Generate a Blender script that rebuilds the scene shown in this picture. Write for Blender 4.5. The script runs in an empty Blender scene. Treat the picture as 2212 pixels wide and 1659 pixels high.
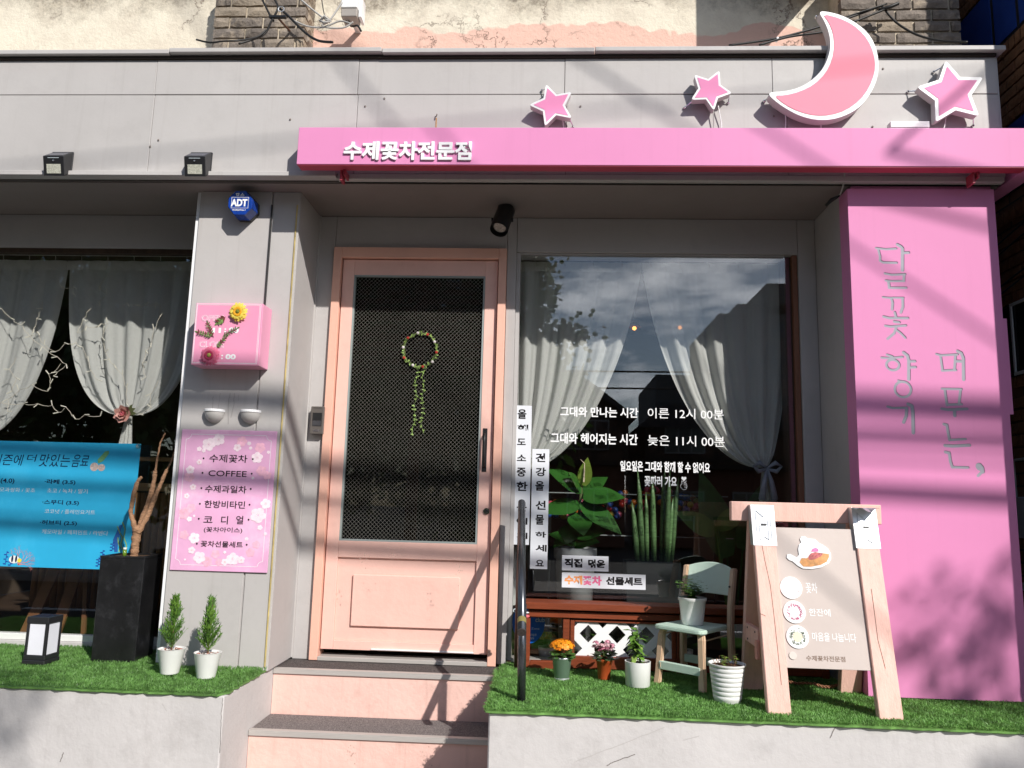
import bpy, bmesh, math, random
from mathutils import Vector, Matrix
random.seed(7)
R = math.radians
scene = bpy.context.scene
C = bpy.context.collection

# ---------------------------------------------------------------- camera, sky, sun, exposure
cam_d = bpy.data.cameras.new('camera'); cam = bpy.data.objects.new('camera', cam_d); C.objects.link(cam)
cam.location = (1.26579, -4.25018, 0.85717)
cam.rotation_euler = (0, 0, 0)
_f = Vector((-math.sin(0.05134)*math.cos(0.15081), math.cos(0.05134)*math.cos(0.15081), math.sin(0.15081)))
_r = Vector((math.cos(0.05134), math.sin(0.05134), 0)); _u = _r.cross(_f)
_r2 = _r*math.cos(0.02579) + _u*math.sin(0.02579); _u2 = _u*math.cos(0.02579) - _r*math.sin(0.02579)
cam.rotation_euler = Matrix((_r2, _u2, -_f)).transposed().to_euler()
cam_d.sensor_width = 36; cam_d.lens = 36*1662.54207/2212
cam_d.clip_start = 0.05; cam_d.clip_end = 2000
scene.camera = cam

SUN = Vector((0.74, -1.0, 0.88)).normalized()
world = bpy.data.worlds.new('World'); scene.world = world; world.use_nodes = True
wn, wl = world.node_tree.nodes, world.node_tree.links
wn.clear()
w_out = wn.new('ShaderNodeOutputWorld'); w_bg = wn.new('ShaderNodeBackground')
w_sky = wn.new('ShaderNodeTexSky'); w_sky.sky_type = 'NISHITA'; w_sky.sun_disc = False
w_sky.sun_elevation = math.asin(SUN.z); w_sky.sun_rotation = math.atan2(SUN.x, SUN.y)
w_sky.air_density = 1.0; w_sky.dust_density = 0.6; w_sky.ozone_density = 2.0
w_tc = wn.new('ShaderNodeTexCoord')
w_map = wn.new('ShaderNodeMapping'); w_map.inputs['Scale'].default_value = (1.0, 1.0, 3.2)
w_n = wn.new('ShaderNodeTexNoise'); w_n.inputs['Scale'].default_value = 3.4; w_n.inputs['Detail'].default_value = 9; w_n.inputs['Roughness'].default_value = .58
w_rp = wn.new('ShaderNodeValToRGB'); w_rp.color_ramp.elements[0].position = .55; w_rp.color_ramp.elements[1].position = .74
w_rp.color_ramp.elements[0].color = (0, 0, 0, 1); w_rp.color_ramp.elements[1].color = (.75, .75, .75, 1)
w_mix = wn.new('ShaderNodeMixRGB'); w_mix.inputs['Color2'].default_value = (34.0, 34.5, 36.0, 1)
wl.new(w_tc.outputs['Generated'], w_map.inputs['Vector']); wl.new(w_map.outputs[0], w_n.inputs['Vector'])
wl.new(w_n.outputs['Fac'], w_rp.inputs[0]); wl.new(w_rp.outputs['Color'], w_mix.inputs['Fac'])
wl.new(w_sky.outputs['Color'], w_mix.inputs['Color1']); wl.new(w_mix.outputs[0], w_bg.inputs['Color'])
w_bg.inputs['Strength'].default_value = 0.095
wl.new(w_bg.outputs[0], w_out.inputs['Surface'])

sun_d = bpy.data.lights.new('sun', 'SUN'); sun = bpy.data.objects.new('sun', sun_d); C.objects.link(sun)
sun_d.energy = 4.4; sun_d.angle = R(0.55); sun_d.color = (1.0, .955, .90)
sun.rotation_euler = SUN.to_track_quat('Z', 'Y').to_euler(); sun.location = (8, -12, 12)
scene.view_settings.view_transform = 'Standard'; scene.view_settings.look = 'None'
scene.view_settings.exposure = 0.28; scene.view_settings.gamma = 1.0
scene.render.engine = 'CYCLES'
scene.cycles.use_denoising = True
scene.cycles.max_bounces = 8; scene.cycles.transparent_max_bounces = 24
scene.cycles.caustics_reflective = False; scene.cycles.caustics_refractive = False
scene.cycles.sample_clamp_indirect = 4.0

# ---------------------------------------------------------------- materials
MATS = {}
def _nn(nt, t, **kw):
    n = nt.nodes.new(t)
    for k, v in kw.items(): n.inputs[k].default_value = v
    return n
def mat(name, col, rough=.6, spec=.4, metal=0, var=.08, vscale=3.0, bump=0, bscale=60, dirt=None, dirt_amt=0, dirt_scale=2.0, detail=6, stretch=(1, 1, 1), coat=0, trans=0, alpha=1, streak=0):
    if name in MATS: return MATS[name]
    m = bpy.data.materials.new(name); m.use_nodes = True; nt = m.node_tree
    b = nt.nodes['Principled BSDF']
    b.inputs['Roughness'].default_value = rough; b.inputs['Metallic'].default_value = metal
    b.inputs['Specular IOR Level'].default_value = spec; b.inputs['Coat Weight'].default_value = coat
    b.inputs['Alpha'].default_value = alpha
    tc = nt.nodes.new('ShaderNodeTexCoord'); mp = nt.nodes.new('ShaderNodeMapping')
    mp.inputs['Scale'].default_value = stretch
    geo = nt.nodes.new('ShaderNodeNewGeometry')
    nt.links.new(geo.outputs['Position'], mp.inputs['Vector'])
    n = _nn(nt, 'ShaderNodeTexNoise', Scale=vscale, Detail=detail, Roughness=.6)
    nt.links.new(mp.outputs[0], n.inputs['Vector'])
    mr = _nn(nt, 'ShaderNodeMapRange'); mr.inputs['From Min'].default_value = .3; mr.inputs['From Max'].default_value = .7
    mr.inputs['To Min'].default_value = 1-var; mr.inputs['To Max'].default_value = 1+var
    nt.links.new(n.outputs['Fac'], mr.inputs['Value'])
    oi = nt.nodes.new('ShaderNodeObjectInfo')
    mr2 = _nn(nt, 'ShaderNodeMapRange'); mr2.inputs['To Min'].default_value = 1-var*.5; mr2.inputs['To Max'].default_value = 1+var*.5
    nt.links.new(oi.outputs['Random'], mr2.inputs['Value'])
    mul = nt.nodes.new('ShaderNodeMath'); mul.operation = 'MULTIPLY'
    nt.links.new(mr.outputs[0], mul.inputs[0]); nt.links.new(mr2.outputs[0], mul.inputs[1])
    vm = nt.nodes.new('ShaderNodeVectorMath'); vm.operation = 'SCALE'; vm.inputs[0].default_value = col
    nt.links.new(mul.outputs[0], vm.inputs['Scale'])
    last = vm.outputs[0]
    if dirt:
        n2 = _nn(nt, 'ShaderNodeTexNoise', Scale=dirt_scale, Detail=12, Roughness=.72)
        nt.links.new(mp.outputs[0], n2.inputs['Vector'])
        rp = nt.nodes.new('ShaderNodeValToRGB'); rp.color_ramp.elements[0].position = .52; rp.color_ramp.elements[1].position = .75
        rp.color_ramp.elements[1].color = (dirt_amt,)*3+(1,); rp.color_ramp.elements[0].color = (0, 0, 0, 1)
        nt.links.new(n2.outputs['Fac'], rp.inputs[0])
        mx = nt.nodes.new('ShaderNodeMixRGB'); mx.inputs['Color2'].default_value = (*dirt, 1)
        nt.links.new(rp.outputs['Color'], mx.inputs['Fac']); nt.links.new(last, mx.inputs['Color1']); last = mx.outputs[0]
    if streak:
        mp3 = nt.nodes.new('ShaderNodeMapping'); mp3.inputs['Scale'].default_value = (26, 26, .9); nt.links.new(geo.outputs['Position'], mp3.inputs['Vector'])
        n4 = _nn(nt, 'ShaderNodeTexNoise', Scale=1.0, Detail=5, Roughness=.65); nt.links.new(mp3.outputs[0], n4.inputs['Vector'])
        rp4 = nt.nodes.new('ShaderNodeValToRGB'); rp4.color_ramp.elements[0].position = .55; rp4.color_ramp.elements[1].position = .80
        rp4.color_ramp.elements[0].color = (0, 0, 0, 1); rp4.color_ramp.elements[1].color = (streak,)*3+(1,)
        nt.links.new(n4.outputs['Fac'], rp4.inputs[0]); mx4 = nt.nodes.new('ShaderNodeMixRGB'); mx4.inputs['Color2'].default_value = (col[0]*.5, col[1]*.45, col[2]*.42, 1)
        nt.links.new(rp4.outputs['Color'], mx4.inputs['Fac']); nt.links.new(last, mx4.inputs['Color1']); last = mx4.outputs[0]
    nt.links.new(last, b.inputs['Base Color'])
    if bump:
        n3 = _nn(nt, 'ShaderNodeTexNoise', Scale=bscale, Detail=5, Roughness=.6)
        nt.links.new(mp.outputs[0], n3.inputs['Vector'])
        bp = _nn(nt, 'ShaderNodeBump', Strength=bump, Distance=.01)
        nt.links.new(n3.outputs['Fac'], bp.inputs['Height']); nt.links.new(bp.outputs[0], b.inputs['Normal'])
    MATS[name] = m
    return m
def rgb(r, g, b):
    f = lambda c: (c/255/12.92 if c/255 <= .04045 else ((c/255+.055)/1.055)**2.4)
    return (f(r), f(g), f(b))

GREY = mat('grey_paint', (.475, .455, .44), .55, .35, var=.05, vscale=1.6, bump=.10, bscale=14, dirt=(.33, .31, .30), dirt_amt=.25, dirt_scale=5, streak=.2)
GREYW = mat('grey_wall_paint', (.44, .42, .41), .6, .3, var=.05, vscale=2.2, bump=.14, bscale=25, dirt=(.30, .285, .28), dirt_amt=.3, dirt_scale=7)
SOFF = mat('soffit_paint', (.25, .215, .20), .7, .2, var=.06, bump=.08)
CONC = mat('painted_concrete', (.53, .51, .50), .7, .3, var=.06, vscale=2.5, bump=.25, bscale=30, dirt=(.30, .28, .27), dirt_amt=.5, dirt_scale=3.5, streak=.18)
DOORP = mat('pink_door_paint', (.80, .50, .425), .45, .4, var=.05, vscale=4, bump=.12, bscale=40, dirt=(.45, .22, .18), dirt_amt=.18, dirt_scale=9)
FRAMEP = mat('pink_frame_paint', (.80, .455, .35), .5, .4, var=.05, vscale=4, bump=.12, bscale=40)
STEPP = mat('pink_step_paint', (.80, .52, .45), .6, .3, var=.06, vscale=4, bump=.3, bscale=28, dirt=(.50, .33, .28), dirt_amt=.55, dirt_scale=6, streak=.35)
BEAM = mat('pink_sign_metal', (.71, .26, .48), .6, .3, var=.04, vscale=1.2, bump=.02, bscale=2.5, streak=.10)
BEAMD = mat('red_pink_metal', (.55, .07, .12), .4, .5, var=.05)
PANEL = mat('pink_panel_metal', (.70, .25, .47), .6, .3, var=.03, vscale=1.0, bump=.03, bscale=3, streak=.08)
LETG = mat('letter_grey', (.33, .335, .38), .5, .3, var=.04)
WHITE = mat('white_paint', (.84, .84, .84), .4, .5, var=.02)
WPLAS = mat('white_plastic', (.76, .76, .74), .35, .5, var=.03, vscale=8)
STARP = mat('star_pink_acrylic', (.82, .28, .50), .6, .25, var=.02)
MOONP = mat('moon_pink_acrylic', (.86, .27, .36), .6, .25, var=.03)
STARS = mat('star_side_white', (.66, .62, .60), .5, .4, var=.03)
BLACK = mat('black_metal', (.012, .012, .013), .4, .5, var=.1)
BLKP = mat('black_plastic', (.02, .02, .022), .35, .5, var=.1)
STEEL = mat('galvanised_steel', (.66, .68, .70), .38, .5, metal=.6, var=.06, vscale=20)
CHROME = mat('chrome', (.7, .7, .72), .15, .5, metal=1, var=.02)
RAILM = mat('dark_rail_metal', (.10, .105, .115), .22, .6, metal=.75, var=.06)
ALU = mat('aluminium_nosing', (.50, .47, .44), .5, .5, metal=.3, var=.05, stretch=(2, 20, 60))
CARPET = mat('speckled_carpet', (.17, .15, .145), .95, .1, var=.75, vscale=230, bump=.9, bscale=220)
SOIL = mat('soil', (.09, .055, .035), .95, .1, var=.4, vscale=90, bump=.8, bscale=120)
GREENL = mat('leaf_green', (.06, .15, .022), .45, .4, var=.35, vscale=30)
GREEND = mat('leaf_dark_green', (.022, .075, .018), .3, .6, var=.35, vscale=12)
GREENC = mat('cypress_green', (.13, .26, .035), .6, .3, var=.4, vscale=40)
INK = mat('black_ink', (.012, .01, .012), .6, .2, var=0)
NAVY = mat('navy_ink', (.005, .012, .06), .6, .2, var=0)
LGREY = mat('pale_print', (.55, .62, .66), .6, .2, var=0)
WINK = mat('white_vinyl', (.85, .85, .85), .5, .3, var=0)
WARMG = mat('taupe_ink', (.22, .155, .12), .6, .2, var=0)
CABLE = mat('black_cable', (.015, .014, .013), .5, .4, var=.1)
CABLEG = mat('grey_cable', (.40, .39, .37), .5, .4, var=.1)
BROWNW = mat('red_brown_wood', (.20, .042, .014), .45, .4, var=.2, vscale=8, stretch=(1, 8, 12), bump=.2, bscale=30)
TANW = mat('tan_wood', (.30, .18, .08), .6, .3, var=.2, vscale=8, stretch=(1, 8, 8))
DARKW = mat('dark_wood', (.05, .03, .018), .6, .3, var=.25, vscale=5, stretch=(6, 6, 1))
PINKW = mat('pink_painted_timber', (.80, .50, .42), .55, .3, var=.07, vscale=6, stretch=(6, 6, 1), bump=.2, bscale=30, dirt=(.42, .22, .17), dirt_amt=.4, dirt_scale=5)
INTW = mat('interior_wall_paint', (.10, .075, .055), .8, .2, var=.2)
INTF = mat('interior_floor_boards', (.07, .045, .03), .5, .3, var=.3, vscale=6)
MORTAR = mat('mortar', (.50, .43, .33), .9, .1, var=.25, vscale=14, bump=.5, bscale=50)

def brick_mat(name, a, b, c, vs=22):
    m = mat(name, a, .85, .2, var=.25, vscale=vs, bump=.8, bscale=55, dirt=b, dirt_amt=1, dirt_scale=9)
    nt = m.node_tree; bs = nt.nodes['Principled BSDF']; last = bs.inputs['Base Color'].links[0].from_socket
    oi = nt.nodes.new('ShaderNodeObjectInfo'); rp = nt.nodes.new('ShaderNodeValToRGB')
    rp.color_ramp.elements[0].position = .45; rp.color_ramp.elements[1].position = .9
    rp.color_ramp.elements[0].color = (0, 0, 0, 1); rp.color_ramp.elements[1].color = (.8, .8, .8, 1)
    mx = nt.nodes.new('ShaderNodeMixRGB'); mx.inputs['Color2'].default_value = (*c, 1)
    nt.links.new(oi.outputs['Random'], rp.inputs[0]); nt.links.new(rp.outputs[0], mx.inputs['Fac'])
    nt.links.new(last, mx.inputs['Color1']); nt.links.new(mx.outputs[0], bs.inputs['Base Color'])
    return m
BRICKG = brick_mat('grey_brick', (.20, .17, .145), (.52, .43, .32), (.34, .28, .21))
BRICKB = brick_mat('brown_brick', (.24, .115, .055), (.28, .15, .075), (.20, .085, .045))

def stucco_mat():
    m = bpy.data.materials.new('peeling_stucco'); m.use_nodes = True; nt = m.node_tree; L = nt.links
    b = nt.nodes['Principled BSDF']; b.inputs['Roughness'].default_value = .9
    g = nt.nodes.new('ShaderNodeNewGeometry'); sx = nt.nodes.new('ShaderNodeSeparateXYZ'); L.new(g.outputs['Position'], sx.inputs[0])
    def noise(s, d=8, r=.65):
        n = _nn(nt, 'ShaderNodeTexNoise', Scale=s, Detail=d, Roughness=r); L.new(g.outputs['Position'], n.inputs['Vector']); return n.outputs['Fac']
    def math_(op, a, bb=None, c=None):
        n = nt.nodes.new('ShaderNodeMath'); n.operation = op
        for i, v in enumerate((a, bb, c)):
            if v is None: continue
            if isinstance(v, (int, float)): n.inputs[i].default_value = v
            else: L.new(v, n.inputs[i])
        return n.outputs[0]
    def ramp(v, p0, p1):
        r = _nn(nt, 'ShaderNodeMapRange'); r.inputs['From Min'].default_value = p0; r.inputs['From Max'].default_value = p1
        L.new(v, r.inputs['Value']); return r.outputs[0]
    def mixc(f, c1, c2):
        n = nt.nodes.new('ShaderNodeMixRGB'); L.new(f, n.inputs[0])
        for i, c in ((1, c1), (2, c2)):
            if isinstance(c, tuple): n.inputs[i].default_value = (*c, 1)
            else: L.new(c, n.inputs[i])
        return n.outputs[0]
    z, x = sx.outputs['Z'], sx.outputs['X']
    cream = mixc(ramp(noise(6), .4, .7), (.74, .68, .55), (.64, .57, .46))
    # pink paint coat low on the wall, to the right of the brick pier
    zl = math_('ADD', z, math_('MULTIPLY', math_('SUBTRACT', noise(1.7, 4), .5), -.42))
    pk = math_('MULTIPLY', ramp(zl, 3.60, 3.59), ramp(x, -.4, -.35))
    col = mixc(pk, cream, (.72, .47, .38))
    # grey weathering high up
    zz = math_('ADD', z, math_('MULTIPLY', math_('SUBTRACT', noise(2.3, 12, .78), .5), .75))
    st = ramp(zz, 3.70, 3.88)
    col = mixc(st, col, mixc(ramp(noise(26, 6, .8), .42, .6), (.22, .185, .14), (.50, .44, .34)))
    # cracks
    v = _nn(nt, 'ShaderNodeTexVoronoi', Scale=2.6); v.feature = 'DISTANCE_TO_EDGE'
    wv = nt.nodes.new('ShaderNodeVectorMath'); wv.operation = 'MULTIPLY_ADD'
    nn = _nn(nt, 'ShaderNodeTexNoise', Scale=5, Detail=8, Roughness=.7); L.new(g.outputs['Position'], nn.inputs['Vector'])
    L.new(nn.outputs['Color'], wv.inputs[0]); wv.inputs[1].default_value = (.35, .35, .35); L.new(g.outputs['Position'], wv.inputs[2])
    L.new(wv.outputs[0], v.inputs['Vector'])
    ck = math_('MULTIPLY', ramp(v.outputs['Distance'], .010, .004), ramp(noise(1.6, 3), .52, .60))
    col = mixc(ck, col, (.20, .13, .10))
    L.new(col, b.inputs['Base Color'])
    bp = _nn(nt, 'ShaderNodeBump', Strength=.6, Distance=.012)
    hh = math_('SUBTRACT', noise(30, 8, .7), math_('MULTIPLY', ck, .8)); L.new(hh, bp.inputs['Height']); L.new(bp.outputs[0], b.inputs['Normal'])
    return m
STUCCO = stucco_mat()

def glass_mat(name, tint=(1, 1, 1), gain=1.9, rough=0.0, dust=0.0):
    m = bpy.data.materials.new(name); m.use_nodes = True; nt = m.node_tree; nt.nodes.clear(); L = nt.links
    o = nt.nodes.new('ShaderNodeOutputMaterial'); t = nt.nodes.new('ShaderNodeBsdfTransparent'); t.inputs[0].default_value = (*tint, 1)
    gl = nt.nodes.new('ShaderNodeBsdfGlossy'); gl.inputs['Roughness'].default_value = rough
    f = nt.nodes.new('ShaderNodeLayerWeight'); f.inputs['Blend'].default_value = .5
    pw = nt.nodes.new('ShaderNodeMath'); pw.operation = 'POWER'; pw.inputs[1].default_value = 5; L.new(f.outputs['Facing'], pw.inputs[0])
    mu = nt.nodes.new('ShaderNodeMath'); mu.operation = 'MULTIPLY_ADD'; mu.inputs[1].default_value = .96; mu.inputs[2].default_value = .04*gain; mu.use_clamp = True
    L.new(pw.outputs[0], mu.inputs[0])
    mx = nt.nodes.new('ShaderNodeMixShader'); L.new(mu.outputs[0], mx.inputs[0]); L.new(t.outputs[0], mx.inputs[1]); L.new(gl.outputs[0], mx.inputs[2])
    L.new(mx.outputs[0], o.inputs[0]); return m
GLASS = glass_mat('window_glass', (.985, .99, .985), 2.3)
GLASSD = glass_mat('door_glass', (.28, .30, .29), 1.2)

def sheer_mat():
    m = bpy.data.materials.new('sheer_curtain'); m.use_nodes = True; nt = m.node_tree; nt.nodes.clear(); L = nt.links
    o = nt.nodes.new('ShaderNodeOutputMaterial')
    d = nt.nodes.new('ShaderNodeBsdfDiffuse'); d.inputs[0].default_value = (.96, .97, .94, 1)
    tl = nt.nodes.new('ShaderNodeBsdfTranslucent'); tl.inputs[0].default_value = (.92, .93, .90, 1)
    tp = nt.nodes.new('ShaderNodeBsdfTransparent')
    m1 = nt.nodes.new('ShaderNodeMixShader'); m1.inputs[0].default_value = .36
    m2 = nt.nodes.new('ShaderNodeMixShader')
    lw = nt.nodes.new('ShaderNodeLayerWeight'); lw.inputs[0].default_value = .35
    mr = _nn(nt, 'ShaderNodeMapRange'); mr.inputs['To Min'].default_value = .30; mr.inputs['To Max'].default_value = .05
    L.new(lw.outputs['Facing'], mr.inputs['Value']); L.new(mr.outputs[0], m2.inputs[0])
    L.new(d.outputs[0], m1.inputs[1]); L.new(tl.outputs[0], m1.inputs[2]); L.new(m1.outputs[0], m2.inputs[1]); L.new(tp.outputs[0], m2.inputs[2])
    L.new(m2.outputs[0], o.inputs[0]); return m
SHEER = sheer_mat()
def leaf_translucent(name, c1, c2, var=.5):
    m = mat(name, c1, .45, .35, var=var, vscale=18); nt = m.node_tree; L = nt.links
    b = nt.nodes['Principled BSDF']; o = nt.nodes['Material Output']
    tl = nt.nodes.new('ShaderNodeBsdfTranslucent'); tl.inputs[0].default_value = (*c2, 1)
    mx = nt.nodes.new('ShaderNodeMixShader'); mx.inputs[0].default_value = .3
    L.new(b.outputs[0], mx.inputs[1]); L.new(tl.outputs[0], mx.inputs[2]); L.new(mx.outputs[0], o.inputs[0]); return m
TURF = leaf_translucent('artificial_grass', (.16, .32, .085), (.14, .34, .06))
TURFL = leaf_translucent('artificial_grass_pale', (.30, .46, .19), (.22, .42, .12))
def emis(name, col, s):
    m = bpy.data.materials.new(name); m.use_nodes = True; b = m.node_tree.nodes['Principled BSDF']
    b.inputs['Base Color'].default_value = (*col, 1); b.inputs['Emission Color'].default_value = (*col, 1); b.inputs['Emission Strength'].default_value = s
    return m

# ---------------------------------------------------------------- helpers
def tag(o, label=None, cat=None, group=None, kind=None):
    if label: o['label'] = label
    if cat: o['category'] = cat
    if group: o['group'] = group
    if kind: o['kind'] = kind
    return o
def thing(name, label, cat, loc=(0, 0, 0), group=None):
    o = bpy.data.objects.new(name, None); C.objects.link(o); o.location = loc; o.empty_display_size = .05
    return tag(o, label, cat, group)
def org(o):
    v = Vector((0, 0, 0))
    while o is not None: v += o.location; o = o.parent
    return v
def link(name, me, parent=None, m=None):
    o = bpy.data.objects.new(name, me); C.objects.link(o)
    if parent is not None:
        w = org(parent); o.parent = parent
        me.transform(Matrix.Translation(-w))
    if m is not None:
        me.materials.clear()
        for q in (m if isinstance(m, (list, tuple)) else [m]): me.materials.append(q)
    return o
class MB:
    def __init__(s): s.v = []; s.f = []; s.mi = []; s.cur = 0; s.sm = []; s.smooth = False
    def add(s, vs, fs):
        k = len(s.v); s.v += [tuple(v) for v in vs]
        for f in fs: s.f.append(tuple(i+k for i in f)); s.mi.append(s.cur); s.sm.append(s.smooth)
        return s
    def box(s, x0, x1, y0, y1, z0, z1):
        return s.add([(x0, y0, z0), (x1, y0, z0), (x1, y1, z0), (x0, y1, z0), (x0, y0, z1), (x1, y0, z1), (x1, y1, z1), (x0, y1, z1)],
                     [(0, 3, 2, 1), (4, 5, 6, 7), (0, 1, 5, 4), (1, 2, 6, 5), (2, 3, 7, 6), (3, 0, 4, 7)])
    def obox(s, a, b, wx, wy, up=(0, 0, 1), off=0):
        """bar from a to b, half sizes wx (along side) and wy (along the other)"""
        a, b = Vector(a), Vector(b); d = (b-a).normalized(); u = Vector(up)
        sx = d.cross(u)
        if sx.length < 1e-4: sx = d.cross(Vector((1, 0, 0)))
        sx.normalize(); sy = sx.cross(d).normalized()
        vs = []
        for p in (a, b):
            for i, j in ((-1, -1), (1, -1), (1, 1), (-1, 1)): vs.append(p+sx*wx*i+sy*wy*j)
        return s.add(vs, [(0, 1, 2, 3), (7, 6, 5, 4), (0, 4, 5, 1), (1, 5, 6, 2), (2, 6, 7, 3), (3, 7, 4, 0)])
    def prism(s, poly, y0, y1, axis='Y'):
        """poly of (a,b) extruded along axis"""
        n = len(poly)
        A = sum(poly[i][0]*poly[(i+1) % n][1]-poly[(i+1) % n][0]*poly[i][1] for i in range(n))
        if A < 0: poly = poly[::-1]
        P = {'Y': lambda a, b, c: (a, c, b), 'Z': lambda a, b, c: (a, b, c), 'X': lambda a, b, c: (c, a, b)}[axis]
        vs = [P(a, b, y0) for a, b in poly]+[P(a, b, y1) for a, b in poly]
        f = [tuple(range(n)), tuple(range(2*n-1, n-1, -1))]+[(i, n+i, n+(i+1) % n, (i+1) % n) for i in range(n)]
        return s.add(vs, f)
    def tube(s, pts, r, n=8, cap=True):
        pts = [Vector(p) for p in pts]; rs = r if isinstance(r, (list, tuple)) else [r]*len(pts)
        rings = []; prev = None
        for i, p in enumerate(pts):
            d = (pts[min(i+1, len(pts)-1)]-pts[max(i-1, 0)])
            if d.length < 1e-7: d = Vector((0, 0, 1))
            d.normalize()
            a = prev if prev is not None else (Vector((0, 0, 1)) if abs(d.z) < .9 else Vector((1, 0, 0)))
            u = (a-d*a.dot(d))
            if u.length < 1e-5: u = d.orthogonal()
            u.normalize(); w = d.cross(u); prev = u
            rings.append([p+(u*math.cos(2*math.pi*k/n)+w*math.sin(2*math.pi*k/n))*rs[i] for k in range(n)])
        vs = [v for rg in rings for v in rg]; f = []
        for i in range(len(pts)-1):
            for k in range(n): f.append((i*n+k, i*n+(k+1) % n, (i+1)*n+(k+1) % n, (i+1)*n+k))
        if cap: f += [tuple(range(n-1, -1, -1)), tuple(range((len(pts)-1)*n, len(pts)*n))]
        return s.add(vs, f)
    def lathe(s, c, prof, n=24, cap0=True, cap1=True, flat=None):
        cx, cy, cz = c; vs = []; f = []
        for r, z in prof:
            for k in range(n): a = 2*math.pi*k/n; vs.append((cx+r*math.cos(a), cy+r*math.sin(a), cz+z))
        m = len(prof)
        for i in range(m-1):
            for k in range(n): f.append((i*n+k, i*n+(k+1) % n, (i+1)*n+(k+1) % n, (i+1)*n+k))
        if cap0: f.append(tuple(range(n-1, -1, -1)))
        if cap1: f.append(tuple(range((m-1)*n, m*n)))
        return s.add(vs, f)
    def ball(s, c, r, n=8, m=6, sc=(1, 1, 1)):
        vs = []; f = []
        for i in range(m+1):
            t = math.pi*i/m
            for k in range(n): a = 2*math.pi*k/n; vs.append((c[0]+sc[0]*r*math.sin(t)*math.cos(a), c[1]+sc[1]*r*math.sin(t)*math.sin(a), c[2]+sc[2]*r*math.cos(t)))
        for i in range(m):
            for k in range(n): f.append(((i+1)*n+k, (i+1)*n+(k+1) % n, i*n+(k+1) % n, i*n+k))
        return s.add(vs, f)
    def leaf(s, p, d, n, L, W, bend=.15, seg=3):
        """pointed leaf blade from p along d, normal n"""
        p, d, n = Vector(p), Vector(d).normalized(), Vector(n)
        n = (n-d*n.dot(d)); n = n.normalized() if n.length > 1e-5 else d.orthogonal().normalized()
        w = d.cross(n); vs = []; f = []
        for i in range(seg+1):
            t = i/seg; wd = W*math.sin(math.pi*(.08+.92*t)**.8)*.5 if i < seg else 0
            q = p+d*L*t-n*L*bend*t*t
            vs += [q-w*wd, q+w*wd]
        for i in range(seg): f.append((2*i, 2*i+1, 2*i+3, 2*i+2))
        return s.add(vs, f)
    def quad(s, a, b, c, d): return s.add([a, b, c, d], [(0, 1, 2, 3)])
    def mesh(s, name, bev=0, smooth=False, seg=1):
        me = bpy.data.meshes.new(name); me.from_pydata(s.v, [], s.f); me.update()
        me.polygons.foreach_set('material_index', s.mi)
        me.polygons.foreach_set('use_smooth', [smooth or q for q in s.sm])
        if bev:
            bm = bmesh.new(); bm.from_mesh(me)
            bmesh.ops.remove_doubles(bm, verts=bm.verts, dist=1e-6)
            e = [x for x in bm.edges if len(x.link_faces) == 2 and x.calc_face_angle(0) > .5]
            bmesh.ops.bevel(bm, geom=e, offset=bev, segments=seg, affect='EDGES', clamp_overlap=True)
            bm.to_mesh(me); bm.free()
        return me
    def build(s, name, m, parent=None, bev=0, smooth=False, seg=1):
        return link(name, s.mesh(name, bev, smooth, seg), parent, m)
def copy_tree(o, parent=None, depth=0):
    c = o.copy(); C.objects.link(c); c.parent = parent
    for ch in list(o.children): copy_tree(ch, c)
    return c
def round_poly(P, r, rc=0):
    out = []; n = len(P)
    A = sum(P[i][0]*P[(i+1) % n][1]-P[(i+1) % n][0]*P[i][1] for i in range(n))
    for i in range(n):
        a, b, c = Vector(P[i-1]), Vector(P[i]), Vector(P[(i+1) % n])
        u, w = (a-b), (c-b); cr = (b-a).cross(c-b)*(1 if A > 0 else -1)
        rr = r if cr > 0 else rc
        if rr <= 0: out.append(tuple(b)); continue
        u.normalize(); w.normalize(); k = min(rr, (a-b).length*.4, (c-b).length*.4)
        p0, p2 = b+u*k, b+w*k
        for t in (0, .25, .5, .75, 1): q = p0*(1-t)**2+b*2*t*(1-t)+p2*t*t; out.append((q.x, q.y))
    return out

# lettering ------------------------------------------------------
_font_cache = {}
def glyph_mesh(body, weight=0, extrude=0, spacing=1.0, res=3):
    cu = bpy.data.curves.new('t', 'FONT'); cu.body = body; cu.size = 1; cu.resolution_u = res
    cu.offset = weight; cu.extrude = extrude; cu.space_character = spacing; cu.fill_mode = 'BOTH'
    o = bpy.data.objects.new('t', cu)
    me = bpy.data.meshes.new_from_object(o)
    bpy.data.objects.remove(o); bpy.data.curves.remove(cu)
    return me
def text(body, bb, y, m, parent=None, weight=0.0, depth=0, name='lettering', frame=None, spacing=1.0, label=None, shear=0):
    """lettering fitted to the box bb=[(x0,z0),(x1,z1)] in the plane Y=y (facing -Y); frame = matrix taking (a,b,out) to world"""
    me = glyph_mesh(body, weight, 1 if depth else 0, spacing)
    xs = [v.co.x for v in me.vertices]; ys = [v.co.y for v in me.vertices]
    (ax, az), (bx, bz) = bb; x0, x1, z0, z1 = min(ax, bx), max(ax, bx), min(az, bz), max(az, bz)
    lx, hx, ly, hy = min(xs), max(xs), min(ys), max(ys)
    for v in me.vertices:
        a = x0+(v.co.x-lx)/(hx-lx)*(x1-x0); b = z0+(v.co.y-ly)/(hy-ly)*(z1-z0); a += shear*(b-z0)
        o = v.co.z*depth*.5 if depth else 0
        v.co = (a, y-o, b) if frame is None else frame @ Vector((a, b, o))
    o = link(name, me, parent, m)
    if label: o['label'] = label
    return o
def merged_text(items, y, m, parent, name='letter'):
    """separately placed words or characters, each a part of its sign"""
    for body, bb, w in items: text(body, bb, y, m, parent, weight=w, name=name)
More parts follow.
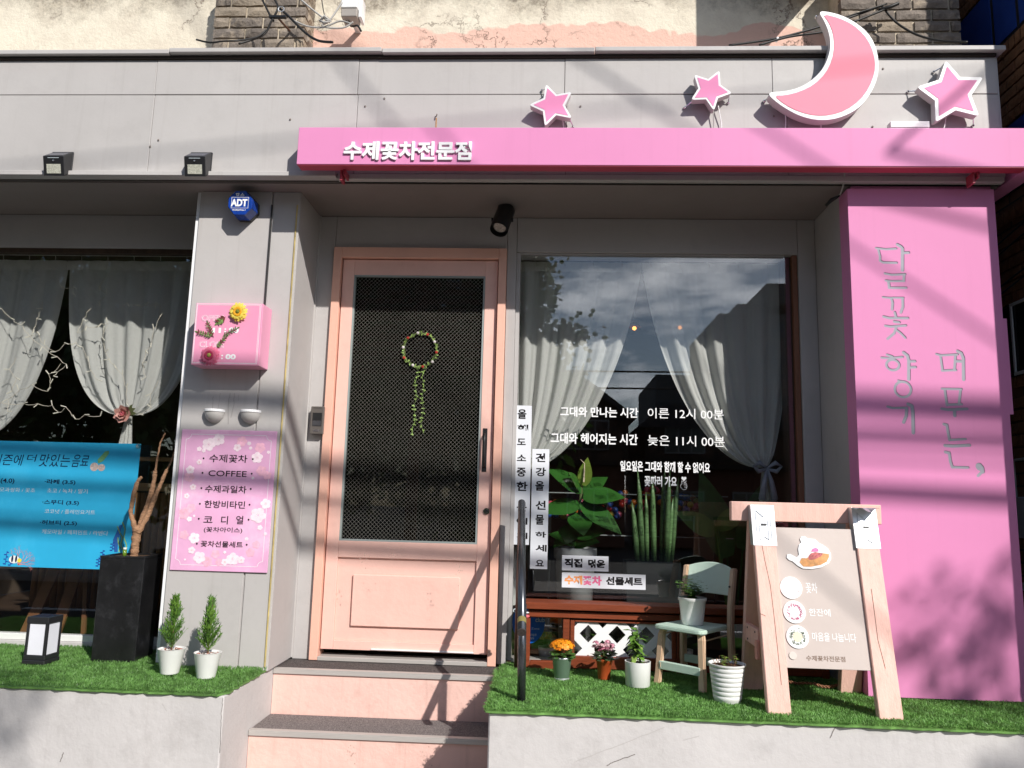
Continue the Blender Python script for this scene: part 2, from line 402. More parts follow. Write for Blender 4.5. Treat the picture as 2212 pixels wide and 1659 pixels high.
def stroke(mb, pts, w, y0, y1, n=6):
    """brush stroke: thick polyline in XZ as joined prisms"""
    for i in range(len(pts)-1):
        a, b = Vector(pts[i]), Vector(pts[i+1]); d = b-a
        if d.length < 1e-6: continue
        d.normalize(); q = Vector((-d.y, d.x))*w*.5
        poly = [a+q, a-q]; ang = math.atan2(d.y, d.x)
        P = [(a.x+math.cos(ang+math.pi/2+math.pi*k/n)*w*.5, a.y+math.sin(ang+math.pi/2+math.pi*k/n)*w*.5) for k in range(n+1)]
        P += [(b.x+math.cos(ang-math.pi/2+math.pi*k/n)*w*.5, b.y+math.sin(ang-math.pi/2+math.pi*k/n)*w*.5) for k in range(n+1)]
        mb.prism(P, y0, y1)
# ================================================================= SETTING: ground, street
def struct(name, mb, m, bev=0): return tag(mb.build(name, m, None, bev), kind='structure')
ASPH = mat('asphalt', (.055, .054, .053), .9, .2, var=.25, vscale=8, bump=.5, bscale=120)
PAVE = mat('pavement_stone', (.30, .28, .26), .85, .2, var=.15, vscale=5, bump=.3, bscale=60)
struct('ground', MB().box(-150, 150, -150, 60, -1.2, -.80), ASPH)
struct('road', MB().box(-60, 60, -9.5, -3.2, -.80, -.785), ASPH)
struct('pavement', MB().box(-14, 14, -3.2, -.4, -.80, -.66), PAVE, .02)
struct('far_pavement', MB().box(-60, 60, -11.2, -9.5, -.80, -.68), PAVE, .02)
mk = MB()
for i in range(-12, 14): mk.box(i*3.0, i*3.0+1.6, -6.45, -6.33, -.785, -.781)
struct('road_marking', mk, WHITE)

# ================================================================= THE SHOP BUILDING
shop = thing('shop_building', 'grey painted single-storey flower-tea shopfront with pink door and stucco wall above', 'building', (0, 0, -.66))
# fascia panels
k = 0
xs_up = [-3.2, -1.96, -.875, .22, 1.308, 2.372, 3.492]
xs_lo = [-3.2, -1.96, -.872, .225, 1.32, 2.44, 3.492]
for xs, z0, z1 in ((xs_up, 2.952, 3.150), (xs_lo, 2.512, 2.948)):
    for a, b in zip(xs[:-1], xs[1:]):
        d = random.uniform(0, .0025)
        MB().box(a+.0012, b-.0012, -.520-d, -.490, z0, z1).build('fascia_panel', GREY, shop, .0015)
MB().box(-3.2, 3.488, -.488, -.30, 2.48, 3.149).build('fascia_backing', mat('joint_shadow', (.12, .11, .10), .9, .1), shop)
MB().box(3.4921, 3.500, -.518, -.10, 2.512, 3.150).build('fascia_end', GREY, shop)
# coping in four overlapping lengths
for a, b, dz, dy in ((-3.2, -.80, 0, 0), (-.797, .345, .004, .006), (.348, 1.46, -.001, .003), (1.463, 2.70, .002, .005), (2.703, 3.525, .001, .004)):
    MB().box(a, b, -.556-dy, -.06, 3.166+dz, 3.192+dz).build('coping', GREY, shop, .003)
MB().box(-3.2, 3.49, -.535, -.102, 3.151, 3.164).build('coping_shadow_strip', mat('gap_shadow', (.05, .04, .035), .9, .1), shop)  # near-black strip painted in for the shadow under the coping
# lip under the fascia
MB().box(-3.2, .138, -.548, -.470, 2.486, 2.510).build('fascia_trim', GREY, shop, .002)
MB().box(.142, 3.49, -.526, -.470, 2.480, 2.509).build('fascia_trim', GREY, shop, .002)
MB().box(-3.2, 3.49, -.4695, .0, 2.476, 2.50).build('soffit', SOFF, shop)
# wall behind, in pieces round the openings
Wt = .16
def wallbox(x0, x1, z0, z1, y0=0, y1=Wt, m=GREYW, bev=.002): return MB().box(x0, x1, y0, y1, z0, z1).build('wall_panel', m, shop, bev)
wallbox(-.10, -.002, -.01, 2.475)
wallbox(0, 1.0, 2.287, 2.475)
wallbox(1.002, 1.055, .0, 2.475)
wallbox(1.057, 2.64, 2.272, 2.475)
wallbox(2.642, 2.738, .0, 2.475)
wallbox(-3.2, -.652, 2.272, 2.475)
# pier between left window and door, right pier behind the pink sign
MB().box(-.640, -.1045, -.352, .02, .0, 2.475).build('pillar_core', GREYW, shop)
MB().box(-.650, -.256, -.362, -.3525, .0, 2.475).build('pillar_panel', GREY, shop, .0015)
MB().box(-.248, -.1005, -.360, -.3525, .0, 2.475).build('pillar_panel', GREY, shop, .0015)
MB().box(-.1040, -.1002, -.350, .0, .0, 2.475).build('return_wall', GREYW, shop)
MB().box(-.117, -.1115, -.3665, -.3605, .02, 2.40).build('sealant_bead', mat('old_yellow_sealant', (.42, .33, .13), .7, .3, var=.4, vscale=12), shop)
MB().box(-.672, -.653, -.350, -.335, .02, 2.475).build('window_trim', WHITE, shop)
MB().box(2.740, 3.46, -.372, .6, -.66, 2.475).build('right_pier', GREYW, shop, .002)
MB().box(-.1001, -.093, -.012, -.001, 0, 2.475).build('sealant_bead', GREY, shop)
# upper stucco wall and brick piers
MB().box(-3.2, 3.46, -.10, .30, 2.55, 5.6).build('stucco_wall', STUCCO, shop)
MB().box(-3.2, 3.49, -.46, -.101, 3.05, 3.165).build('roof_edge', CONC, shop)
MB().box(-3.2, 3.46, .301, 6.0, 2.60, 5.6).build('upper_storey', STUCCO, shop)
BK = {}
def brick_mesh(w, d, h, rough=.004, seed=0):
    key = (round(w, 3), round(d, 3), round(h, 3), seed)
    if key not in BK:
        rnd = random.Random(seed); b = MB().box(-w/2, w/2, 0, d, -h/2, h/2)
        me = b.mesh('brick'); bm = bmesh.new(); bm.from_mesh(me)
        bmesh.ops.subdivide_edges(bm, edges=[e for e in bm.edges if abs(e.verts[0].co.x-e.verts[1].co.x) > w*.5], cuts=4)
        bmesh.ops.subdivide_edges(bm, edges=[e for e in bm.edges if abs(e.verts[0].co.z-e.verts[1].co.z) > h*.5], cuts=1)
        for v in bm.verts:
            if v.co.y < d*.5:
                edge = abs(abs(v.co.x)-w/2) < 1e-4 or abs(abs(v.co.z)-h/2) < 1e-4
                v.co.y += rnd.uniform(-rough*1.8, rough*.4) if not edge else rnd.uniform(0, rough*1.3)
                if edge: v.co.z += rnd.uniform(-.0015, .0015); v.co.x += rnd.uniform(-.001, .001)
        bm.to_mesh(me); bm.free(); BK[key] = me
    return BK[key]
def brick_pier(x0, x1, y, z0, z1, side=None, seed=1, y_back=-.101):
    core = MB().box(x0+.006, x1-.006, y+.012, y_back, z0, z1).build('brick_pier', MORTAR, shop)
    rnd = random.Random(seed); bw, bh, jt = .182, .0545, .0125; row = 0; z = z0+.004
    o0 = org(core)
    def put(px, py, pz, me, rz=0):
        o = bpy.data.objects.new('brick', me); C.objects.link(o); o.parent = core
        if not me.materials: me.materials.append(BRICKG)
        o.location = Vector((px, py, pz))-o0; o.rotation_euler = (0, 0, rz)
    while z+bh < z1:
        x = x0; first = True
        while x < x1-.02:
            w = (bw*.48 if row % 2 else bw) if first else bw
            w = min(w, x1-x)
            if x1-(x+w+jt) < .03: w = x1-x
            put(x+w/2, y-rnd.uniform(0, .004), z+bh/2, brick_mesh(round(w, 3), .05, bh, .005, rnd.randrange(3)))
            x += w+jt; first = False
        if side:   # header bricks on the visible flank
            for yy, w in ((y+.052, .09), ):
                w = y_back-yy-.004
                if w > .03: put(x1-.004+.004, yy+w/2, z+bh/2, brick_mesh(round(w, 3), .05, bh, .005, 1), math.pi/2)
        z += bh+jt; row += 1
brick_pier(-.712, -.180, -.27, 3.172, 3.86, side='R', seed=3)
brick_pier(2.822, 3.452, -.30, 3.172, 3.86, seed=5)
# unseen block added above the view, shaped to throw shade on the right wall
MB().box(2.58, 2.755, -.80, -.101, 3.80, 5.3).build('shade_block', CONC, shop, .01)

# room behind the glass
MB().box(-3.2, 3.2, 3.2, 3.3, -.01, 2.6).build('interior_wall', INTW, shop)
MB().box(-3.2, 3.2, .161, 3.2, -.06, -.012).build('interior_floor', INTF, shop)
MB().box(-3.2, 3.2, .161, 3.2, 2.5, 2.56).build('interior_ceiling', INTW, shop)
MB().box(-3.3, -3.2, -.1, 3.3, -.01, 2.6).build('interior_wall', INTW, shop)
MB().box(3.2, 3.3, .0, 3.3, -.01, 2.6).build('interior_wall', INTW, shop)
# neck walls hide the sides of the openings
# ---- door
door = tag(bpy.data.objects.new('door', None), None); C.objects.link(door); door.parent = shop; door.location = (0, 0, .66)
def part(name, mb, m, parent, bev=0, smooth=False, label=None, seg=1):
    o = mb.build(name, m, parent, bev, smooth, seg)
    if label: o['label'] = label
    return o
fr = MB().box(0, .046, -.028, .09, -.008, 2.283); part('frame_jamb', fr, FRAMEP, door, .002)
part('frame_jamb', MB().box(.955, 1.0, -.028, .09, -.008, 2.283), FRAMEP, door, .002)
part('frame_head', MB().box(.047, .954, -.028, .09, 2.222, 2.283), FRAMEP, door, .002)
part('stile', MB().box(.052, .119, .0, .042, .046, 2.217), DOORP, door, .0015)
part('stile', MB().box(.8795, .950, .0, .042, .046, 2.217), DOORP, door, .0015)
part('top_rail', MB().box(.1195, .879, .0005, .042, 2.126, 2.2165), DOORP, door, .0015)
part('lock_rail', MB().box(.1195, .879, .0005, .042, .530, .619), DOORP, door, .0015)
part('bottom_rail', MB().box(.1195, .879, .0005, .042, .046, .093), DOORP, door, .0015)
part('lower_panel', MB().box(.1195, .879, .014, .034, .0935, .5295), DOORP, door)
part('raised_panel', MB().box(.209, .795, -.002, .0135, .170, .441), DOORP, door, .003)
part('glazing_bead', MB().box(.1195, .129, .003, .03, .6195, 2.1255).box(.869, .8785, .003, .03, .6195, 2.1255).box(.129, .869, .003, .03, .6195, .629).box(.129, .869, .003, .03, 2.116, 2.1255), mat('bead_grey_green', (.30, .34, .33), .5, .3), door)
part('glass_pane', MB().box(.129, .869, .020, .024, .629, 2.116), GLASSD, door)
wm = MB(); sp = .0225; X0, X1, Z0, Z1 = .130, .868, .630, 2.115; W_, H_ = X1-X0, Z1-Z0; sl = 1.0
c_ = -W_
while c_ < H_:      # wires rising to the right
    a0 = max(0, -c_); a1 = min(W_, H_-c_)
    if a1 > a0: wm.obox((X0+a0, .0175, Z0+c_+a0), (X0+a1, .0175, Z0+c_+a1), .00034, .0003)
    c_ += sp
c_ = 0
while c_ < H_+W_:
    a0 = max(0, c_-H_); a1 = min(W_, c_)
    if a1 > a0: wm.obox((X0+a0, .0185, Z0+c_-a0), (X0+a1, .0185, Z0+c_-a1), .00034, .0003)
    c_ += sp
tag(part('wire_mesh', wm, mat('mesh_wire', (.42, .40, .35), .5, .5, metal=.3), door), kind='stuff')
hd = part('handle_plate', MB().box(.893, .918, -.004, -.0005, 1.012, 1.252), BLKP, door, .001)
part('handle', MB().tube([(.9055, -.005, 1.036), (.9055, -.032, 1.052), (.9055, -.034, 1.10), (.9055, -.034, 1.17), (.9055, -.032, 1.212), (.9055, -.005, 1.228)], .006, 8), BLACK, hd, smooth=True)
part('screw', MB().lathe((.9055, -.006, 1.243), [(.003, 0), (.003, .001)]), CHROME, hd)
lk = MB(); lk.v = []
def disc_y(c, r, d, n=20, r2=None):
    """short cylinder whose axis is Y, front at c.y"""
    r2 = r if r2 is None else r2; m = MB(); x, y, z = c
    vs = [(x+r2*math.cos(2*math.pi*k/n), y, z+r2*math.sin(2*math.pi*k/n)) for k in range(n)]+[(x+r*math.cos(2*math.pi*k/n), y+d, z+r*math.sin(2*math.pi*k/n)) for k in range(n)]
    m.add(vs, [tuple(range(n)), tuple(range(2*n-1, n-1, -1))]+[(k, n+k, n+(k+1) % n, (k+1) % n) for k in range(n)])
    return m
lo = part('lock', disc_y((.926, -.008, .799), .017, .008), CHROME, door, 0)
part('lock_core', disc_y((.926, -.012, .799), .008, .004), BLKP, lo, 0)
part('threshold', MB().box(.047, .954, -.030, .09, -.009, .012), ALU, door, .002)
part('draught_strip', MB().box(.33, .88, -.012, -.0005, .052, .058), WHITE, door)

# ---- windows of the shop
def emptypart(name, parent, label=None):
    o = bpy.data.objects.new(name, None); C.objects.link(o); o.parent = parent; o.location = -org(parent)
    if label: o['label'] = label
    return o
win = emptypart('window', shop)
part('frame', MB().box(1.056, 1.078, .015, .10, .02, 2.270), GREYW, win, .001)
part('frame', MB().box(2.572, 2.640, .045, .14, .02, 2.270), DARKW, win, .001)
part('frame', MB().box(2.612, 2.6395, .012, .044, .02, 2.270), mat('brown_frame', (.22, .10, .06), .6, .3), win, .001)
part('frame', MB().box(1.079, 2.571, .015, .10, 2.262, 2.270), GREYW, win)
part('sill', MB().box(1.079, 2.571, .015, .10, .0, .03), ALU, win)
part('glass_pane', MB().box(1.0785, 2.6, .030, .036, .03, 2.262), GLASS, win)
win2 = emptypart('window', shop)
part('frame', MB().box(-3.19, -.66, .010, .06, .035, .068), WPLAS, win2, .002)
part('frame', MB().box(-3.19, -.66, .010, .06, 2.245, 2.271), DARKW, win2)
part('glass_pane', MB().box(-3.19, -.655, .030, .036, .068, 2.245), GLASS, win2)
wallbox(-3.2, -.66, -.01, .034, 0, .16, CONC)

# ================================================================= LEDGES, STEPS, TURF
tag(MB().box(-3.4, -.114, -.838, -.001, -.66, -.004).build('planting_ledge', CONC, None, .006), 'pale painted concrete ledge left of the steps, under the turf with the lantern', 'ledge')
tag(MB().box(1.034, 4.3, -.925, -.001, -.66, -.004).build('planting_ledge', CONC, None, .006), 'pale painted concrete ledge right of the steps, under the turf with the sign frame', 'ledge')
steps = thing('entrance_steps', 'pink painted entrance steps with speckled carpet treads below the pink door', 'steps', (.46, -.4, -.66))
for zt, y0, y1 in ((-.012, -.240, -.001), (-.229, -.523, -.244), (-.446, -.81, -.527)):
    MB().box(-.112, 1.032, y0+.004, y1, zt-.22, zt-.0035).build('step', STEPP, steps)
    MB().box(-.110, 1.030, y0+.03, y1-.001, zt-.003, zt+.001).build('carpet_tread', CARPET, steps)
    MB().box(-.111, 1.031, y0-.006, y0+.029, zt-.003, zt+.0022).box(-.111, 1.031, y0-.006, y0+.0035, zt-.022, zt-.0031).build('nosing', ALU, steps, .0008)

import numpy as np
TURFB = mat('turf_backing', (.05, .11, .03), .9, .1)
def turf(name, poly, z, n, seed, label):
    """short plastic grass blades over a green backing sheet; poly = outline in XY"""
    rng = np.random.default_rng(seed)
    P = np.array(poly); lo_, hi_ = P.min(0), P.max(0)
    def inside(q):
        c = np.zeros(len(q), bool); j = len(P)-1
        for i in range(len(P)):
            xi, yi = P[i]; xj, yj = P[j]
            c ^= ((yi > q[:, 1]) != (yj > q[:, 1])) & (q[:, 0] < (xj-xi)*(q[:, 1]-yi)/(yj-yi+1e-12)+xi); j = i
        return c
    q = rng.uniform(lo_, hi_, (int(n*1.4), 2)); q = q[inside(q)][:n]; n = len(q)
    # extra blades hanging over the front edge
    h = rng.uniform(.009, .017, n)*(1+.2*np.sin(q[:, 0]*9+q[:, 1]*7)); a = rng.uniform(0, 2*math.pi, n); w = rng.uniform(.0012, .0022, n)
    lean = rng.uniform(.1, .9, n)*h; la = rng.uniform(0, 2*math.pi, n)
    front = (q[:, 1]-lo_[1]) < .020
    la = np.where(front, -math.pi/2+rng.normal(0, .5, n), la); lean = np.where(front, h*.9, lean)
    side = (q[:, 0]-lo_[0]) < .022
    la = np.where(side, math.pi+rng.normal(0, .5, n), la); lean = np.where(side, h*1.2, lean)
    V = np.zeros((n, 5, 3)); b = np.stack([q[:, 0], q[:, 1], np.full(n, z+.008)], 1)
    dx = np.stack([np.cos(a)*w, np.sin(a)*w, np.zeros(n)], 1); ld = np.stack([np.cos(la)*lean, np.sin(la)*lean, np.zeros(n)], 1)
    V[:, 0] = b-dx; V[:, 1] = b+dx
    m_ = b+ld*.35+np.stack([0*h, 0*h, h*.6], 1); V[:, 2] = m_-dx*.8; V[:, 3] = m_+dx*.8
    V[:, 4] = b+ld+np.stack([0*h, 0*h, np.where(front | side, h*.45, h)], 1)
    F = []; base = np.arange(n)*5
    quads = np.stack([base, base+1, base+3, base+2], 1); tris = np.stack([base+2, base+3, base+4], 1)
    me = bpy.data.meshes.new(name)
    bk = len(poly); nv = n*5+bk*2
    co = np.concatenate([V.reshape(-1, 3), np.array([(x, y, z+.004) for x, y in poly]), np.array([(x, y, z-.003) for x, y in poly])])
    faces = [tuple(f) for f in quads.tolist()]+[tuple(f) for f in tris.tolist()]
    faces.append(tuple(range(n*5, n*5+bk)))
    for i in range(bk): faces.append((n*5+i, n*5+bk+i, n*5+bk+(i+1) % bk, n*5+(i+1) % bk))
    me.from_pydata(co.tolist(), [], faces); me.update()
    mi = (rng.random(n) < .16).astype(int); arr = np.concatenate([mi, mi, np.full(bk+1, 2)])
    me.polygons.foreach_set('material_index', arr.tolist())
    o = link(name, me, None, [TURF, TURFL, TURFB]); return tag(o, label, 'turf', kind='stuff')
def ragged(P, amp=.006, step=.03, seed=0):
    rnd = random.Random(seed); out = []
    for a, b in zip(P, P[1:]+P[:1]):
        n = max(1, int(math.hypot(b[0]-a[0], b[1]-a[1])/step))
        for i in range(n):
            t = i/n; out.append((a[0]+(b[0]-a[0])*t+rnd.uniform(-amp, amp)*(a[1] < -.3 or b[1] < -.3), a[1]+(b[1]-a[1])*t+rnd.uniform(-amp, amp)*(a[1] < -.3 and b[1] < -.3)))
    return out
turf('artificial_turf', ragged([(-2.3, -.85), (-.135, -.85), (-.11, -.79), (-.105, -.32), (-.66, -.32), (-.66, -.003), (-2.3, -.003)]), 0, 52000, 1, 'short green artificial turf on the ledge left of the steps')
turf('artificial_turf', ragged([(1.018, -.94), (3.9, -.94), (3.9, -.49), (2.72, -.38), (2.72, -.003), (1.06, -.003), (1.012, -.2)]), 0, 90000, 2, 'short green artificial turf on the ledge right of the steps')

# ================================================================= SIGNS ON THE FASCIA
bs = thing('beam_sign', 'long pink metal sign beam with white raised lettering along the fascia', 'sign', (1.8, -.6, 2.6))
MB().box(-.032, 3.62, -.65, -.578, 2.503, 2.700).build('sign_box', BEAM, bs, .0015)
MB().box(3.535, 3.62, -.577, .7, 2.503, 2.700).build('sign_return', BEAM, bs, .0015)
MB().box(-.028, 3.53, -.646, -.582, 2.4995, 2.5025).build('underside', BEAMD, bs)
text('수제꽃차전문점', [(0.207, 2.622), (0.850, 2.523)], -.655, WINK, bs, weight=.032, depth=.010)
for bx in (.175, 3.30):
    b = MB().box(bx, bx+.012, -.59, -.53, 2.445, 2.499); b.box(bx+.0185, bx+.03, -.60, -.522, 2.47, 2.499)
    b.build('bracket', mat('red_bracket', (.42, .05, .08), .45, .4), bs, .001)

STAR1 = [(1.212, 2.972), (1.267, 2.914), (1.346, 2.929), (1.310, 2.854), (1.348, 2.784), (1.267, 2.801), (1.211, 2.740), (1.199, 2.822), (1.126, 2.857), (1.201, 2.894)]
STAR2 = [(2.091, 3.045), (2.095, 2.966), (2.153, 2.921), (2.081, 2.893), (2.060, 2.824), (2.021, 2.887), (1.945, 2.884), (1.983, 2.946), (1.962, 3.022), (2.033, 2.997)]
STAR3 = [(3.208, 3.093), (3.273, 3.002), (3.385, 3.000), (3.321, 2.904), (3.352, 2.794), (3.241, 2.825), (3.141, 2.762), (3.144, 2.877), (3.060, 2.949), (3.170, 2.988)]
MOON = [(2.591, 3.350), (2.612, 3.359), (2.688, 3.341), (2.762, 3.302), (2.835, 3.234), (2.869, 3.148), (2.877, 3.057), (2.861, 2.975), (2.820, 2.893), (2.761, 2.823), (2.666, 2.775), (2.573, 2.764), (2.480, 2.787), (2.399, 2.836), (2.351, 2.877), (2.330, 2.901), (2.335, 2.916), (2.409, 2.920), (2.477, 2.938), (2.542, 2.977), (2.601, 3.041), (2.634, 3.116), (2.644, 3.183), (2.635, 3.250), (2.614, 3.309)]
MOONI = [(2.608, 3.341), (2.687, 3.319), (2.754, 3.283), (2.808, 3.228), (2.843, 3.161), (2.858, 3.082), (2.852, 3.016), (2.822, 2.938), (2.775, 2.872), (2.705, 2.819), (2.630, 2.793), (2.555, 2.789), (2.473, 2.811), (2.407, 2.848), (2.353, 2.897), (2.408, 2.897), (2.484, 2.918), (2.553, 2.955), (2.612, 3.016), (2.648, 3.091), (2.661, 3.166), (2.657, 3.237), (2.637, 3.297)]
def smooth_poly(P, it=2):
    for _ in range(it):
        Q = []
        for i in range(len(P)):
            a, b = P[i], P[(i+1) % len(P)]
            Q += [(a[0]*.75+b[0]*.25, a[1]*.75+b[1]*.25), (a[0]*.25+b[0]*.75, a[1]*.25+b[1]*.75)]
        P = Q
    return P
def star_sign(P, y, label, wires, br):
    cx = sum(a for a, b in P)/10; cz = sum(b for a, b in P)/10
    t = thing('star_sign', label, 'star sign', (cx, -.52, cz), 'pink star signs above the beam')
    out = round_poly(P, .018)
    MB().prism(out, y+.004, y+.044).build('body', STARS, t)
    inn = round_poly([(cx+(a-cx)*.80, cz+(b-cz)*.80) for a, b in P], .004)
    # rim: front ring drawn as full plate, face plate a hair prouder
    MB().prism(out, y, y+.0038).build('rim', WHITE, t)
    MB().prism(inn, y-.0015, y-.0002).build('face', STARP, t)
    for a, b in br:
        MB().tube([(cx+(P[a][0]-cx)*.9, y+.03, cz+(P[a][1]-cz)*.9), (cx+(P[a][0]-cx)*1.02+b[0], -.528, cz+(P[a][1]-cz)*1.02+b[1]), (cx+(P[a][0]-cx)*1.02+b[0], -.515, cz+(P[a][1]-cz)*1.02+b[1])], .003, 6).ball((cx+(P[a][0]-cx)*1.02+b[0], -.527, cz+(P[a][1]-cz)*1.02+b[1]), .007).build('bracket', CHROME, t)
    for (x0, z0), (x1, z1), m in wires:
        MB().tube([(x0, y+.04, z0), ((x0+x1)/2+.006, -.535, (z0+z1)/2), (x1, -.53, z1)], .0028, 6).build('wire', m, t)
    return t
s1 = STAR1; s2 = STAR2; s3 = STAR3
star_sign(s1, -.585, 'small pink star sign with white rim, leftmost above the beam', [((s1[5][0]+.03, s1[5][1]+.02), (s1[5][0]+.035, 2.70), WHITE)], [(4, (.005, -.015)), (0, (-.02, -.005))])
star_sign(s2, -.585, 'small pink star sign with white rim between the leftmost star and the moon', [((s2[4][0]+.005, s2[4][1]+.02), (s2[4][0], 2.70), CABLEG), ((s2[4][0]+.03, s2[4][1]+.05), (s2[4][0]+.05, 2.70), WHITE)], [(2, (-.01, -.02)), (6, (-.02, -.01))])
star_sign(s3, -.59, 'large pink star sign with white rim to the right of the moon', [((s3[5][0]-.02, s3[5][1]+.02), (s3[5][0]-.05, 2.70), WHITE)], [(4, (.0, -.015)), (8, (-.01, .01)), (0, (-.03, -.03))])
mo = thing('moon_sign', 'big pink crescent moon sign with a white rim above the beam', 'moon sign', (2.75, -.52, 2.95))
MO = smooth_poly(MOON, 2); MI = smooth_poly(MOONI, 1)
MB().prism(MO, -.596, -.545).build('body', STARS, mo); MB().prism(MO, -.6005, -.5965).build('rim', WHITE, mo)
MB().prism(MI, -.6025, -.6007).build('face', MOONP, mo)
for (a, b), (c, d) in (([(2.599, 3.356)][0], [(2.603, 3.374)][0]), ([(2.336, 2.906)][0], [(2.327, 2.908)][0])):
    MB().tube([(a, -.56, b), (c, -.53, d), (c, -.515, d)], .003, 6).ball((c, -.528, d), .009).build('bracket', CHROME, mo)
for a, b in ([(2.424, 2.827)][0], [(2.598, 2.785)][0]):
    MB().tube([(a, -.55, b), (a+.004, -.54, b-.04), (a-.003, -.53, 2.70)], .003, 6).build('wire', WHITE, mo)

# pink pillar sign with cut-out characters
ps = thing('pillar_sign', 'tall pink metal sign panel with cut-out grey handwriting, right of the window', 'sign', (3.1, -.45, .0))
STROKES = [
 (12, [(2.867, 2.146), (2.914, 2.140), (2.964, 2.144)]), (13, [(2.877, 2.141), (2.884, 2.105), (2.883, 2.081), (2.898, 2.072), (2.963, 2.071)]), (17, [(2.971, 2.165), (2.988, 2.155), (2.995, 2.146), (2.989, 2.033)]), (15, [(2.996, 2.123), (3.024, 2.124)]),
 (12, [(2.903, 2.016), (2.936, 2.009), (3.001, 2.013)]), (14, [(2.996, 2.011), (2.993, 1.981)]), (12, [(2.906, 1.980), (2.931, 1.977), (2.995, 1.978)]), (15, [(2.919, 1.973), (2.922, 1.944)]), (13, [(2.920, 1.943), (3.003, 1.944)]),
 (11, [(2.888, 1.895), (2.930, 1.891)]), (14, [(2.928, 1.891), (2.934, 1.869), (2.930, 1.834)]), (11, [(2.936, 1.893), (2.987, 1.893)]), (14, [(2.983, 1.892), (2.982, 1.847), (2.971, 1.819)]), (14, [(2.942, 1.819), (2.947, 1.795)]), (14, [(2.887, 1.797), (2.914, 1.790), (3.003, 1.791)]),
 (14, [(2.937, 1.773), (2.961, 1.769)]), (13, [(2.893, 1.751), (2.920, 1.747), (2.992, 1.754)]), (13, [(2.946, 1.747), (2.934, 1.714), (2.901, 1.686)]), (13, [(2.947, 1.730), (2.966, 1.715), (2.986, 1.692)]),
 (13, [(2.895, 1.607), (2.921, 1.598)]), (12, [(2.868, 1.592), (2.905, 1.590), (2.968, 1.597)]), (17, [(2.974, 1.619), (2.992, 1.604), (2.997, 1.578), (2.992, 1.487)]), (14, [(2.998, 1.576), (3.026, 1.577)]), (14, [(2.996, 1.546), (3.027, 1.548)]),
 (12, [(2.885, 1.353), (2.908, 1.346), (2.977, 1.349)]), (16, [(2.975, 1.347), (2.971, 1.310), (2.957, 1.278)]), (18, [(2.983, 1.366), (3.000, 1.358), (3.003, 1.329), (3.000, 1.229)]),
 (12, [(3.129, 1.614), (3.151, 1.608), (3.229, 1.614)]), (13, [(3.148, 1.607), (3.154, 1.533)]), (14, [(3.219, 1.612), (3.210, 1.536)]), (12, [(3.151, 1.533), (3.217, 1.537)]), (15, [(3.217, 1.581), (3.246, 1.580)]), (17, [(3.230, 1.630), (3.247, 1.621), (3.255, 1.597), (3.250, 1.491)]),
 (12, [(3.145, 1.444), (3.237, 1.444)]), (14, [(3.159, 1.442), (3.165, 1.365)]), (14, [(3.233, 1.443), (3.221, 1.369)]), (12, [(3.164, 1.367), (3.234, 1.371)]), (14, [(3.139, 1.347), (3.168, 1.343), (3.258, 1.349)]), (17, [(3.198, 1.342), (3.198, 1.315)]),
 (15, [(3.145, 1.273), (3.159, 1.269), (3.163, 1.229), (3.167, 1.198)]), (12, [(3.167, 1.198), (3.242, 1.204)]), (16, [(3.144, 1.171), (3.179, 1.169), (3.258, 1.175)]), (15, [(3.144, 1.140), (3.162, 1.136), (3.165, 1.097), (3.172, 1.069)]), (13, [(3.172, 1.069), (3.245, 1.069)]),
 (34, [(3.296, 1.076), (3.299, 1.071)]), (22, [(3.308, 1.070), (3.310, 1.052)]), (14, [(3.309, 1.051), (3.288, 1.031)])]
def ring_pts(c, rx, rz, n=18): return [(c[0]+rx*math.cos(2*math.pi*i/n), c[1]+rz*math.sin(2*math.pi*i/n)) for i in range(n+1)]
UPX = 1/1.6458/1.8228*.0023       # metres per crop pixel near the panel
STROKES.append((13, ring_pts([(2.920, 1.557)][0], 40*UPX, 34*UPX)))
STROKES.append((13, ring_pts([(2.962, 1.438)][0], 50*UPX, 50*UPX)))
STROKES.append((12, [(2.942, 1.480), (2.969, 1.473)]))
cut = MB()
for i, (w, pts) in enumerate(STROKES): stroke(cut, pts, w*UPX*1.3, -.52-.0003*(i % 7), -.46+.0003*(i % 5))
cut_o = cut.build('letter_cutter', LETG, None)
plate = MB().box(2.738, 3.454, -.490, -.4885, .018, 2.455).build('panel_front', PANEL, ps)
bo = plate.modifiers.new('cut', 'BOOLEAN'); bo.operation = 'DIFFERENCE'; bo.object = cut_o; bo.solver = 'EXACT'; bo.use_self = True
dg = bpy.context.evaluated_depsgraph_get(); dg.update()
nm = bpy.data.meshes.new_from_object(plate.evaluated_get(dg)); plate.modifiers.clear()
if len(nm.polygons) > 50: plate.data = nm; plate.data.materials.clear(); plate.data.materials.append(PANEL)
bpy.data.objects.remove(cut_o)
MB().box(2.745, 3.450, -.4878, -.485, .025, 2.448).build('letter_backing', LETG, ps)
MB().box(2.738, 2.741, -.4845, -.374, .018, 2.455).box(3.451, 3.454, -.4845, -.374, .018, 2.455).box(2.7415, 3.4505, -.4845, -.374, 2.452, 2.455).build('panel_side', BEAM, ps)
MB().box(2.765, 3.452, -.470, -.376, 2.456, 2.478).build('top_flange', BEAM, ps)
MB().box(3.4545, 3.472, -.489, -.47, 1.327, 1.795).build('side_tab', PANEL, ps)

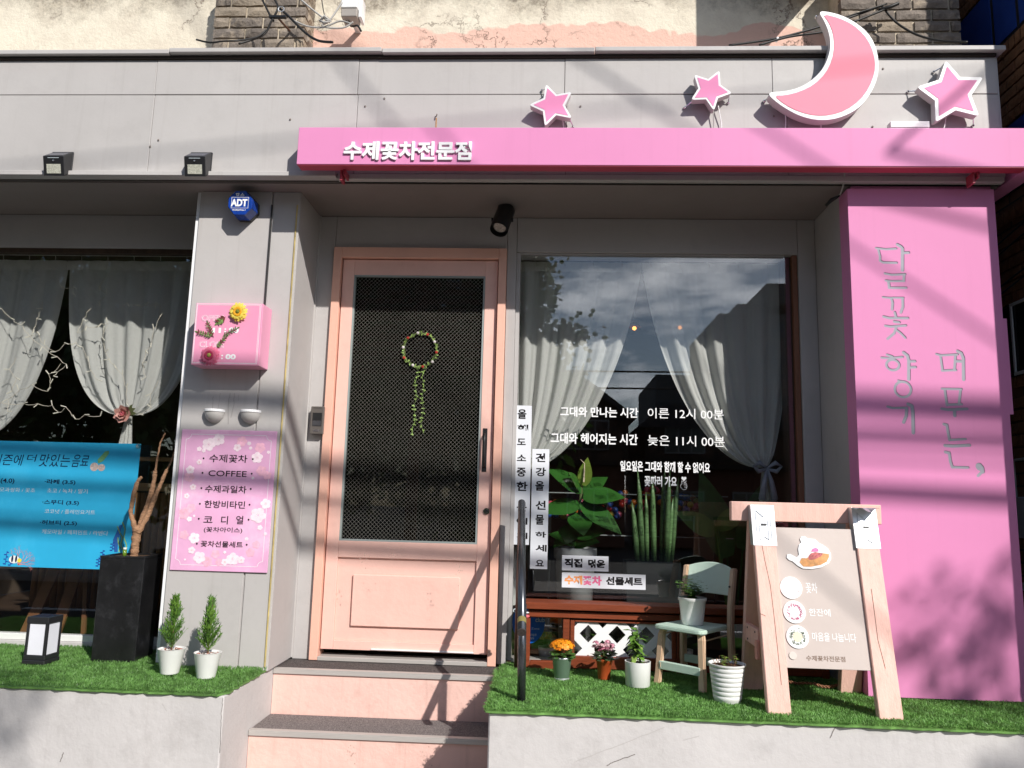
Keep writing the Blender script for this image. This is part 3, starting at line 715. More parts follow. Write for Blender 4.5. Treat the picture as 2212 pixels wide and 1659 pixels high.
# ================================================================= THINGS ON THE PILLAR AND WALLS
def solar_light(x, label):
    t = thing('solar_wall_light', label, 'wall light', (x, -.52, 2.55), 'black solar wall lights on the fascia')
    w = .058
    part('back_plate', MB().box(x-w, x+w, -.530, -.5205, 2.505, 2.622), BLKP, t, .002)
    b = MB().prism([(-.5302, 2.618), (-.600, 2.566), (-.574, 2.468), (-.5302, 2.500)], x-w+.002, x+w-.002, 'X')
    h = part('housing', b, BLKP, t, .002)
    fr_ = lambda z, o=.0012: -.600+(2.566-z)/(2.566-2.468)*.026-o
    m = MB(); m.quad((x-w+.020, fr_(2.526), 2.526), (x+w-.020, fr_(2.526), 2.526), (x+w-.020, fr_(2.480), 2.480), (x-w+.020, fr_(2.480), 2.480))
    part('led_panel', m, mat('led_panel_pale', (.50, .50, .42), .3, .5, var=.35, vscale=140), t)
    part('sensor', MB().ball((x, fr_(2.543), 2.543), .005), CHROME, t)
    part('lettering', MB().quad((x-.03, fr_(2.557, .0016), 2.558), (x+.03, fr_(2.557, .0016), 2.558), (x+.03, fr_(2.555, .0016), 2.5555), (x-.03, fr_(2.555, .0016), 2.5555)), LGREY, t)
    m = MB(); m.quad((x-w+.01, -.540, 2.6125), (x-w+.01, -.592, 2.5735), (x+w-.01, -.592, 2.5735), (x+w-.01, -.540, 2.6125)); part('solar_cell', m, mat('solar_cell', (.03, .035, .06), .2, .6), t)
solar_light(-1.335, 'left of the two black solar wall lights on the grey fascia')
solar_light(-.585, 'right of the two black solar wall lights on the grey fascia, nearer the pink sign')

# siren box
BLUE = mat('blue_translucent_plastic', (.008, .05, .33), .2, .7, var=.3, vscale=25)
ad = thing('alarm_box', 'blue octagonal alarm box with white lettering on the grey pillar', 'alarm box', (-.42, -.36, 2.34))
OC = [(-0.417, 2.440), (-0.363, 2.441), (-0.325, 2.396), (-0.323, 2.345), (-0.359, 2.308), (-0.417, 2.309), (-0.452, 2.351), (-0.453, 2.399)]
ocx, ocz = sum(a for a, b in OC)/8, sum(b for a, b in OC)/8
OB = [(ocx+(a-ocx)*1.08, ocz+(b-ocz)*1.08) for a, b in OC]
part('back_plate', MB().prism(OB, -.385, -.3625), BLKP, ad)
m = MB(); n8 = 8
if sum(OC[i][0]*OC[(i+1) % 8][1]-OC[(i+1) % 8][0]*OC[i][1] for i in range(8)) < 0: OC.reverse(); OB.reverse()
m.add([(a, -.457, b) for a, b in OC]+[(a, -.386, b) for a, b in OB], [tuple(range(8)), tuple(range(15, 7, -1))]+[(i, 8+i, 8+(i+1) % 8, (i+1) % 8) for i in range(8)])
part('cover', m, BLUE, ad, .002)
merged_text([('캡', [(-0.415, 2.428), (-0.396, 2.411)], .03), ('스', [(-0.390, 2.427), (-0.368, 2.411)], .04), ('WORLD', [(-0.428, 2.339), (-0.386, 2.330)], .02), ('No.1', [(-0.383, 2.339), (-0.357, 2.330)], .02)], -.4585, WINK, ad)
text('ADT', [(-0.437, 2.395), (-0.349, 2.354)], -.4587, WINK, ad, weight=.045)
fb = [(-0.435, 2.405), (-0.343, 2.344)]; (fx0, fz1), (fx1, fz0) = fb; e = .0016
part('lettering_border', MB().box(fx0, fx1, -.4586, -.4578, fz1-e, fz1).box(fx0, fx1, -.4586, -.4578, fz0, fz0+e).box(fx0, fx0+e, -.4586, -.4578, fz0+e, fz1-e).box(fx1-e, fx1, -.4586, -.4578, fz0+e, fz1-e), WINK, ad)

# opening hours box
BOXP = mat('pink_box_acrylic', (.80, .32, .48), .3, .5, var=.03)
oh = thing('opening_hours_box', 'square pink opening hours box with white lettering on the pillar', 'sign box', (-.42, -.36, 1.68))
(bx0, bz1), (bx1, bz0) = [(-0.561, 1.821)][0], [(-0.210, 1.499)][0]
part('body', MB().box(bx0, bx1, -.4885, -.3625, bz0, bz1), BOXP, oh, .002)
yb = -.4893
def frame_lines(mb, x0, x1, z0, z1, e, y): return mb.box(x0, x1, y, y+.0006, z1-e, z1).box(x0, x1, y, y+.0006, z0, z0+e).box(x0, x0+e, y, y+.0006, z0+e, z1-e).box(x1-e, x1, y, y+.0006, z0+e, z1-e)
part('border_line', frame_lines(frame_lines(MB(), bx0+.004, bx1-.010, bz0+.008, bz1-.004, .0018, yb), bx0+.008, bx1-.016, bz0+.012, bz1-.009, .0014, yb), WINK, oh)
def outline_text(body, bb, y, parent):
    text(body, bb, y, WINK, parent, weight=.03)
    (a, b), (c, d) = bb; k = .0011
    text(body, [(a+k, b-k), (c-k, d+k)], y-.0004, BOXP, parent, weight=-.004, name='lettering_infill')
outline_text('OPEN', [(-0.527, 1.758), (-0.411, 1.725)], -.4895, oh)
outline_text('CLOSE', [(-0.527, 1.622), (-0.397, 1.588)], -.4895, oh)
merged_text([('11', [(-0.463, 1.692), (-0.419, 1.665)], .05), (':', [(-0.402, 1.690), (-0.392, 1.668)], .05), ('00', [(-0.379, 1.695), (-0.327, 1.665)], .05)], -.4895, WINK, oh)
merged_text([(':', [(-0.407, 1.553), (-0.397, 1.529)], .05), ('00', [(-0.385, 1.557), (-0.331, 1.529)], .05)], -.4895, WINK, oh)
def gerbera(c, r, m1, m2, mc, label):
    t = thing('artificial_flower', label, 'flower', c)
    x, y, z = c; rnd = random.Random(int(c[2]*1000))
    for ring, (rr, tilt, nn_, mm) in enumerate(((1, .12, 17, m1), (.80, .30, 15, m1), (.48, .55, 13, m2))):
        b = MB()
        for i in range(nn_):
            a = 2*math.pi*(i+ring*.5+rnd.uniform(-.15, .15))/nn_; tl = tilt+rnd.uniform(-.1, .1)
            d = Vector((math.cos(a)*math.cos(tl), -math.sin(tl), math.sin(a)*math.cos(tl)))
            P = Vector(c)+Vector((math.cos(a), 0, math.sin(a)))*r*.12+Vector((0, -.004*ring, 0))
            nrm = Vector((0, -1, 0)); w = d.cross(nrm).normalized(); L_ = r*rr*rnd.uniform(.82, .95); vs = []
            for tt, ww, dz in ((0, .05, 0), (.35, .12, .01), (.75, .15, .0), (.93, .11, -.01), (1.02, .02, -.02)):
                q = P+d*L_*tt+nrm*(dz*r*3-.10*r*tt*tt)
                vs += [q-w*r*ww, q+w*r*ww]
            b.add(vs, [(2*j, 2*j+1, 2*j+3, 2*j+2) for j in range(4)])
        part('petals', b, mm, t)
    part('flower_centre', MB().ball((x, y-.012, z), r*.22, 10, 6, (1, .55, 1)), mc, t, smooth=True)
    return t
YEL = leaf_translucent('yellow_petal', (.80, .68, .12), (.8, .6, .1), .15); ORG = leaf_translucent('orange_petal', (.85, .45, .03), (.8, .4, .03), .15)
PNKP = leaf_translucent('pink_petal', (.75, .20, .33), (.7, .15, .25), .15); PNKD = leaf_translucent('deep_pink_petal', (.55, .06, .14), (.5, .05, .1), .15)
GCEN = mat('flower_centre_green', (.16, .17, .03), .8, .2, var=.4, vscale=200)
(gx, gz), (hx, hz) = [(-0.331, 1.773), (-0.459, 1.545)]
gerbera((gx, -.503, gz), .049, YEL, ORG, GCEN, 'yellow artificial gerbera stuck on the top edge of the pink hours box')
gerbera((hx, -.503, hz), .050, PNKP, PNKD, mat('flower_centre_olive', (.35, .33, .08), .8, .2), 'pink artificial gerbera stuck on the lower left corner of the hours box')
def sprig(p, d, L, n, ll, label, m1=GREENL, seed=0, red=True):
    t = thing('leaf_sprig', label, 'leaf sprig', p, 'artificial leaf sprigs on the hours box')
    rnd = random.Random(seed); d = Vector(d).normalized(); p = Vector(p)
    part('stem', MB().tube([p, p+d*L*.5+Vector((0, -.004, 0)), p+d*L], .0012, 5), mat('stem_brown', (.12, .07, .04), .7), t)
    a = MB(); b = MB()
    for i in range(n):
        for s in (-1, 1):
            q = p+d*L*(.15+.85*i/n)+Vector((0, -.003, 0)); w = d.cross(Vector((0, 1, 0)))*s
            dd = (d*.7+w*.9+Vector((0, -rnd.uniform(.1, .5), 0))).normalized()
            (a if rnd.random() < .6 else b).leaf(q, dd, (0, -1, rnd.uniform(-.4, .4)), ll*rnd.uniform(.8, 1.1), ll*.45, .2)
    a.leaf(p+d*L*.97, d, (0, -1, 0), ll, ll*.45)
    for q in (a, b):
        if q.v: part('leaves', q, m1 if q is a else mat('leaf_maroon', (.16, .05, .035), .5, .3, var=.4, vscale=60), t)
    return t
SP = [(-0.453, 1.642), (-0.453, 1.647), (-0.399, 1.750), (-0.406, 1.648), (-0.432, 1.585)]
SPA = mat('sprig_green', (.13, .20, .06), .5, .3, var=.5, vscale=80)
for i, (q, d, L, n, ll, lab) in enumerate((
    (SP[0], (-.5, 0, 1), .085, 6, .018, 'leaf sprig pointing up left beside the lettering 11 on the hours box'),
    (SP[1], (-1, 0, .25), .09, 6, .020, 'leaf sprig reaching over the left edge of the hours box'),
    (SP[2], (-.75, 0, -.62), .05, 4, .026, 'dark leaf tuft below the yellow gerbera'),
    (SP[3], (1, 0, .6), .085, 6, .016, 'leaf sprig lying over the zeros in the middle of the hours box'),
    (SP[4], (.6, 0, .8), .075, 5, .018, 'leaf sprig above the pink gerbera on the hours box'))):
    sprig((q[0], -.4925, q[1]), d, L, n, ll, lab, SPA, i)

# half dome lights
def half_dome(x, label):
    t = thing('dome_wall_light', label, 'wall light', (x, -.362, 1.25), 'white half dome lights under the hours box')
    r = .054; n = 14; zt = 1.286
    pts = [(x+r*math.cos(math.pi+math.pi*i/n), -.363+.056*math.sin(math.pi+math.pi*i/n)) for i in range(n+1)]
    part('cap', MB().prism(pts, zt-.014, zt, 'Z'), WHITE, t, .002)
    vs = []; f = []; mth = 7
    for j in range(mth+1):
        ph = (math.pi/2)*j/mth
        for i in range(n+1):
            a = math.pi+math.pi*i/n; q = r*.95*math.cos(ph)
            vs.append((x+q*math.cos(a), -.3635+.051*math.cos(ph)*math.sin(a), zt-.0145-.056*math.sin(ph)))
    for j in range(mth):
        for i in range(n): k = j*(n+1)+i; f.append((k, k+n+1, k+n+2, k+1))
    part('bowl', MB().add(vs, f), mat('frosted_bowl', (.48, .46, .44), .25, .6, var=.06), t, smooth=True)
half_dome(-.470, 'left white half dome light on the pillar above the pink menu board')
half_dome(-.280, 'right white half dome light on the pillar above the pink menu board')

# pink menu board
MENU = mat('menu_print_pink', (.74, .40, .60), .45, .3, var=.10, vscale=6, dirt=(.84, .62, .72), dirt_amt=.9, dirt_scale=3)
mb_ = thing('menu_board', 'pink menu board printed with cherry blossoms and black lettering on the pillar', 'menu board', (-.385, -.365, .83))
mx0, mx1, mz0, mz1 = -.632, -.134, .471, 1.180
part('board', MB().box(mx0, mx1, -.371, -.3635, mz0, mz1), MENU, mb_, .001)
ym = -.3718
# printed scooped border
bp0, bp1, bq0, bq1, sc = mx0+.026, mx1-.026, mz0+.028, mz1-.024, .026
ln = MB(); Y0_, Y1_ = ym, ym+.0006
def flat_line(mb, P, w, y):
    for i in range(len(P)-1):
        a, b = Vector(P[i]), Vector(P[i+1]); d = (b-a).normalized(); q = Vector((-d.y, d.x))*w/2
        A_ = [a+q, a-q, b-q, b+q]; mb.add([(v.x, y, v.y) for v in A_], [(0, 1, 2, 3)])
def arc(cx, cz, r, a0, a1, n=7): return [(cx+r*math.cos(R(a0+(a1-a0)*i/n)), cz+r*math.sin(R(a0+(a1-a0)*i/n))) for i in range(n+1)]
loop = arc(bp0, bq1, sc, -90, 0)+arc(bp1, bq1, sc, 180, 270)+arc(bp1, bq0, sc, 90, 180)+arc(bp0, bq0, sc, 0, 90)
flat_line(ln, loop+[loop[0]], .0022, ym); part('border_line', ln, WINK, mb_)
def blossom(mb, x, z, r, y, rot=0, k=5):
    for i in range(k):
        a = rot+2*math.pi*i/k; c = (x+r*.52*math.cos(a), z+r*.52*math.sin(a))
        P = [(c[0]+r*.48*math.cos(2*math.pi*j/9), c[1]+r*.42*math.sin(2*math.pi*j/9)) for j in range(9)]
        mb.add([(p_[0], y-.00004*i, p_[1]) for p_ in P], [tuple(range(8, -1, -1))])
def PXF(a, b):   # print layout: millimetre grid of the poster to wall coordinates
    return (-0.7100+a*0.0004750+b*0.0000430, 1.1920+a*0.0000100+b*-0.0004600)
PXS = 0.0004750
BC = MB(); BPM = mat('blossom_pink', (.84, .46, .58), .5, .3, var=.15, vscale=40); BLM = mat('blossom_white', (.88, .72, .78), .5, .3, var=.1, vscale=60)
for i, (a, b, r) in enumerate(((820, 165, 60), (1020, 235, 62), (1030, 490, 60), (1090, 540, 50), (185, 960, 70), (180, 1190, 52), (520, 1395, 52), (430, 1475, 60), (895, 1375, 52), (960, 1290, 45), (240, 560, 60), (255, 900, 55), (560, 1480, 45))):
    q = PXF(a, b); BP = MB(); blossom(BP, q[0], q[1], r*PXS, ym-.0001-.0002*(i % 2), i); part('blossom_print', BP, BPM, mb_)
for i, (a, b, r) in enumerate(((455, 200, 78), (565, 145, 72), (350, 250, 28), (400, 268, 24), (985, 345, 66), (900, 188, 24), (280, 670, 37), (985, 975, 90), (1070, 850, 60), (1003, 1108, 30), (290, 1225, 64), (262, 1355, 42), (345, 1432, 70), (705, 1445, 72), (620, 1478, 40), (795, 1455, 42), (1110, 285, 20), (350, 395, 32), (210, 768, 32), (238, 1020, 30), (857, 1230, 22), (620, 1375, 18), (290, 985, 15), (770, 235, 45), (250, 480, 50), (1060, 1175, 20), (190, 1455, 12), (915, 240, 20), (935, 570, 18))):
    q = PXF(a, b); BL = MB(); blossom(BL, q[0], q[1], r*PXS, ym-.0004-.0002*(i % 2), i*.7); part('blossom_print', BL, BLM, mb_)
    if r > 30:
        for j in range(7): an = j*.9; BC.ball((q[0]+r*.22*PXS*math.cos(an), ym-.0007, q[1]+r*.22*PXS*math.sin(an)), .0011, 5, 3, (1, .3, 1))
tag(part('stamen_print', BC, mat('stamen', (.60, .22, .12), .6), mb_), kind='stuff')
ML = [('수제꽃차', [(-0.475, 1.055), (-0.277, 1.015)], .008), ('COFFEE', [(-0.474, 0.973), (-0.275, 0.944)], .004), ('수제과일차', [(-0.484, 0.898), (-0.270, 0.861)], .010), ('한방비타민', [(-0.481, 0.821), (-0.271, 0.784)], .010), ('(꽃차아이스)', [(-0.473, 0.689), (-0.275, 0.660)], .006), ('꽃차선물세트', [(-0.483, 0.620), (-0.267, 0.590)], .012)]
for s_, bb, w in ML: text(s_, bb, ym-.0010, INK, mb_, weight=w)
merged_text([('코', [(-0.479, 0.741), (-0.432, 0.710)], .008), ('디', [(-0.388, 0.745), (-0.353, 0.704)], .008), ('얼', [(-0.311, 0.748), (-0.274, 0.707)], .008)], ym-.0010, INK, mb_)
bl = MB()
for q in [(-0.506, 1.033), (-0.249, 1.035), (-0.505, 0.959), (-0.249, 0.961), (-0.504, 0.882), (-0.248, 0.884), (-0.505, 0.803), (-0.248, 0.805), (-0.504, 0.728), (-0.247, 0.730), (-0.503, 0.604), (-0.247, 0.606)]: bl.add([(q[0]+.0048*math.cos(-.63*j), ym-.001, q[1]+.0048*math.sin(-.63*j)) for j in range(10)], [tuple(range(10))])
tag(part('bullets', bl, INK, mb_), kind='stuff')
# fingerprint reader
rd = thing('fingerprint_reader', 'narrow grey fingerprint reader on the wall left of the pink door', 'access reader', (-.05, -.0, 1.27))
(r0, q1), (r1, q0) = [(-0.068, 1.351), (0.006, 1.196)]
part('body', MB().box(r0, r1, -.046, -.001, q0, q1), mat('reader_grey', (.13, .115, .105), .4, .5, metal=.3), rd, .003)
part('sensor_window', MB().box(r0+.012, r1-.010, -.0478, -.0462, q0+.045, q1-.036), BLACK, rd, .0)
part('sensor', MB().box(r0+.014, r1-.012, -.0495, -.048, q0+.047, q0+.075), mat('sensor_glass', (.05, .05, .055), .08, .8), rd, 0)
part('speaker_slot', MB().box(r0+.014, r1-.014, -.0470, -.0462, q1-.010, q1-.008), BLACK, rd)
part('logo_plate', MB().box(r0+.019, r1-.018, -.0473, -.0462, q0+.014, q0+.025), CHROME, rd)
# thin conduit
cd = MB().box(-.2545, -.249, -.370, -.3625, bz1+.004, 2.40)
tag(cd.build('cable_cover', mat('conduit_black', (.03, .03, .03), .6), None), 'thin dark cable strip running down the pillar into the pink hours box', 'cable')

# ceiling spotlight
sl_ = thing('ceiling_spotlight', 'black cylinder spotlight under the soffit above the pink door', 'spotlight', (.995, -.17, 2.47))
A_, B_ = Vector((1.0, -.165, 2.462)), Vector((.966, -.245, 2.312)); ax = (B_-A_).normalized()
part('housing', MB().tube([A_, A_+ax*.004, B_-ax*.004, B_], [.047, .050, .050, .049], 28, cap=False), BLACK, sl_, smooth=True)
part('top_cap', MB().tube([A_-ax*.003, A_], [.040, .047], 28), BLACK, sl_)
part('led_lamp', MB().tube([B_-ax*.028, B_-ax*.022], .034, 24), mat('led_lens', (.45, .40, .36), .3, .6, var=.5, vscale=160), sl_)
part('baffle', MB().tube([B_-ax*.034, B_-ax*.029], .0475, 24), BLACK, sl_)
part('mounting_stem', MB().tube([(1.003, -.160, 2.476), A_], .016, 12), BLACK, sl_)
for s in (-1, 1):
    c0 = A_*.45+B_*.55+Vector((s*.050, 0, .004)); part('knob', MB().tube([c0, c0+Vector((s*.010, 0, 0))], .011, 12), BLACK, sl_)

# small hook and rust streak on the fascia, screw heads, ballast box
hk = thing('rusty_hook', 'small rusty hook above the pink beam sign', 'hook', (.68, -.52, 2.75))
q = [(0.644, 2.826)][0]
part('hook', MB().tube([(q[0]-.006, -.522, q[1]), (q[0], -.535, q[1]-.008), (q[0]+.006, -.54, q[1]), (q[0]+.004, -.535, q[1]+.006)], .0025, 6), mat('rusted_iron', (.10, .05, .03), .8), hk)
part('rust_streak', MB().box(q[0]-.002, q[0]+.003, -.5235, -.5231, 2.66, q[1]-.008), mat('rust_stain', (.50, .24, .06), .8, var=.3, vscale=50), hk)
bx = thing('ballast_box', 'white ribbed driver box lying on top of the pink beam sign', 'driver box', (3.02, -.56, 2.72))
(a, b), (c, d) = [(2.931, 2.774), (3.118, 2.752)]
for j in range(5): part('fin', MB().box(a, c, -.575, -.53, b-.006*j-.0045, b-.006*j), WHITE, bx)
part('body', MB().box(a, c, -.5705, -.524, 2.7015, b-.031), WPLAS, bx)
for i, (u_, v_) in enumerate(((-.95+.11, 2.70), )): pass

# ================================================================= DOOR WREATH
wr = thing('door_wreath', 'thin leafy wreath with red and white buds hanging on the pink door glass', 'wreath', (.52, 0, 1.7))
cx_, cz_, rr_ = .521, 1.690, .094; rnd = random.Random(5); ring = []; lv = MB(); rb = MB(); wb = MB()
ring = [(cx_+rr_*math.cos(2*math.pi*i/28)*(1+.03*math.sin(i*2.3)), .010-.006*(i % 2), cz_+rr_*1.04*math.sin(2*math.pi*i/28)) for i in range(29)]
part('hoop', MB().tube(ring, .0022, 5), SPA, wr)
part('hoop', MB().tube([(a+.008*math.sin(i*1.4), b-.004, c+.007*math.cos(i*1.7)) for i, (a, b, c) in enumerate(ring)], .0018, 5), mat('vine_green', (.16, .22, .06), .6), wr)
def rleaf(mbx, p, L, rnd):
    d = Vector((rnd.uniform(-1, 1), rnd.uniform(-.5, 0), rnd.uniform(-1, 1))); mbx.leaf(p, d, (rnd.uniform(-.5, .5), -1, rnd.uniform(-.3, .3)), L, L*.45, .2, 2)
for i in range(70):
    a = rnd.uniform(0, 2*math.pi); rleaf(lv, (cx_+rr_*math.cos(a), .004, cz_+rr_*1.04*math.sin(a)), .017, rnd)
for i in range(10):
    a = 2*math.pi*i/10+.5; (rb if i % 2 else wb).ball((cx_+rr_*1.02*math.cos(a)+rnd.uniform(-.006, .006), -.002, cz_+rr_*1.05*math.sin(a)), .0085, 7, 5)
trail = MB()
for s, x1 in ((0, .50), (1, .54)):
    pts = [(cx_-.012+.035*s+.007*math.sin(j*1.3+s*2)+(x1-cx_-.0)*j/14*.3, .008, cz_-rr_-.005-(.36 if s else .375)*j/14) for j in range(15)]
    trail.tube(pts, .0013, 4)
    for p_ in pts:
        for _ in range(3): rleaf(lv, p_, .015, rnd)
tag(part('trailing_stems', trail, SPA, wr), kind='stuff')
part('leaves', lv, mat('wreath_leaf', (.20, .30, .08), .5, .3, var=.5, vscale=60), wr)
part('red_buds', rb, mat('bud_red', (.45, .03, .02), .5), wr); part('white_buds', wb, mat('bud_white', (.65, .6, .6), .5), wr)
part('suction_hook', MB().add(*(lambda m: (m.v, m.f))(disc_y((.517, .006, 1.806), .014, .010, 16, .008))), glass_mat('clear_plastic', (.8, .85, .85), 3), wr)

# ================================================================= PAPER STRIPS AND WINDOW LETTERING
PAPER = mat('laminated_paper', (.74, .76, .80), .25, .6, var=.04)
def strip(label, cor, items, m=INK):
    (a, b), (c, d) = cor
    t = thing('paper_strip', label, 'paper sign', ((a+c)/2, .027, d))
    part('paper', MB().box(a, c, .0262, .0275, d, b), PAPER, t)
    for its, mm in items: merged_text(its, .0258, mm, t)
    return t
F3 = lambda *a: a
strip('long vertical white paper strip at the left window edge, behind the handrail', [(1.063, 1.387), (1.161, 0.623)], [([
 ('올', [(1.082, 1.366), (1.131, 1.312)], .03), ('해', [(1.083, 1.280), (1.143, 1.245)], .03), ('도', [(1.083, 1.202), (1.131, 1.166)], .03), ('소', [(1.084, 1.113), (1.135, 1.077)], .03), ('중', [(1.085, 1.041), (1.135, 0.991)], .03), ('한', [(1.086, 0.964), (1.146, 0.913)], .03), ('분', [(1.090, 0.852), (1.144, 0.802)], .03), ('에', [(1.090, 0.768), (1.150, 0.731)], .03), ('게', [(1.092, 0.688), (1.152, 0.654)], .03)], INK)])
strip('vertical white paper strip with handwriting, right of the handrail on the shop window', [(1.169, 1.146), (1.263, 0.497)], [([
 ('건', [(1.187, 1.123), (1.241, 1.074)], .03), ('강', [(1.189, 1.044), (1.246, 0.996)], .03), ('을', [(1.189, 0.970), (1.237, 0.917)], .03), ('선', [(1.192, 0.863), (1.248, 0.814)], .03), ('물', [(1.194, 0.787), (1.240, 0.733)], .03), ('하', [(1.195, 0.696), (1.254, 0.664)], .03), ('세', [(1.197, 0.626), (1.258, 0.589)], .03), ('요', [(1.199, 0.546), (1.244, 0.511)], .03)], INK)])
strip('short horizontal white paper strip with two black words low on the shop window', [(1.342, 0.574), (1.593, 0.494)], [([('직접', [(1.355, 0.558), (1.452, 0.510)], .045), ('덖은', [(1.483, 0.556), (1.575, 0.512)], .045)], INK)])
strip('long horizontal white paper strip with orange, pink and black words low on the window', [(1.343, 0.483), (1.792, 0.404)], [([('수제', [(1.357, 0.469), (1.453, 0.421)], .05)], mat('orange_ink', (.85, .33, .12), .6)), ([('꽃차', [(1.455, 0.469), (1.557, 0.419)], .05)], mat('pink_ink', (.80, .16, .32), .6)), ([('선물세트', [(1.579, 0.468), (1.775, 0.424)], .045)], INK)])
wlx = thing('window_lettering', 'white vinyl opening times lettering on the shop window between the curtains', 'lettering', (1.8, .029, 1.2))
for s_, bb, w in (('그대와 만나는 시간', [(1.320, 1.387), (1.752, 1.330)], .035), ('이른 12시 00분', [(1.804, 1.388), (2.221, 1.330)], .006), ('그대와 헤어지는 시간', [(1.269, 1.240), (1.749, 1.179)], .035), ('늦은 11시 00분', [(1.804, 1.238), (2.224, 1.179)], .006), ('일요일은 그대와 함께 할 수 없어요', [(1.654, 1.093), (2.142, 1.034)], .04), ('꽃따러 가요', [(1.786, 1.013), (1.962, 0.955)], .045)):
    text(s_, bb, .0275, WINK, wlx, weight=w*.7)
hh = MB()
for P in ([(2.000, 0.989), (1.987, 1.003), (1.990, 1.012), (1.998, 1.009), (2.001, 1.005), (2.004, 1.011), (2.011, 1.010), (2.013, 1.003), (2.000, 0.989)], [(1.988, 0.989), (1.990, 0.975), (1.982, 0.967), (1.982, 0.956), (1.992, 0.944), (2.002, 0.941), (2.013, 0.947), (2.017, 0.961), (2.013, 0.975), (2.004, 0.982), (1.988, 0.990)], [(2.013, 0.991), (2.008, 0.982), (1.999, 0.973)], [(1.999, 0.968), (2.011, 0.972)], [(2.002, 0.961), (2.014, 0.964)], [(2.003, 0.954), (2.014, 0.955)]): flat_line(hh, P, .0022, .0275)
P = [(2.000, 0.990), (1.988, 1.002), (1.991, 1.011), (2.000, 1.006), (2.005, 1.012), (2.012, 1.009), (2.012, 1.002)]; hh.add([(a, .0276, b) for a, b in P], [tuple(range(len(P)-1, -1, -1))])
part('finger_heart', hh, WINK, wlx)
st = thing('round_sticker', 'blue round club sticker low on the glass behind the handrail', 'sticker', (1.2, .027, .2))
(sx_, sz_) = [(1.168, 0.216)][0]; rs_ = .088
part('sticker', MB().add([(sx_+rs_*math.cos(-2*math.pi*i/28), .0278, sz_+rs_*1.25*math.sin(-2*math.pi*i/28)) for i in range(28)], [tuple(range(28))]), mat('sticker_blue', (.005, .10, .42), .3, .5), st)
for s_, bb, w in (('CAPS Honor', [(1.083, 0.286), (1.248, 0.262)], .03), ('club', [(1.205, 0.244), (1.253, 0.219)], .01), ('Safety Zone', [(1.129, 0.190), (1.227, 0.176)], 0), ('가입주', [(1.178, 0.158), (1.213, 0.145)], .01), ('879', [(1.180, 0.138), (1.199, 0.128)], .01)):
    text(s_, bb, .0270, LGREY, st, weight=w)

# ================================================================= BLUE DRINKS BANNER
BAN = mat('banner_blue', (.03, .38, .64), .35, .4, var=.10, vscale=2.2, dirt=(.10, .50, .72), dirt_amt=.7, dirt_scale=1.1)
bn = thing('drinks_banner', 'bright blue seasonal drinks banner with sea plants on the left window', 'banner', (-1.5, -.03, .8))
yy = -.026
part('sheet', MB().box(-2.45, -1.031, yy, yy+.002, .428, 1.121), BAN, bn)
for s_, bb, w, m in (('시즌에', [(-1.888, 1.046), (-1.711, 0.984)], .002, NAVY), ('더', [(-1.684, 1.048), (-1.631, 1.008)], .002, NAVY), ('맛있는', [(-1.612, 1.053), (-1.435, 0.982)], .002, NAVY), ('음료', [(-1.422, 1.053), (-1.327, 0.984)], .002, NAVY),
    ('(4.0)', [(-1.819, 0.911), (-1.738, 0.879)], .02, NAVY), ('모과쌍화 / 꽃초', [(-1.818, 0.860), (-1.612, 0.836)], .0, LGREY), ('·라떼 (3.5)', [(-1.563, 0.912), (-1.384, 0.882)], .025, NAVY), ('초코 / 녹차 / 딸기', [(-1.543, 0.862), (-1.309, 0.837)], 0, LGREY),
    ('·스무디 (3.5)', [(-1.563, 0.798), (-1.351, 0.769)], .025, NAVY), ('코코넛 / 플레인요거트', [(-1.543, 0.747), (-1.254, 0.723)], 0, LGREY), ('·허브티 (2.5)', [(-1.563, 0.686), (-1.350, 0.657)], .025, NAVY), ('캐모마일 / 페퍼민트 / 라벤다', [(-1.545, 0.636), (-1.167, 0.611)], 0, LGREY)):
    text(s_, bb, yy-.0006, m, bn, weight=w, shear=.18 if w == .002 else 0)
def ell(mb, c, rx, rz, y, n=16): mb.add([(c[0]+rx*math.cos(-2*math.pi*i/n), y, c[1]+rz*math.sin(-2*math.pi*i/n)) for i in range(n)], [tuple(range(n))])
fr1 = MB(); ell(fr1, [(-1.286, 0.987)][0], .024, .024, yy-.0006); ell(fr1, [(-1.244, 0.984)][0], .021, .020, yy-.0008)
part('fruit_print', fr1, mat('coconut_print', (.42, .33, .30), .6, var=.3, vscale=120, dirt=(.75, .72, .70), dirt_amt=1, dirt_scale=30), bn)
lf = MB(); P = [(-1.265, 1.006), (-1.271, 1.029), (-1.252, 1.050), (-1.233, 1.074), (-1.212, 1.079), (-1.208, 1.064), (-1.224, 1.041), (-1.238, 1.020)]; lf.add([(a, yy-.0010, b) for a, b in P], [tuple(range(len(P)))]); part('leaf_print', lf, mat('leaf_print', (.16, .38, .16), .6, var=.3, vscale=60), bn)
cr = MB(); rnd = random.Random(3)
def branch(mb, p, a, L, w, d):
    q = (p[0]+L*math.cos(a), p[1]+L*math.sin(a)); flat_line(mb, [p, q], w, yy-.0006-.00003*d)
    if d:
        for s in (-1, 1) if rnd.random() < .85 else (1,): branch(mb, q, a+s*rnd.uniform(.2, .6), L*rnd.uniform(.68, .9), w*.72, d-1)
c0 = [(-1.660, 0.438)][0]
for a in (1.9, 1.35, .9, .5, .15): branch(cr, c0, a, .030, .0030, 4)
part('coral_print', cr, mat('coral_red', (.55, .16, .13), .6, var=.4, vscale=30), bn)
fs = MB(); ell(fs, [(-1.685, 0.467)][0], .030, .021, yy-.0012); part('fish_print', fs, mat('fish_white', (.7, .72, .7), .6), bn)
fs = MB()
for q in [(-1.696, 0.470), (-1.674, 0.470)]: ell(fs, q, .006, .019, yy-.0015)
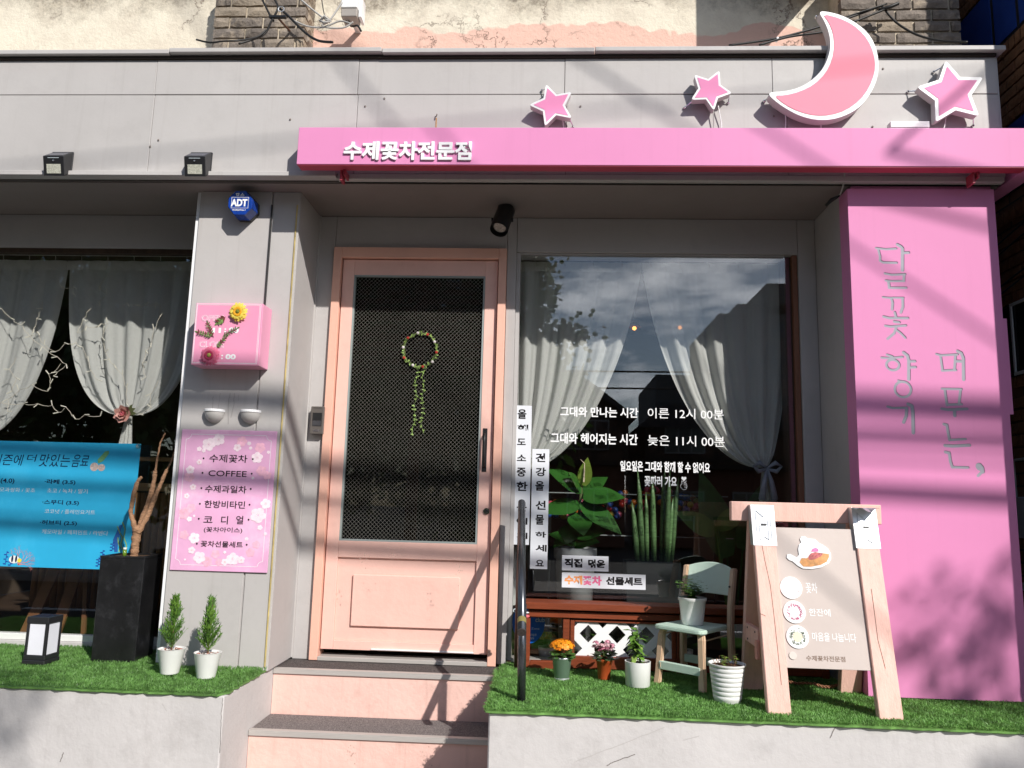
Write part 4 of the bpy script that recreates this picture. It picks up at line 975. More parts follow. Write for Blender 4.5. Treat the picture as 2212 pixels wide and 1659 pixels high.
part('fish_print', fs, NAVY, bn)
fs = MB(); ell(fs, [(-1.654, 0.463)][0], .012, .012, yy-.0018); part('fish_print', fs, mat('fish_yellow', (.75, .6, .05), .6), bn)
sw = MB()
for (a, b), h in zip([(-1.733, 0.436), (-1.704, 0.432), (-1.187, 0.477), (-1.135, 0.528), (-1.206, 0.442)], (.075, .05, .055, .05, .05)):
    flat_line(sw, [(a, b), (a+.002, b+h)], .004, yy-.0007)
    for j in range(6): ell(sw, (a+.007*(1 if j % 2 else -1), b+h*(j+.5)/6), .007, .0035, yy-.0009)
tag(part('seaweed_print', sw, mat('seaweed_navy', (.01, .05, .30), .6), bn), kind='stuff')
sw = MB()
for P in ([(-1.118, 0.663), (-1.101, 0.628), (-1.083, 0.604), (-1.090, 0.569), (-1.076, 0.535)], [(-1.092, 0.686), (-1.072, 0.649), (-1.075, 0.604), (-1.056, 0.565), (-1.055, 0.530)], [(-1.109, 0.603), (-1.103, 0.573), (-1.093, 0.549), (-1.095, 0.524)]): flat_line(sw, P, .006, yy-.0011)
tag(part('seaweed_print', sw, mat('seaweed_green', (.25, .42, .12), .6, var=.4, vscale=20), bn), kind='stuff')
cs = MB(); P = [(-1.121, 0.523), (-1.136, 0.588), (-1.118, 0.638), (-1.108, 0.668), (-1.090, 0.674), (-1.097, 0.638), (-1.106, 0.578), (-1.103, 0.524)]; cs.add([(a, yy-.0005, b) for a, b in P], [tuple(range(len(P)-1, -1, -1))]); part('seaweed_print', cs, mat('seaweed_shadow_blue', (.02, .10, .34), .6), bn)
sk = thing('suction_hook', 'clear suction hook holding the top right corner of the blue banner', 'suction hook', (-1.043, -.03, 1.109))
(a, b) = [(-1.043, 1.109)][0]
dm = disc_y((a, -.040, b), .015, .012, 20, .010); part('cup', dm, glass_mat('clear_plastic', (.8, .85, .85), 3), sk)
part('hook', MB().ball((a+.001, -.044, b+.001), .005), CHROME, sk, smooth=True)

# screws, scratches and scuffs on the fascia, ledge and steps
fsn = MB()
for (a, b) in [(-0.128, 2.810), (-0.827, 2.693), (-0.868, 2.657), (-0.815, 2.494), (2.930, 3.088), (2.374, 2.828), (2.864, 2.772), (0.266, 2.883), (0.366, 2.927), (1.392, 2.883)]: fsn.ball((a, -.5235, b), .0055, 8, 5, (1, .5, 1))
tag(part('screw_heads', fsn, mat('painted_screw', (.22, .19, .17), .6), shop), kind='stuff')
sfn = MB()
for (a, b) in [(0.007, 2.496), (0.623, 2.517), (0.088, 2.481), (0.483, 2.486)]: sfn.lathe((a, -.30, 2.4745), [(.006, 0), (.006, .001)], 8)
tag(part('screw_heads', sfn, mat('painted_screw', (.22, .19, .17), .6), shop), kind='stuff')
def scratch(P, y, w, m, name='scratch'):
    b = MB(); rnd = random.Random(len(P)); Q = []
    for p, q in zip(P[:-1], P[1:]):
        for k_ in range(6): Q.append((p[0]+(q[0]-p[0])*k_/6+rnd.uniform(-.0015, .0015), p[1]+(q[1]-p[1])*k_/6+rnd.uniform(-.0015, .0015)))
    Q.append(P[-1]); flat_line(b, Q, w, y); return part(name, b, m, shop)
SCR = mat('scratch_dark', (.17, .15, .14), .8); SCRL = mat('scratch_pale', (.42, .40, .385), .8)
scratch([(2.449, 0.002), (2.428, -0.011), (2.409, -0.050)], -.9265, .003, SCR); scratch([(1.751, -0.035), (1.568, -0.110), (1.394, -0.179)], -.9262, .002, SCRL); scratch([(1.633, -0.143), (1.543, -0.176), (1.518, -0.191)], -.9263, .003, SCR); scratch([(-0.796, -0.259), (-0.802, -0.279), (-0.808, -0.298)], -.8392, .0035, SCR)
scratch([(-0.118, -0.011), (-0.120, -0.071), (-0.118, -0.121), (-0.113, -0.233)], -.8391, .002, SCR); scratch([(-0.384, -0.043), (-0.360, -0.074)], -.8392, .0015, SCRL); scratch([(1.823, -0.082), (1.891, -0.062)], -.9262, .0015, SCRL)
STN = mat('drip_stain', (.33, .31, .30), .7)
for P, w in (([(-0.488, 1.354), (-0.486, 1.292)], .003), ([(-0.451, 1.374), (-0.456, 1.292)], .002), ([(-0.398, 1.375), (-0.405, 1.313), (-0.396, 1.212)], .004), ([(-0.376, 1.376), (-0.375, 1.313), (-0.385, 1.246)], .003), ([(-0.353, 1.366), (-0.353, 1.335)], .002)): scratch(P, -.3632, w, STN, 'drip_stain')
scf = MB(); rnd = random.Random(77)
for (cx2, cz2, n_, yy2) in (([(0.307, 0.546)][0]+(16, -.2368)), ([(0.475, 0.559)][0]+(12, -.2368)), ([(0.811, 0.514)][0]+(14, -.2368)), ([(0.379, -0.310)][0]+(16, -.5198)), ([(0.731, -0.323)][0]+(10, -.5198))):
    for i in range(n_): ell(scf, (cx2+rnd.gauss(0, .016), cz2+rnd.gauss(0, .022)), rnd.uniform(.001, .0035), rnd.uniform(.001, .004), yy2, 7)
tag(part('scuff_marks', scf, mat('scuff_brown', (.50, .33, .27), .8), steps), kind='stuff')

# ================================================================= HANDRAIL
hr = thing('handrail', 'dark metal handrail sloping down towards the steps on two posts', 'handrail', (1.15, -.5, 0))
T_ = Vector((1.122, -.15, .852)); Bt = Vector((1.163, -.945, .322)); dv = (Bt-T_).normalized()
part('rail', MB().tube([T_, Bt], .0185, 20), RAILM, hr, smooth=True)
part('end_cap', MB().tube([Bt, Bt+dv*.004], .0195, 20), mat('rough_metal', (.09, .075, .07), .7, .4, metal=.4, var=.5, vscale=150), hr)
part('tape_band', MB().tube([Bt-dv*.075, Bt-dv*.045], .0192, 20, cap=False), mat('olive_tape', (.22, .19, .06), .5), hr)
part('post', MB().tube([(1.163, -.785, 0.0), (1.158, -.785, .415)], .0185, 18), RAILM, hr, smooth=True)
part('post', MB().tube([(1.118, -.15, 0.0), (1.121, -.15, .84)], .0165, 18), mat('brown_rail_metal', (.10, .045, .035), .4, .5, metal=.5), hr, smooth=True)
part('base_plate', MB().lathe((1.163, -.785, .004), [(.034, 0), (.034, .006)], 18), RAILM, hr)
rbn = thing('pink_ribbon', 'small pink and white ribbon tied round the handrail above the sticker', 'ribbon', (1.16, -.72, .40))
part('ribbon', MB().ball((1.150, -.30, .293), .024, 12, 8, (1.3, .5, .45)), mat('ribbon_pink', (.70, .12, .14), .5), rbn, smooth=True)
part('ribbon_edge', MB().ball((1.152, -.305, .312), .022, 12, 6, (1.2, .5, .22)), WHITE, rbn, smooth=True)

# ================================================================= WOODEN TRELLIS UNDER THE WINDOW
tr = thing('wooden_trellis', 'red-brown wooden frame with white lattice standing under the shop window', 'trellis', (1.9, -.12, 0))
def bar(n_, x0, x1, y0, y1, z0, z1, m=None): return part(n_, MB().box(x0, x1, y0, y1, z0, z1), m or BROWNW, tr, .0025)
bar('top_board', 1.150, 2.70, -.175, -.012, .312, .345); bar('rail', 1.168, 2.69, -.150, -.118, .270, .302)
bar('back_rail', 1.168, 2.69, -.112, -.09, .262, .310)
for x0, x1 in ((1.150, 1.181), (1.349, 1.383), (1.930, 1.965), (2.655, 2.69)): bar('post', x0, x1, -.138, -.100, .010, .268)
bar('stile', 1.387, 1.409, -.134, -.104, .060, .262); bar('stile', 1.906, 1.927, -.134, -.104, .060, .262)
bar('head_rail', 1.4095, 1.905, -.134, -.104, .250, .262); bar('bottom_rail', 1.384, 1.929, -.140, -.098, .022, .082); bar('bottom_rail', 1.182, 1.348, -.136, -.10, .012, .05)
bar('bottom_rail', 1.966, 2.654, -.136, -.10, .022, .08)
lx0, lx1, lz0, lz1 = 1.4095, 1.9055, .0825, .2495
def clip_line(c, s):      # z = lz0 + s*(x-c), clipped to the lattice opening
    P = []
    for x in (lx0, lx1):
        z = lz0+s*(x-c)
        if lz0 <= z <= lz1: P.append((x, z))
    for z in (lz0, lz1):
        x = c+(z-lz0)/s
        if lx0 < x < lx1: P.append((x, z))
    P.sort(); return (P[0], P[-1]) if len(P) >= 2 else None
for s, y in ((1, -.1215), (-1, -.1165)):
    for k_ in range(-4, 8):
        c = 1.4445+.148*k_ if s == 1 else 1.5145+.148*k_
        w = .021
        poly = [(c-w*1.414, lz0), (c+w*1.414, lz0), (c+w*1.414+s*(lz1-lz0), lz1), (c-w*1.414+s*(lz1-lz0), lz1)]
        # Sutherland clip in x
        for lim, sg in ((lx0, 1), (lx1, -1)):
            o_ = []
            for i in range(len(poly)):
                a, b = poly[i], poly[(i+1) % len(poly)]; ia, ib = sg*(a[0]-lim) >= 0, sg*(b[0]-lim) >= 0
                if ia: o_.append(a)
                if ia != ib: t = (lim-a[0])/(b[0]-a[0]); o_.append((lim, a[1]+(b[1]-a[1])*t))
            poly = o_
            if not poly: break
        if len(poly) >= 3: part('lattice_slat', MB().prism(poly, y, y+.0045), WHITE, tr)

# ================================================================= POTS AND PLANTS
def pot(name, label, cat, c, prof, m, group=None, soil=.85, n=28, rim=None):
    t = thing(name, label, cat, c, group)
    part('pot', MB().lathe(c, prof, n, cap1=False), m, t, smooth=True)
    rt, zt = prof[-1]
    ins = [(rt, zt), (rt-.004, zt+.001), (rt-.006, zt-.012)]
    part('inner_wall', MB().lathe(c, ins, n, cap0=False, cap1=False), m, t, smooth=True)
    part('soil', MB().lathe(c, [(rt-.0058, zt-.0125), (rt*.5, zt-.006)], n, cap0=False), SOIL, t)
    return t
def pebbles(t, c, r, z, n, seed):
    rnd = random.Random(seed); b1 = MB(); b2 = MB()
    for i in range(n):
        a = rnd.uniform(0, 6.28); q = r*math.sqrt(rnd.random())
        (b1 if rnd.random() < .55 else b2).ball((c[0]+q*math.cos(a), c[1]+q*math.sin(a), c[2]+z), rnd.uniform(.004, .0085), 6, 4, (1, 1, .6))
    tag(part('pebbles', b1, mat('pebble_white', (.62, .58, .55), .7), t), kind='stuff'); tag(part('pebbles', b2, mat('pebble_red_brown', (.30, .12, .08), .8), t), kind='stuff')
def cypress(c, H, label, seed):
    t = pot('potted_cypress', label, 'potted plant', c, [(.040, 0), (.0415, .004), (.060, .108), (.0625, .113)], WPLAS, 'small potted cypresses')
    pebbles(t, c, .053, .106, 60, seed); rnd = random.Random(seed)
    x, y, z = c; z0 = z+.105
    part('stem', MB().tube([(x, y, z0), (x+rnd.uniform(-.004, .004), y, z0+H*.9)], [.0035, .001], 5), mat('stem_brown', (.12, .07, .04), .7), t)
    for j, m in enumerate((GREENC, mat('cypress_dark', (.07, .16, .03), .6, .3, var=.4, vscale=40))):
        b = MB()
        for i in range(95):
            h = rnd.random()**1.25; a = rnd.uniform(0, 6.28); rad = .058*(1-h)**.75+.006
            p0 = Vector((x+rnd.uniform(-.004, .004), y+rnd.uniform(-.004, .004), z0+H*.04+H*.80*h))
            d = Vector((math.cos(a), math.sin(a), 1.15+h*2.0)).normalized(); L_ = rad*rnd.uniform(.8, 1.25)+.028
            p1 = p0+d*L_; b.tube([p0, p0+d*L_*.5+Vector((0, 0, -.003)), p1], [.0011, .001, .0004], 3, cap=False)
            for k_ in range(8):
                q = p0+d*L_*(.25+.75*k_/8); w = Vector((rnd.uniform(-1, 1), rnd.uniform(-1, 1), rnd.uniform(-.2, .6))).normalized()
                b.leaf(q, d*.9+w*.55, w.cross(d), .017*rnd.uniform(.7, 1.2), .0042, .1, 2)
        part('foliage', b, m, t)
    return t
cypress((-.500, -.550, .016), .262, 'small potted cypress in a white pot, left one below the menu board', 11)
cypress((-.308, -.588, .012), .270, 'small potted cypress in a white pot, right one nearer the steps', 22)

# galvanised green bucket with orange kalanchoe
def leafmound(t, c, R_, H, n, L, W, m, seed, z0=0, name='leaves', up=.6):
    rnd = random.Random(seed); b = MB()
    for i in range(n):
        a = rnd.uniform(0, 6.28); q = R_*math.sqrt(rnd.random()); h = rnd.uniform(.1, 1)*H*(1-.4*(q/R_)**2)
        p = (c[0]+q*math.cos(a)*.7, c[1]+q*math.sin(a)*.7, c[2]+z0+h)
        b.leaf(p, (math.cos(a), math.sin(a), rnd.uniform(-.1, up)), (rnd.uniform(-.3, .3), rnd.uniform(-.6, .1), 1), L*rnd.uniform(.7, 1.2), W*rnd.uniform(.8, 1.2), .25)
    return part(name, b, m, t)
def florets(t, c, R_, z0, n, r, m, seed, name='blossoms', squash=.6):
    rnd = random.Random(seed); b = MB()
    for i in range(n):
        a = rnd.uniform(0, 6.28); ph = math.acos(1-rnd.random()*.92); q = R_*math.sin(ph)*rnd.uniform(.85, 1.05)
        p = Vector((c[0]+q*math.cos(a), c[1]+q*math.sin(a), c[2]+z0+R_*squash*math.cos(ph)))
        nrm = Vector((math.sin(ph)*math.cos(a), math.sin(ph)*math.sin(a), math.cos(ph)+.25)).normalized(); u = nrm.orthogonal().normalized(); w = nrm.cross(u)
        for k_ in range(4):
            an = k_*math.pi/2+rnd.uniform(-.3, .3); d = (u*math.cos(an)+w*math.sin(an)+nrm*.25); b.leaf(p, d, nrm, r, r*.75, .15, 2)
    return part(name, b, m, t)
KB = mat('kalanchoe_leaf', (.06, .14, .03), .4, .4, var=.4, vscale=30)
c = (1.342, -.360, .014)
gb = pot('orange_kalanchoe', 'orange flowering plant in a small green metal bucket on the turf', 'potted plant', c, [(.034, 0), (.0345, .004), (.036, .008), (.047, .100), (.0485, .104)], mat('bucket_green', (.19, .29, .21), .35, .5, metal=.55, var=.08), None)
part('rim', MB().lathe(c, [(.0475, .098), (.0502, .101), (.0502, .105), (.0475, .107)], 28, False, False), STEEL, gb, smooth=True)
part('foot_ring', MB().lathe(c, [(.035, .0), (.038, .004), (.036, .011)], 28, False, False), STEEL, gb, smooth=True)
leafmound(gb, c, .056, .055, 60, .036, .028, KB, 3, .095); florets(gb, c, .060, .150, 210, .0095, leaf_translucent('kalanchoe_orange', (.85, .33, .015), (.8, .3, .01), .35), 4)
florets(gb, c, .058, .147, 60, .009, leaf_translucent('kalanchoe_amber', (.75, .20, .01), (.7, .2, .01), .3), 5)
c = (1.548, -.325, .014)
tp = pot('pink_kalanchoe', 'pink flowering plant in a small terracotta plastic pot on the turf', 'potted plant', c, [(.027, 0), (.029, .006), (.037, .082), (.0405, .084), (.041, .096)], mat('terracotta_plastic', (.42, .075, .02), .4, .5), None)
leafmound(tp, c, .055, .05, 46, .040, .024, mat('kalanchoe_dark', (.045, .075, .03), .45, .4, var=.4, vscale=30), 6, .085)
rnd = random.Random(8); stm = MB()
for i in range(16):
    a = rnd.uniform(0, 6.28); q = rnd.uniform(.01, .058); p = Vector((c[0]+q*math.cos(a), c[1]+q*math.sin(a)*.8, c[2]+rnd.uniform(.135, .175)))
    stm.tube([(c[0], c[1], c[2]+.09), (c[0]+q*.5*math.cos(a), c[1]+q*.5*math.sin(a), c[2]+.13), p], .0012, 4)
    florets(tp, p, .014, -.004, 13, .010, (leaf_translucent('petal_rose', (.72, .30, .40), (.6, .2, .3), .4) if i % 3 else leaf_translucent('petal_pale_rose', (.82, .55, .58), (.7, .4, .4), .3)), i)
tag(part('flower_stalks', stm, SPA, tp), kind='stuff')
c = (1.698, -.435, .014)
wp = pot('white_pot_plant', 'leafy green plant in a white cylindrical pot on the turf', 'potted plant', c, [(.054, 0), (.057, .003), (.0605, .108), (.061, .112)], WPLAS, None)
rnd = random.Random(9); lb = MB(); ls = MB(); st_ = MB()
for i in range(7):
    a = rnd.uniform(0, 6.28); H_ = rnd.uniform(.09, .165) if i else .165; tip = Vector((c[0]+rnd.uniform(-.03, .03), c[1]+rnd.uniform(-.03, .03), c[2]+.10+H_)); b0 = Vector((c[0]+rnd.uniform(-.02, .02), c[1]+rnd.uniform(-.02, .02), c[2]+.10))
    st_.tube([b0, (b0+tip)/2, tip], .0018, 5)
    for k_ in range(9):
        q = b0+(tip-b0)*(.25+.75*k_/8); an = k_*2.4+i
        (lb if rnd.random() < .7 else ls).leaf(q, (math.cos(an), math.sin(an), rnd.uniform(-.5, .35)), (0, 0, 1), .052*rnd.uniform(.7, 1.15), .027, .35)
part('stems', st_, SPA, wp); part('leaves', lb, mat('basil_leaf', (.10, .21, .03), .4, .45, var=.35, vscale=30), wp); part('leaves', ls, mat('basil_leaf_pale', (.20, .30, .06), .45, .4, var=.3, vscale=30), wp)
# mint pot on the chair
c = (1.972, -.345, .2875)
mp_ = pot('chair_pot_plant', 'bushy mint in a tall white plastic pot standing on the little chair', 'potted plant', c, [(.048, 0), (.050, .004), (.054, .030), (.0545, .034), (.0645, .112), (.068, .114), (.0685, .128)], WPLAS, None)
MINT = mat('mint_leaf', (.11, .24, .04), .45, .4, var=.5, vscale=40)
rnd = random.Random(12); lb = MB(); l2 = MB()
for i in range(70):
    a = rnd.uniform(0, 6.28); q = .075*math.sqrt(rnd.random()); h = rnd.uniform(.05, .125)*(1.1-.45*q/.075)
    for k_ in range(8):
        f = k_/7; p = Vector((c[0]+q*math.cos(a)*f, c[1]+q*math.sin(a)*f, c[2]+.118+h*f)); an = k_*1.57+a
        (lb if rnd.random() < .65 else l2).leaf(p, (math.cos(an), math.sin(an), .25), (0, 0, 1), .025*rnd.uniform(.7, 1.2), .020, .2, 2)
part('leaves', lb, MINT, mp_); part('leaves', l2, mat('mint_leaf_light', (.12, .24, .04), .45, .4, var=.4, vscale=40), mp_)
# ribbed white pot by the sign frame
c = (2.062, -.668, .014); prof = [(.055, 0), (.057, .002)]
for k_ in range(7):
    z = .012+k_*.0195; r = .0585+.0165*(k_/7); prof += [(r, z), (r+.0025, z+.003), (r+.0035, z+.0165), (r+.0008, z+.0185)]
prof += [(.079, .152), (.0815, .155), (.081, .161)]
rp_ = pot('ribbed_pot', 'white ribbed pot with a few sparse sprouts beside the pink sign frame', 'potted plant', c, prof, WPLAS, None, n=36)
rnd = random.Random(13); lb = MB(); st_ = MB()
for i in range(22):
    a = rnd.uniform(0, 6.28); q = .06*math.sqrt(rnd.random()); p = Vector((c[0]+q*math.cos(a), c[1]+q*math.sin(a), c[2]+.150)); tip = p+Vector((rnd.uniform(-.02, .02), rnd.uniform(-.02, .02), rnd.uniform(.015, .048)))
    st_.tube([p, tip], .0012, 4)
    if i % 2:
        for k_ in range(4): lb.leaf(tip-Vector((0, 0, .006*k_)), (math.cos(k_*2.2+i), math.sin(k_*2.2+i), .2), (0, 0, 1), .020, .014, .2, 2)
part('dry_stems', st_, mat('dry_stem', (.20, .09, .05), .7), rp_); part('leaves', lb, mat('sprout_leaf', (.16, .24, .04), .5), rp_)
c = (1.985, -.055, .014)
sp_ = pot('small_white_pot', 'little white pot standing behind the legs of the chair', 'pot', c, [(.030, 0), (.031, .003), (.036, .04), (.0375, .042), (.039, .085), (.041, .105)], WPLAS, None)

# black planter with bare trunk
MARB = mat('black_glazed_fibre', (.012, .012, .013), .3, .5, var=.3, vscale=8, dirt=(.10, .10, .11), dirt_amt=.25, dirt_scale=14, bump=.05)
def rot_box(mb, cx, cy, w, d, z0, z1, ang, w1=None, d1=None):
    w1 = w if w1 is None else w1; d1 = d if d1 is None else d1; vs = []
    for (ww, dd, z) in ((w, d, z0), (w1, d1, z1)):
        for i, j in ((-1, -1), (1, -1), (1, 1), (-1, 1)):
            x, y = i*ww/2, j*dd/2; vs.append((cx+x*math.cos(ang)-y*math.sin(ang), cy+x*math.sin(ang)+y*math.cos(ang), z))
    return mb.add(vs, [(0, 3, 2, 1), (4, 5, 6, 7), (0, 1, 5, 4), (1, 2, 6, 5), (2, 3, 7, 6), (3, 0, 4, 7)])
bp_ = thing('black_planter', 'tall square black planter holding a bare branching trunk beside the left window', 'planter', (-.90, -.245, 0))
cx_, cy_, an_ = -.903, -.238, R(5)
part('planter_body', rot_box(MB(), cx_, cy_, .215, .215, .006, .518, an_, .222, .222), MARB, bp_, .003)
for i, (dx, dy, w, d) in enumerate(((0, -.104, .224, .014), (0, .104, .224, .014), (-.105, 0, .014, .194), (.105, 0, .014, .194))):
    part('rim', rot_box(MB(), cx_+dx*math.cos(an_)-dy*math.sin(an_), cy_+dx*math.sin(an_)+dy*math.cos(an_), w, d, .5185, .530, an_), MARB, bp_, .001)
part('soil', rot_box(MB(), cx_, cy_, .19, .19, .5182, .5215, an_), SOIL, bp_)
BARK = mat('knobbly_bark', (.42, .24, .14), .85, .2, var=.3, vscale=40, bump=.9, bscale=90, stretch=(1, 1, 3), dirt=(.22, .11, .06), dirt_amt=.8, dirt_scale=30)
bt = thing('bare_trunk_plant', 'bare knobbly plant trunk forking into three leafless branches in the black planter', 'plant', (-.90, -.22, .52))
rnd = random.Random(4)
def knob_tube(P, r0, r1, seed):
    rnd = random.Random(seed); P = [Vector((a, -.22+dy, b)) for a, dy, b in P]; Q = []; rr = []
    N = 26
    for i in range(N+1):
        f = i/N*(len(P)-1); j = min(int(f), len(P)-2); t = f-j
        p0 = P[max(j-1, 0)]; p1, p2 = P[j], P[j+1]; p3 = P[min(j+2, len(P)-1)]
        q = .5*((2*p1)+(p2-p0)*t+(2*p0-5*p1+4*p2-p3)*t*t+(3*p1-p0-3*p2+p3)*t**3)
        Q.append(q+Vector((rnd.uniform(-.0015, .0015), rnd.uniform(-.0015, .0015), 0))); rr.append((r0+(r1-r0)*i/N)*rnd.uniform(.86, 1.16))
    return MB().tube(Q, rr, 9)
part('trunk', knob_tube([(-.903, 0, .520), (-.902, 0, .575), (-.900, 0, .640), (-.897, 0, .665)], .0205, .023, 1), BARK, bt, smooth=True)
part('branch', knob_tube([(-.905, 0, .640), (-.925, -.004, .700), (-.941, -.006, .760), (-.932, -.004, .860), (-.920, -.002, .912), (-.903, 0, .932)], .0145, .008, 2), BARK, bt, smooth=True)
part('branch', knob_tube([(-.896, .004, .640), (-.883, .01, .713), (-.860, .012, .800), (-.845, .012, .883), (-.838, .012, .965)], .015, .011, 3), BARK, bt, smooth=True)
part('twig', knob_tube([(-.838, .012, .960), (-.834, .012, 1.03), (-.828, .012, 1.10), (-.815, .012, 1.145), (-.802, .01, 1.172)], .0062, .003, 5), BARK, bt, smooth=True)
part('branch', knob_tube([(-.890, -.004, .640), (-.845, -.008, .738), (-.815, -.010, .830), (-.791, -.01, .898), (-.765, -.01, .975)], .0145, .009, 4), BARK, bt, smooth=True)
part('twig', knob_tube([(-.765, -.01, .972), (-.745, -.01, 1.02), (-.735, -.01, 1.06), (-.723, -.01, 1.09)], .005, .003, 6), BARK, bt, smooth=True)
gbv = thing('green_bottle', 'tiny green nutrient bottle stuck in the black planter', 'bottle', (-.925, -.275, .52))
part('bottle', MB().lathe((-.925, -.275, .521), [(.010, 0), (.010, .034)], 12), mat('green_bottle', (.12, .22, .02), .15, .5), gbv, smooth=True)
part('cap', MB().lathe((-.925, -.275, .5555), [(.0095, 0), (.0095, .012)], 12), mat('pale_cap', (.55, .6, .55), .4), gbv, smooth=True)

# solar lantern
ln_ = thing('solar_lantern', 'black square solar lantern with white panels on the left turf', 'lantern', (-1.215, -.415, 0))
lcx, lcy, la_ = -1.217, -.415, R(-2)
part('base', rot_box(MB(), lcx, lcy, .118, .118, .014, .034, la_, .116, .116), BLKP, ln_, .003)
part('base', rot_box(MB(), lcx, lcy, .110, .110, .0345, .056, la_), BLKP, ln_, .002)
for i, j in ((-1, -1), (1, -1), (1, 1), (-1, 1)):
    x, y = i*.0475, j*.0475; part('corner_post', rot_box(MB(), lcx+x*math.cos(la_)-y*math.sin(la_), lcy+x*math.sin(la_)+y*math.cos(la_), .013, .013, .0565, .205, la_), BLKP, ln_, .001)
LW_ = mat('lantern_white_panel', (.74, .74, .80), .35, .4)
for i, j, w, d in ((0, -1, .080, .004), (0, 1, .080, .004), (1, 0, .004, .080), (-1, 0, .004, .080)):
    x, y = i*.048, j*.048; part('panel', rot_box(MB(), lcx+x*math.cos(la_)-y*math.sin(la_), lcy+x*math.sin(la_)+y*math.cos(la_), w, d, .058, .203, la_), LW_, ln_)
part('cap', rot_box(MB(), lcx, lcy, .112, .112, .2055, .2365, la_), BLKP, ln_, .002)
part('solar_cell', rot_box(MB(), lcx, lcy, .088, .088, .237, .2378, la_), mat('solar_cell', (.03, .035, .06), .2, .6), ln_)

# ================================================================= CHILD'S CHAIR
CHW = mat('pale_beech', (.62, .44, .30), .5, .35, var=.1, vscale=8, stretch=(5, 5, 1), bump=.06)
MNT = mat('mint_paint', (.52, .66, .56), .45, .4, var=.06, vscale=6, dirt=(.25, .25, .15), dirt_amt=.3, dirt_scale=12)
ch = thing('small_chair', 'small child chair with mint green seat and back and pale wooden legs', 'chair', (1.975, -.345, .0))
E1, E2 = Vector((.755, -.656, 0)), Vector((.656, .755, 0)); CC = Vector((1.975, -.345, 0))
def cp(a, b, z): return CC+E1*a+E2*b+Vector((0, 0, z))
seat = round_poly([(-.135, -.150), (.135, -.150), (.120, .135), (-.120, .135)], .035)
sm = MB(); top = []; NN = len(seat)
for z in (.268, .2865): top.append([cp(a, b, z) for a, b in seat])
sm.add(top[0]+top[1], [tuple(range(NN-1, -1, -1)), tuple(range(NN, 2*NN))]+[(i, (i+1) % NN, NN+(i+1) % NN, NN+i) for i in range(NN)])
part('seat', sm, MNT, ch, .004, seg=2)
def limb(P, w, d, m, name='leg'): 
    mb = MB(); vs = []
    for q in P: 
        for i, j in ((-1, -1), (1, -1), (1, 1), (-1, 1)): vs.append(Vector(q)+E1*w*i/2+E2*d*j/2)
    n = len(P); f = [(3, 2, 1, 0), tuple(range(4*n-4, 4*n))]
    for k_ in range(n-1):
        for i in range(4): f.append((4*k_+i, 4*k_+(i+1) % 4, 4*k_+4+(i+1) % 4, 4*k_+4+i))
    return part(name, mb.add(vs, f), m, ch, .005, seg=2)
for s in (-1, 1):
    limb([cp(s*.122, -.128, .012), cp(s*.118, -.120, .06), cp(s*.108, -.108, .24), cp(s*.100, -.098, .267)], .034, .026, CHW)
    limb([cp(s*.137, .150, .012), cp(s*.135, .130, .10), cp(s*.131, .125, .26), cp(s*.131, .132, .38), cp(s*.131, .165, .54), cp(s*.131, .168, .555)], .026, .036, CHW)
    limb([cp(s*.116, -.10, .235), cp(s*.122, .11, .245)], .016, .03, CHW, 'seat_rail')
limb([cp(-.100, -.127, .085), cp(-.1, -.127, .118)], .01, .016, CHW, 'peg')
part('front_stretcher', MB().obox(cp(-.112, -.122, .100), cp(.112, -.122, .100), .010, .019), MNT, ch, .003)
part('rear_stretcher', MB().obox(cp(-.125, .128, .100), cp(.125, .128, .100), .010, .019), MNT, ch, .003)
bk = MB(); vs = []; Nn = 12
for i in range(Nn+1):
    a = -.118+.236*i/Nn; t = 1-(a/.118)**2
    for zz, off in ((.425-.0*t, 0), (.555+.022*t, .030)):
        for th in (-.006, .006): vs.append(cp(a, .138+off+.022*t+th, zz))
f = []
for i in range(Nn): k_ = i*4; f += [(k_, k_+4, k_+6, k_+2), (k_+1, k_+3, k_+7, k_+5), (k_, k_+1, k_+5, k_+4), (k_+2, k_+6, k_+7, k_+3)]
f += [(0, 2, 3, 1), (Nn*4, Nn*4+1, Nn*4+3, Nn*4+2)]
part('backrest', bk.add(vs, f), MNT, ch, .003)
for s in (-1, 1): part('bolt_hole', MB().tube([cp(s*.131, .122, .47), cp(s*.131, .119, .47)], .005, 10), BLACK, ch)

# ================================================================= PINK SAWHORSE SIGN
af = thing('sandwich_sign', 'pink timber sawhorse sign with a pale board showing a teapot and three plates', 'sandwich board', (2.45, -.62, 0))
K_ = .235; L1 = math.sqrt(1+K_*K_)
def fy(z, y0): return y0+K_*(z-.03)
def tleg(x0, x1, y0, th, z0, z1, m, name, back=False, bev=.003):
    s = -1 if back else 1; yy0 = (lambda z: -1.24-fy(z, y0)) if back else (lambda z: fy(z, y0))
    ys = lambda z: (yy0(z), yy0(z)+th*L1)
    a, b = ys(z0), ys(z1); x0, x1 = x0, x1
    vs = [(x0, a[0], z0), (x1, a[0], z0), (x1, a[1], z0), (x0, a[1], z0), (x0, b[0], z1), (x1, b[0], z1), (x1, b[1], z1), (x0, b[1], z1)]
    return part(name, MB().add(vs, [(0, 3, 2, 1), (4, 5, 6, 7), (0, 1, 5, 4), (1, 2, 6, 5), (2, 3, 7, 6), (3, 0, 4, 7)]), m, af, bev)
part('crossbar', MB().box(2.103, 2.779, -.620, -.582, .794, .882), PINKW, af, .003)
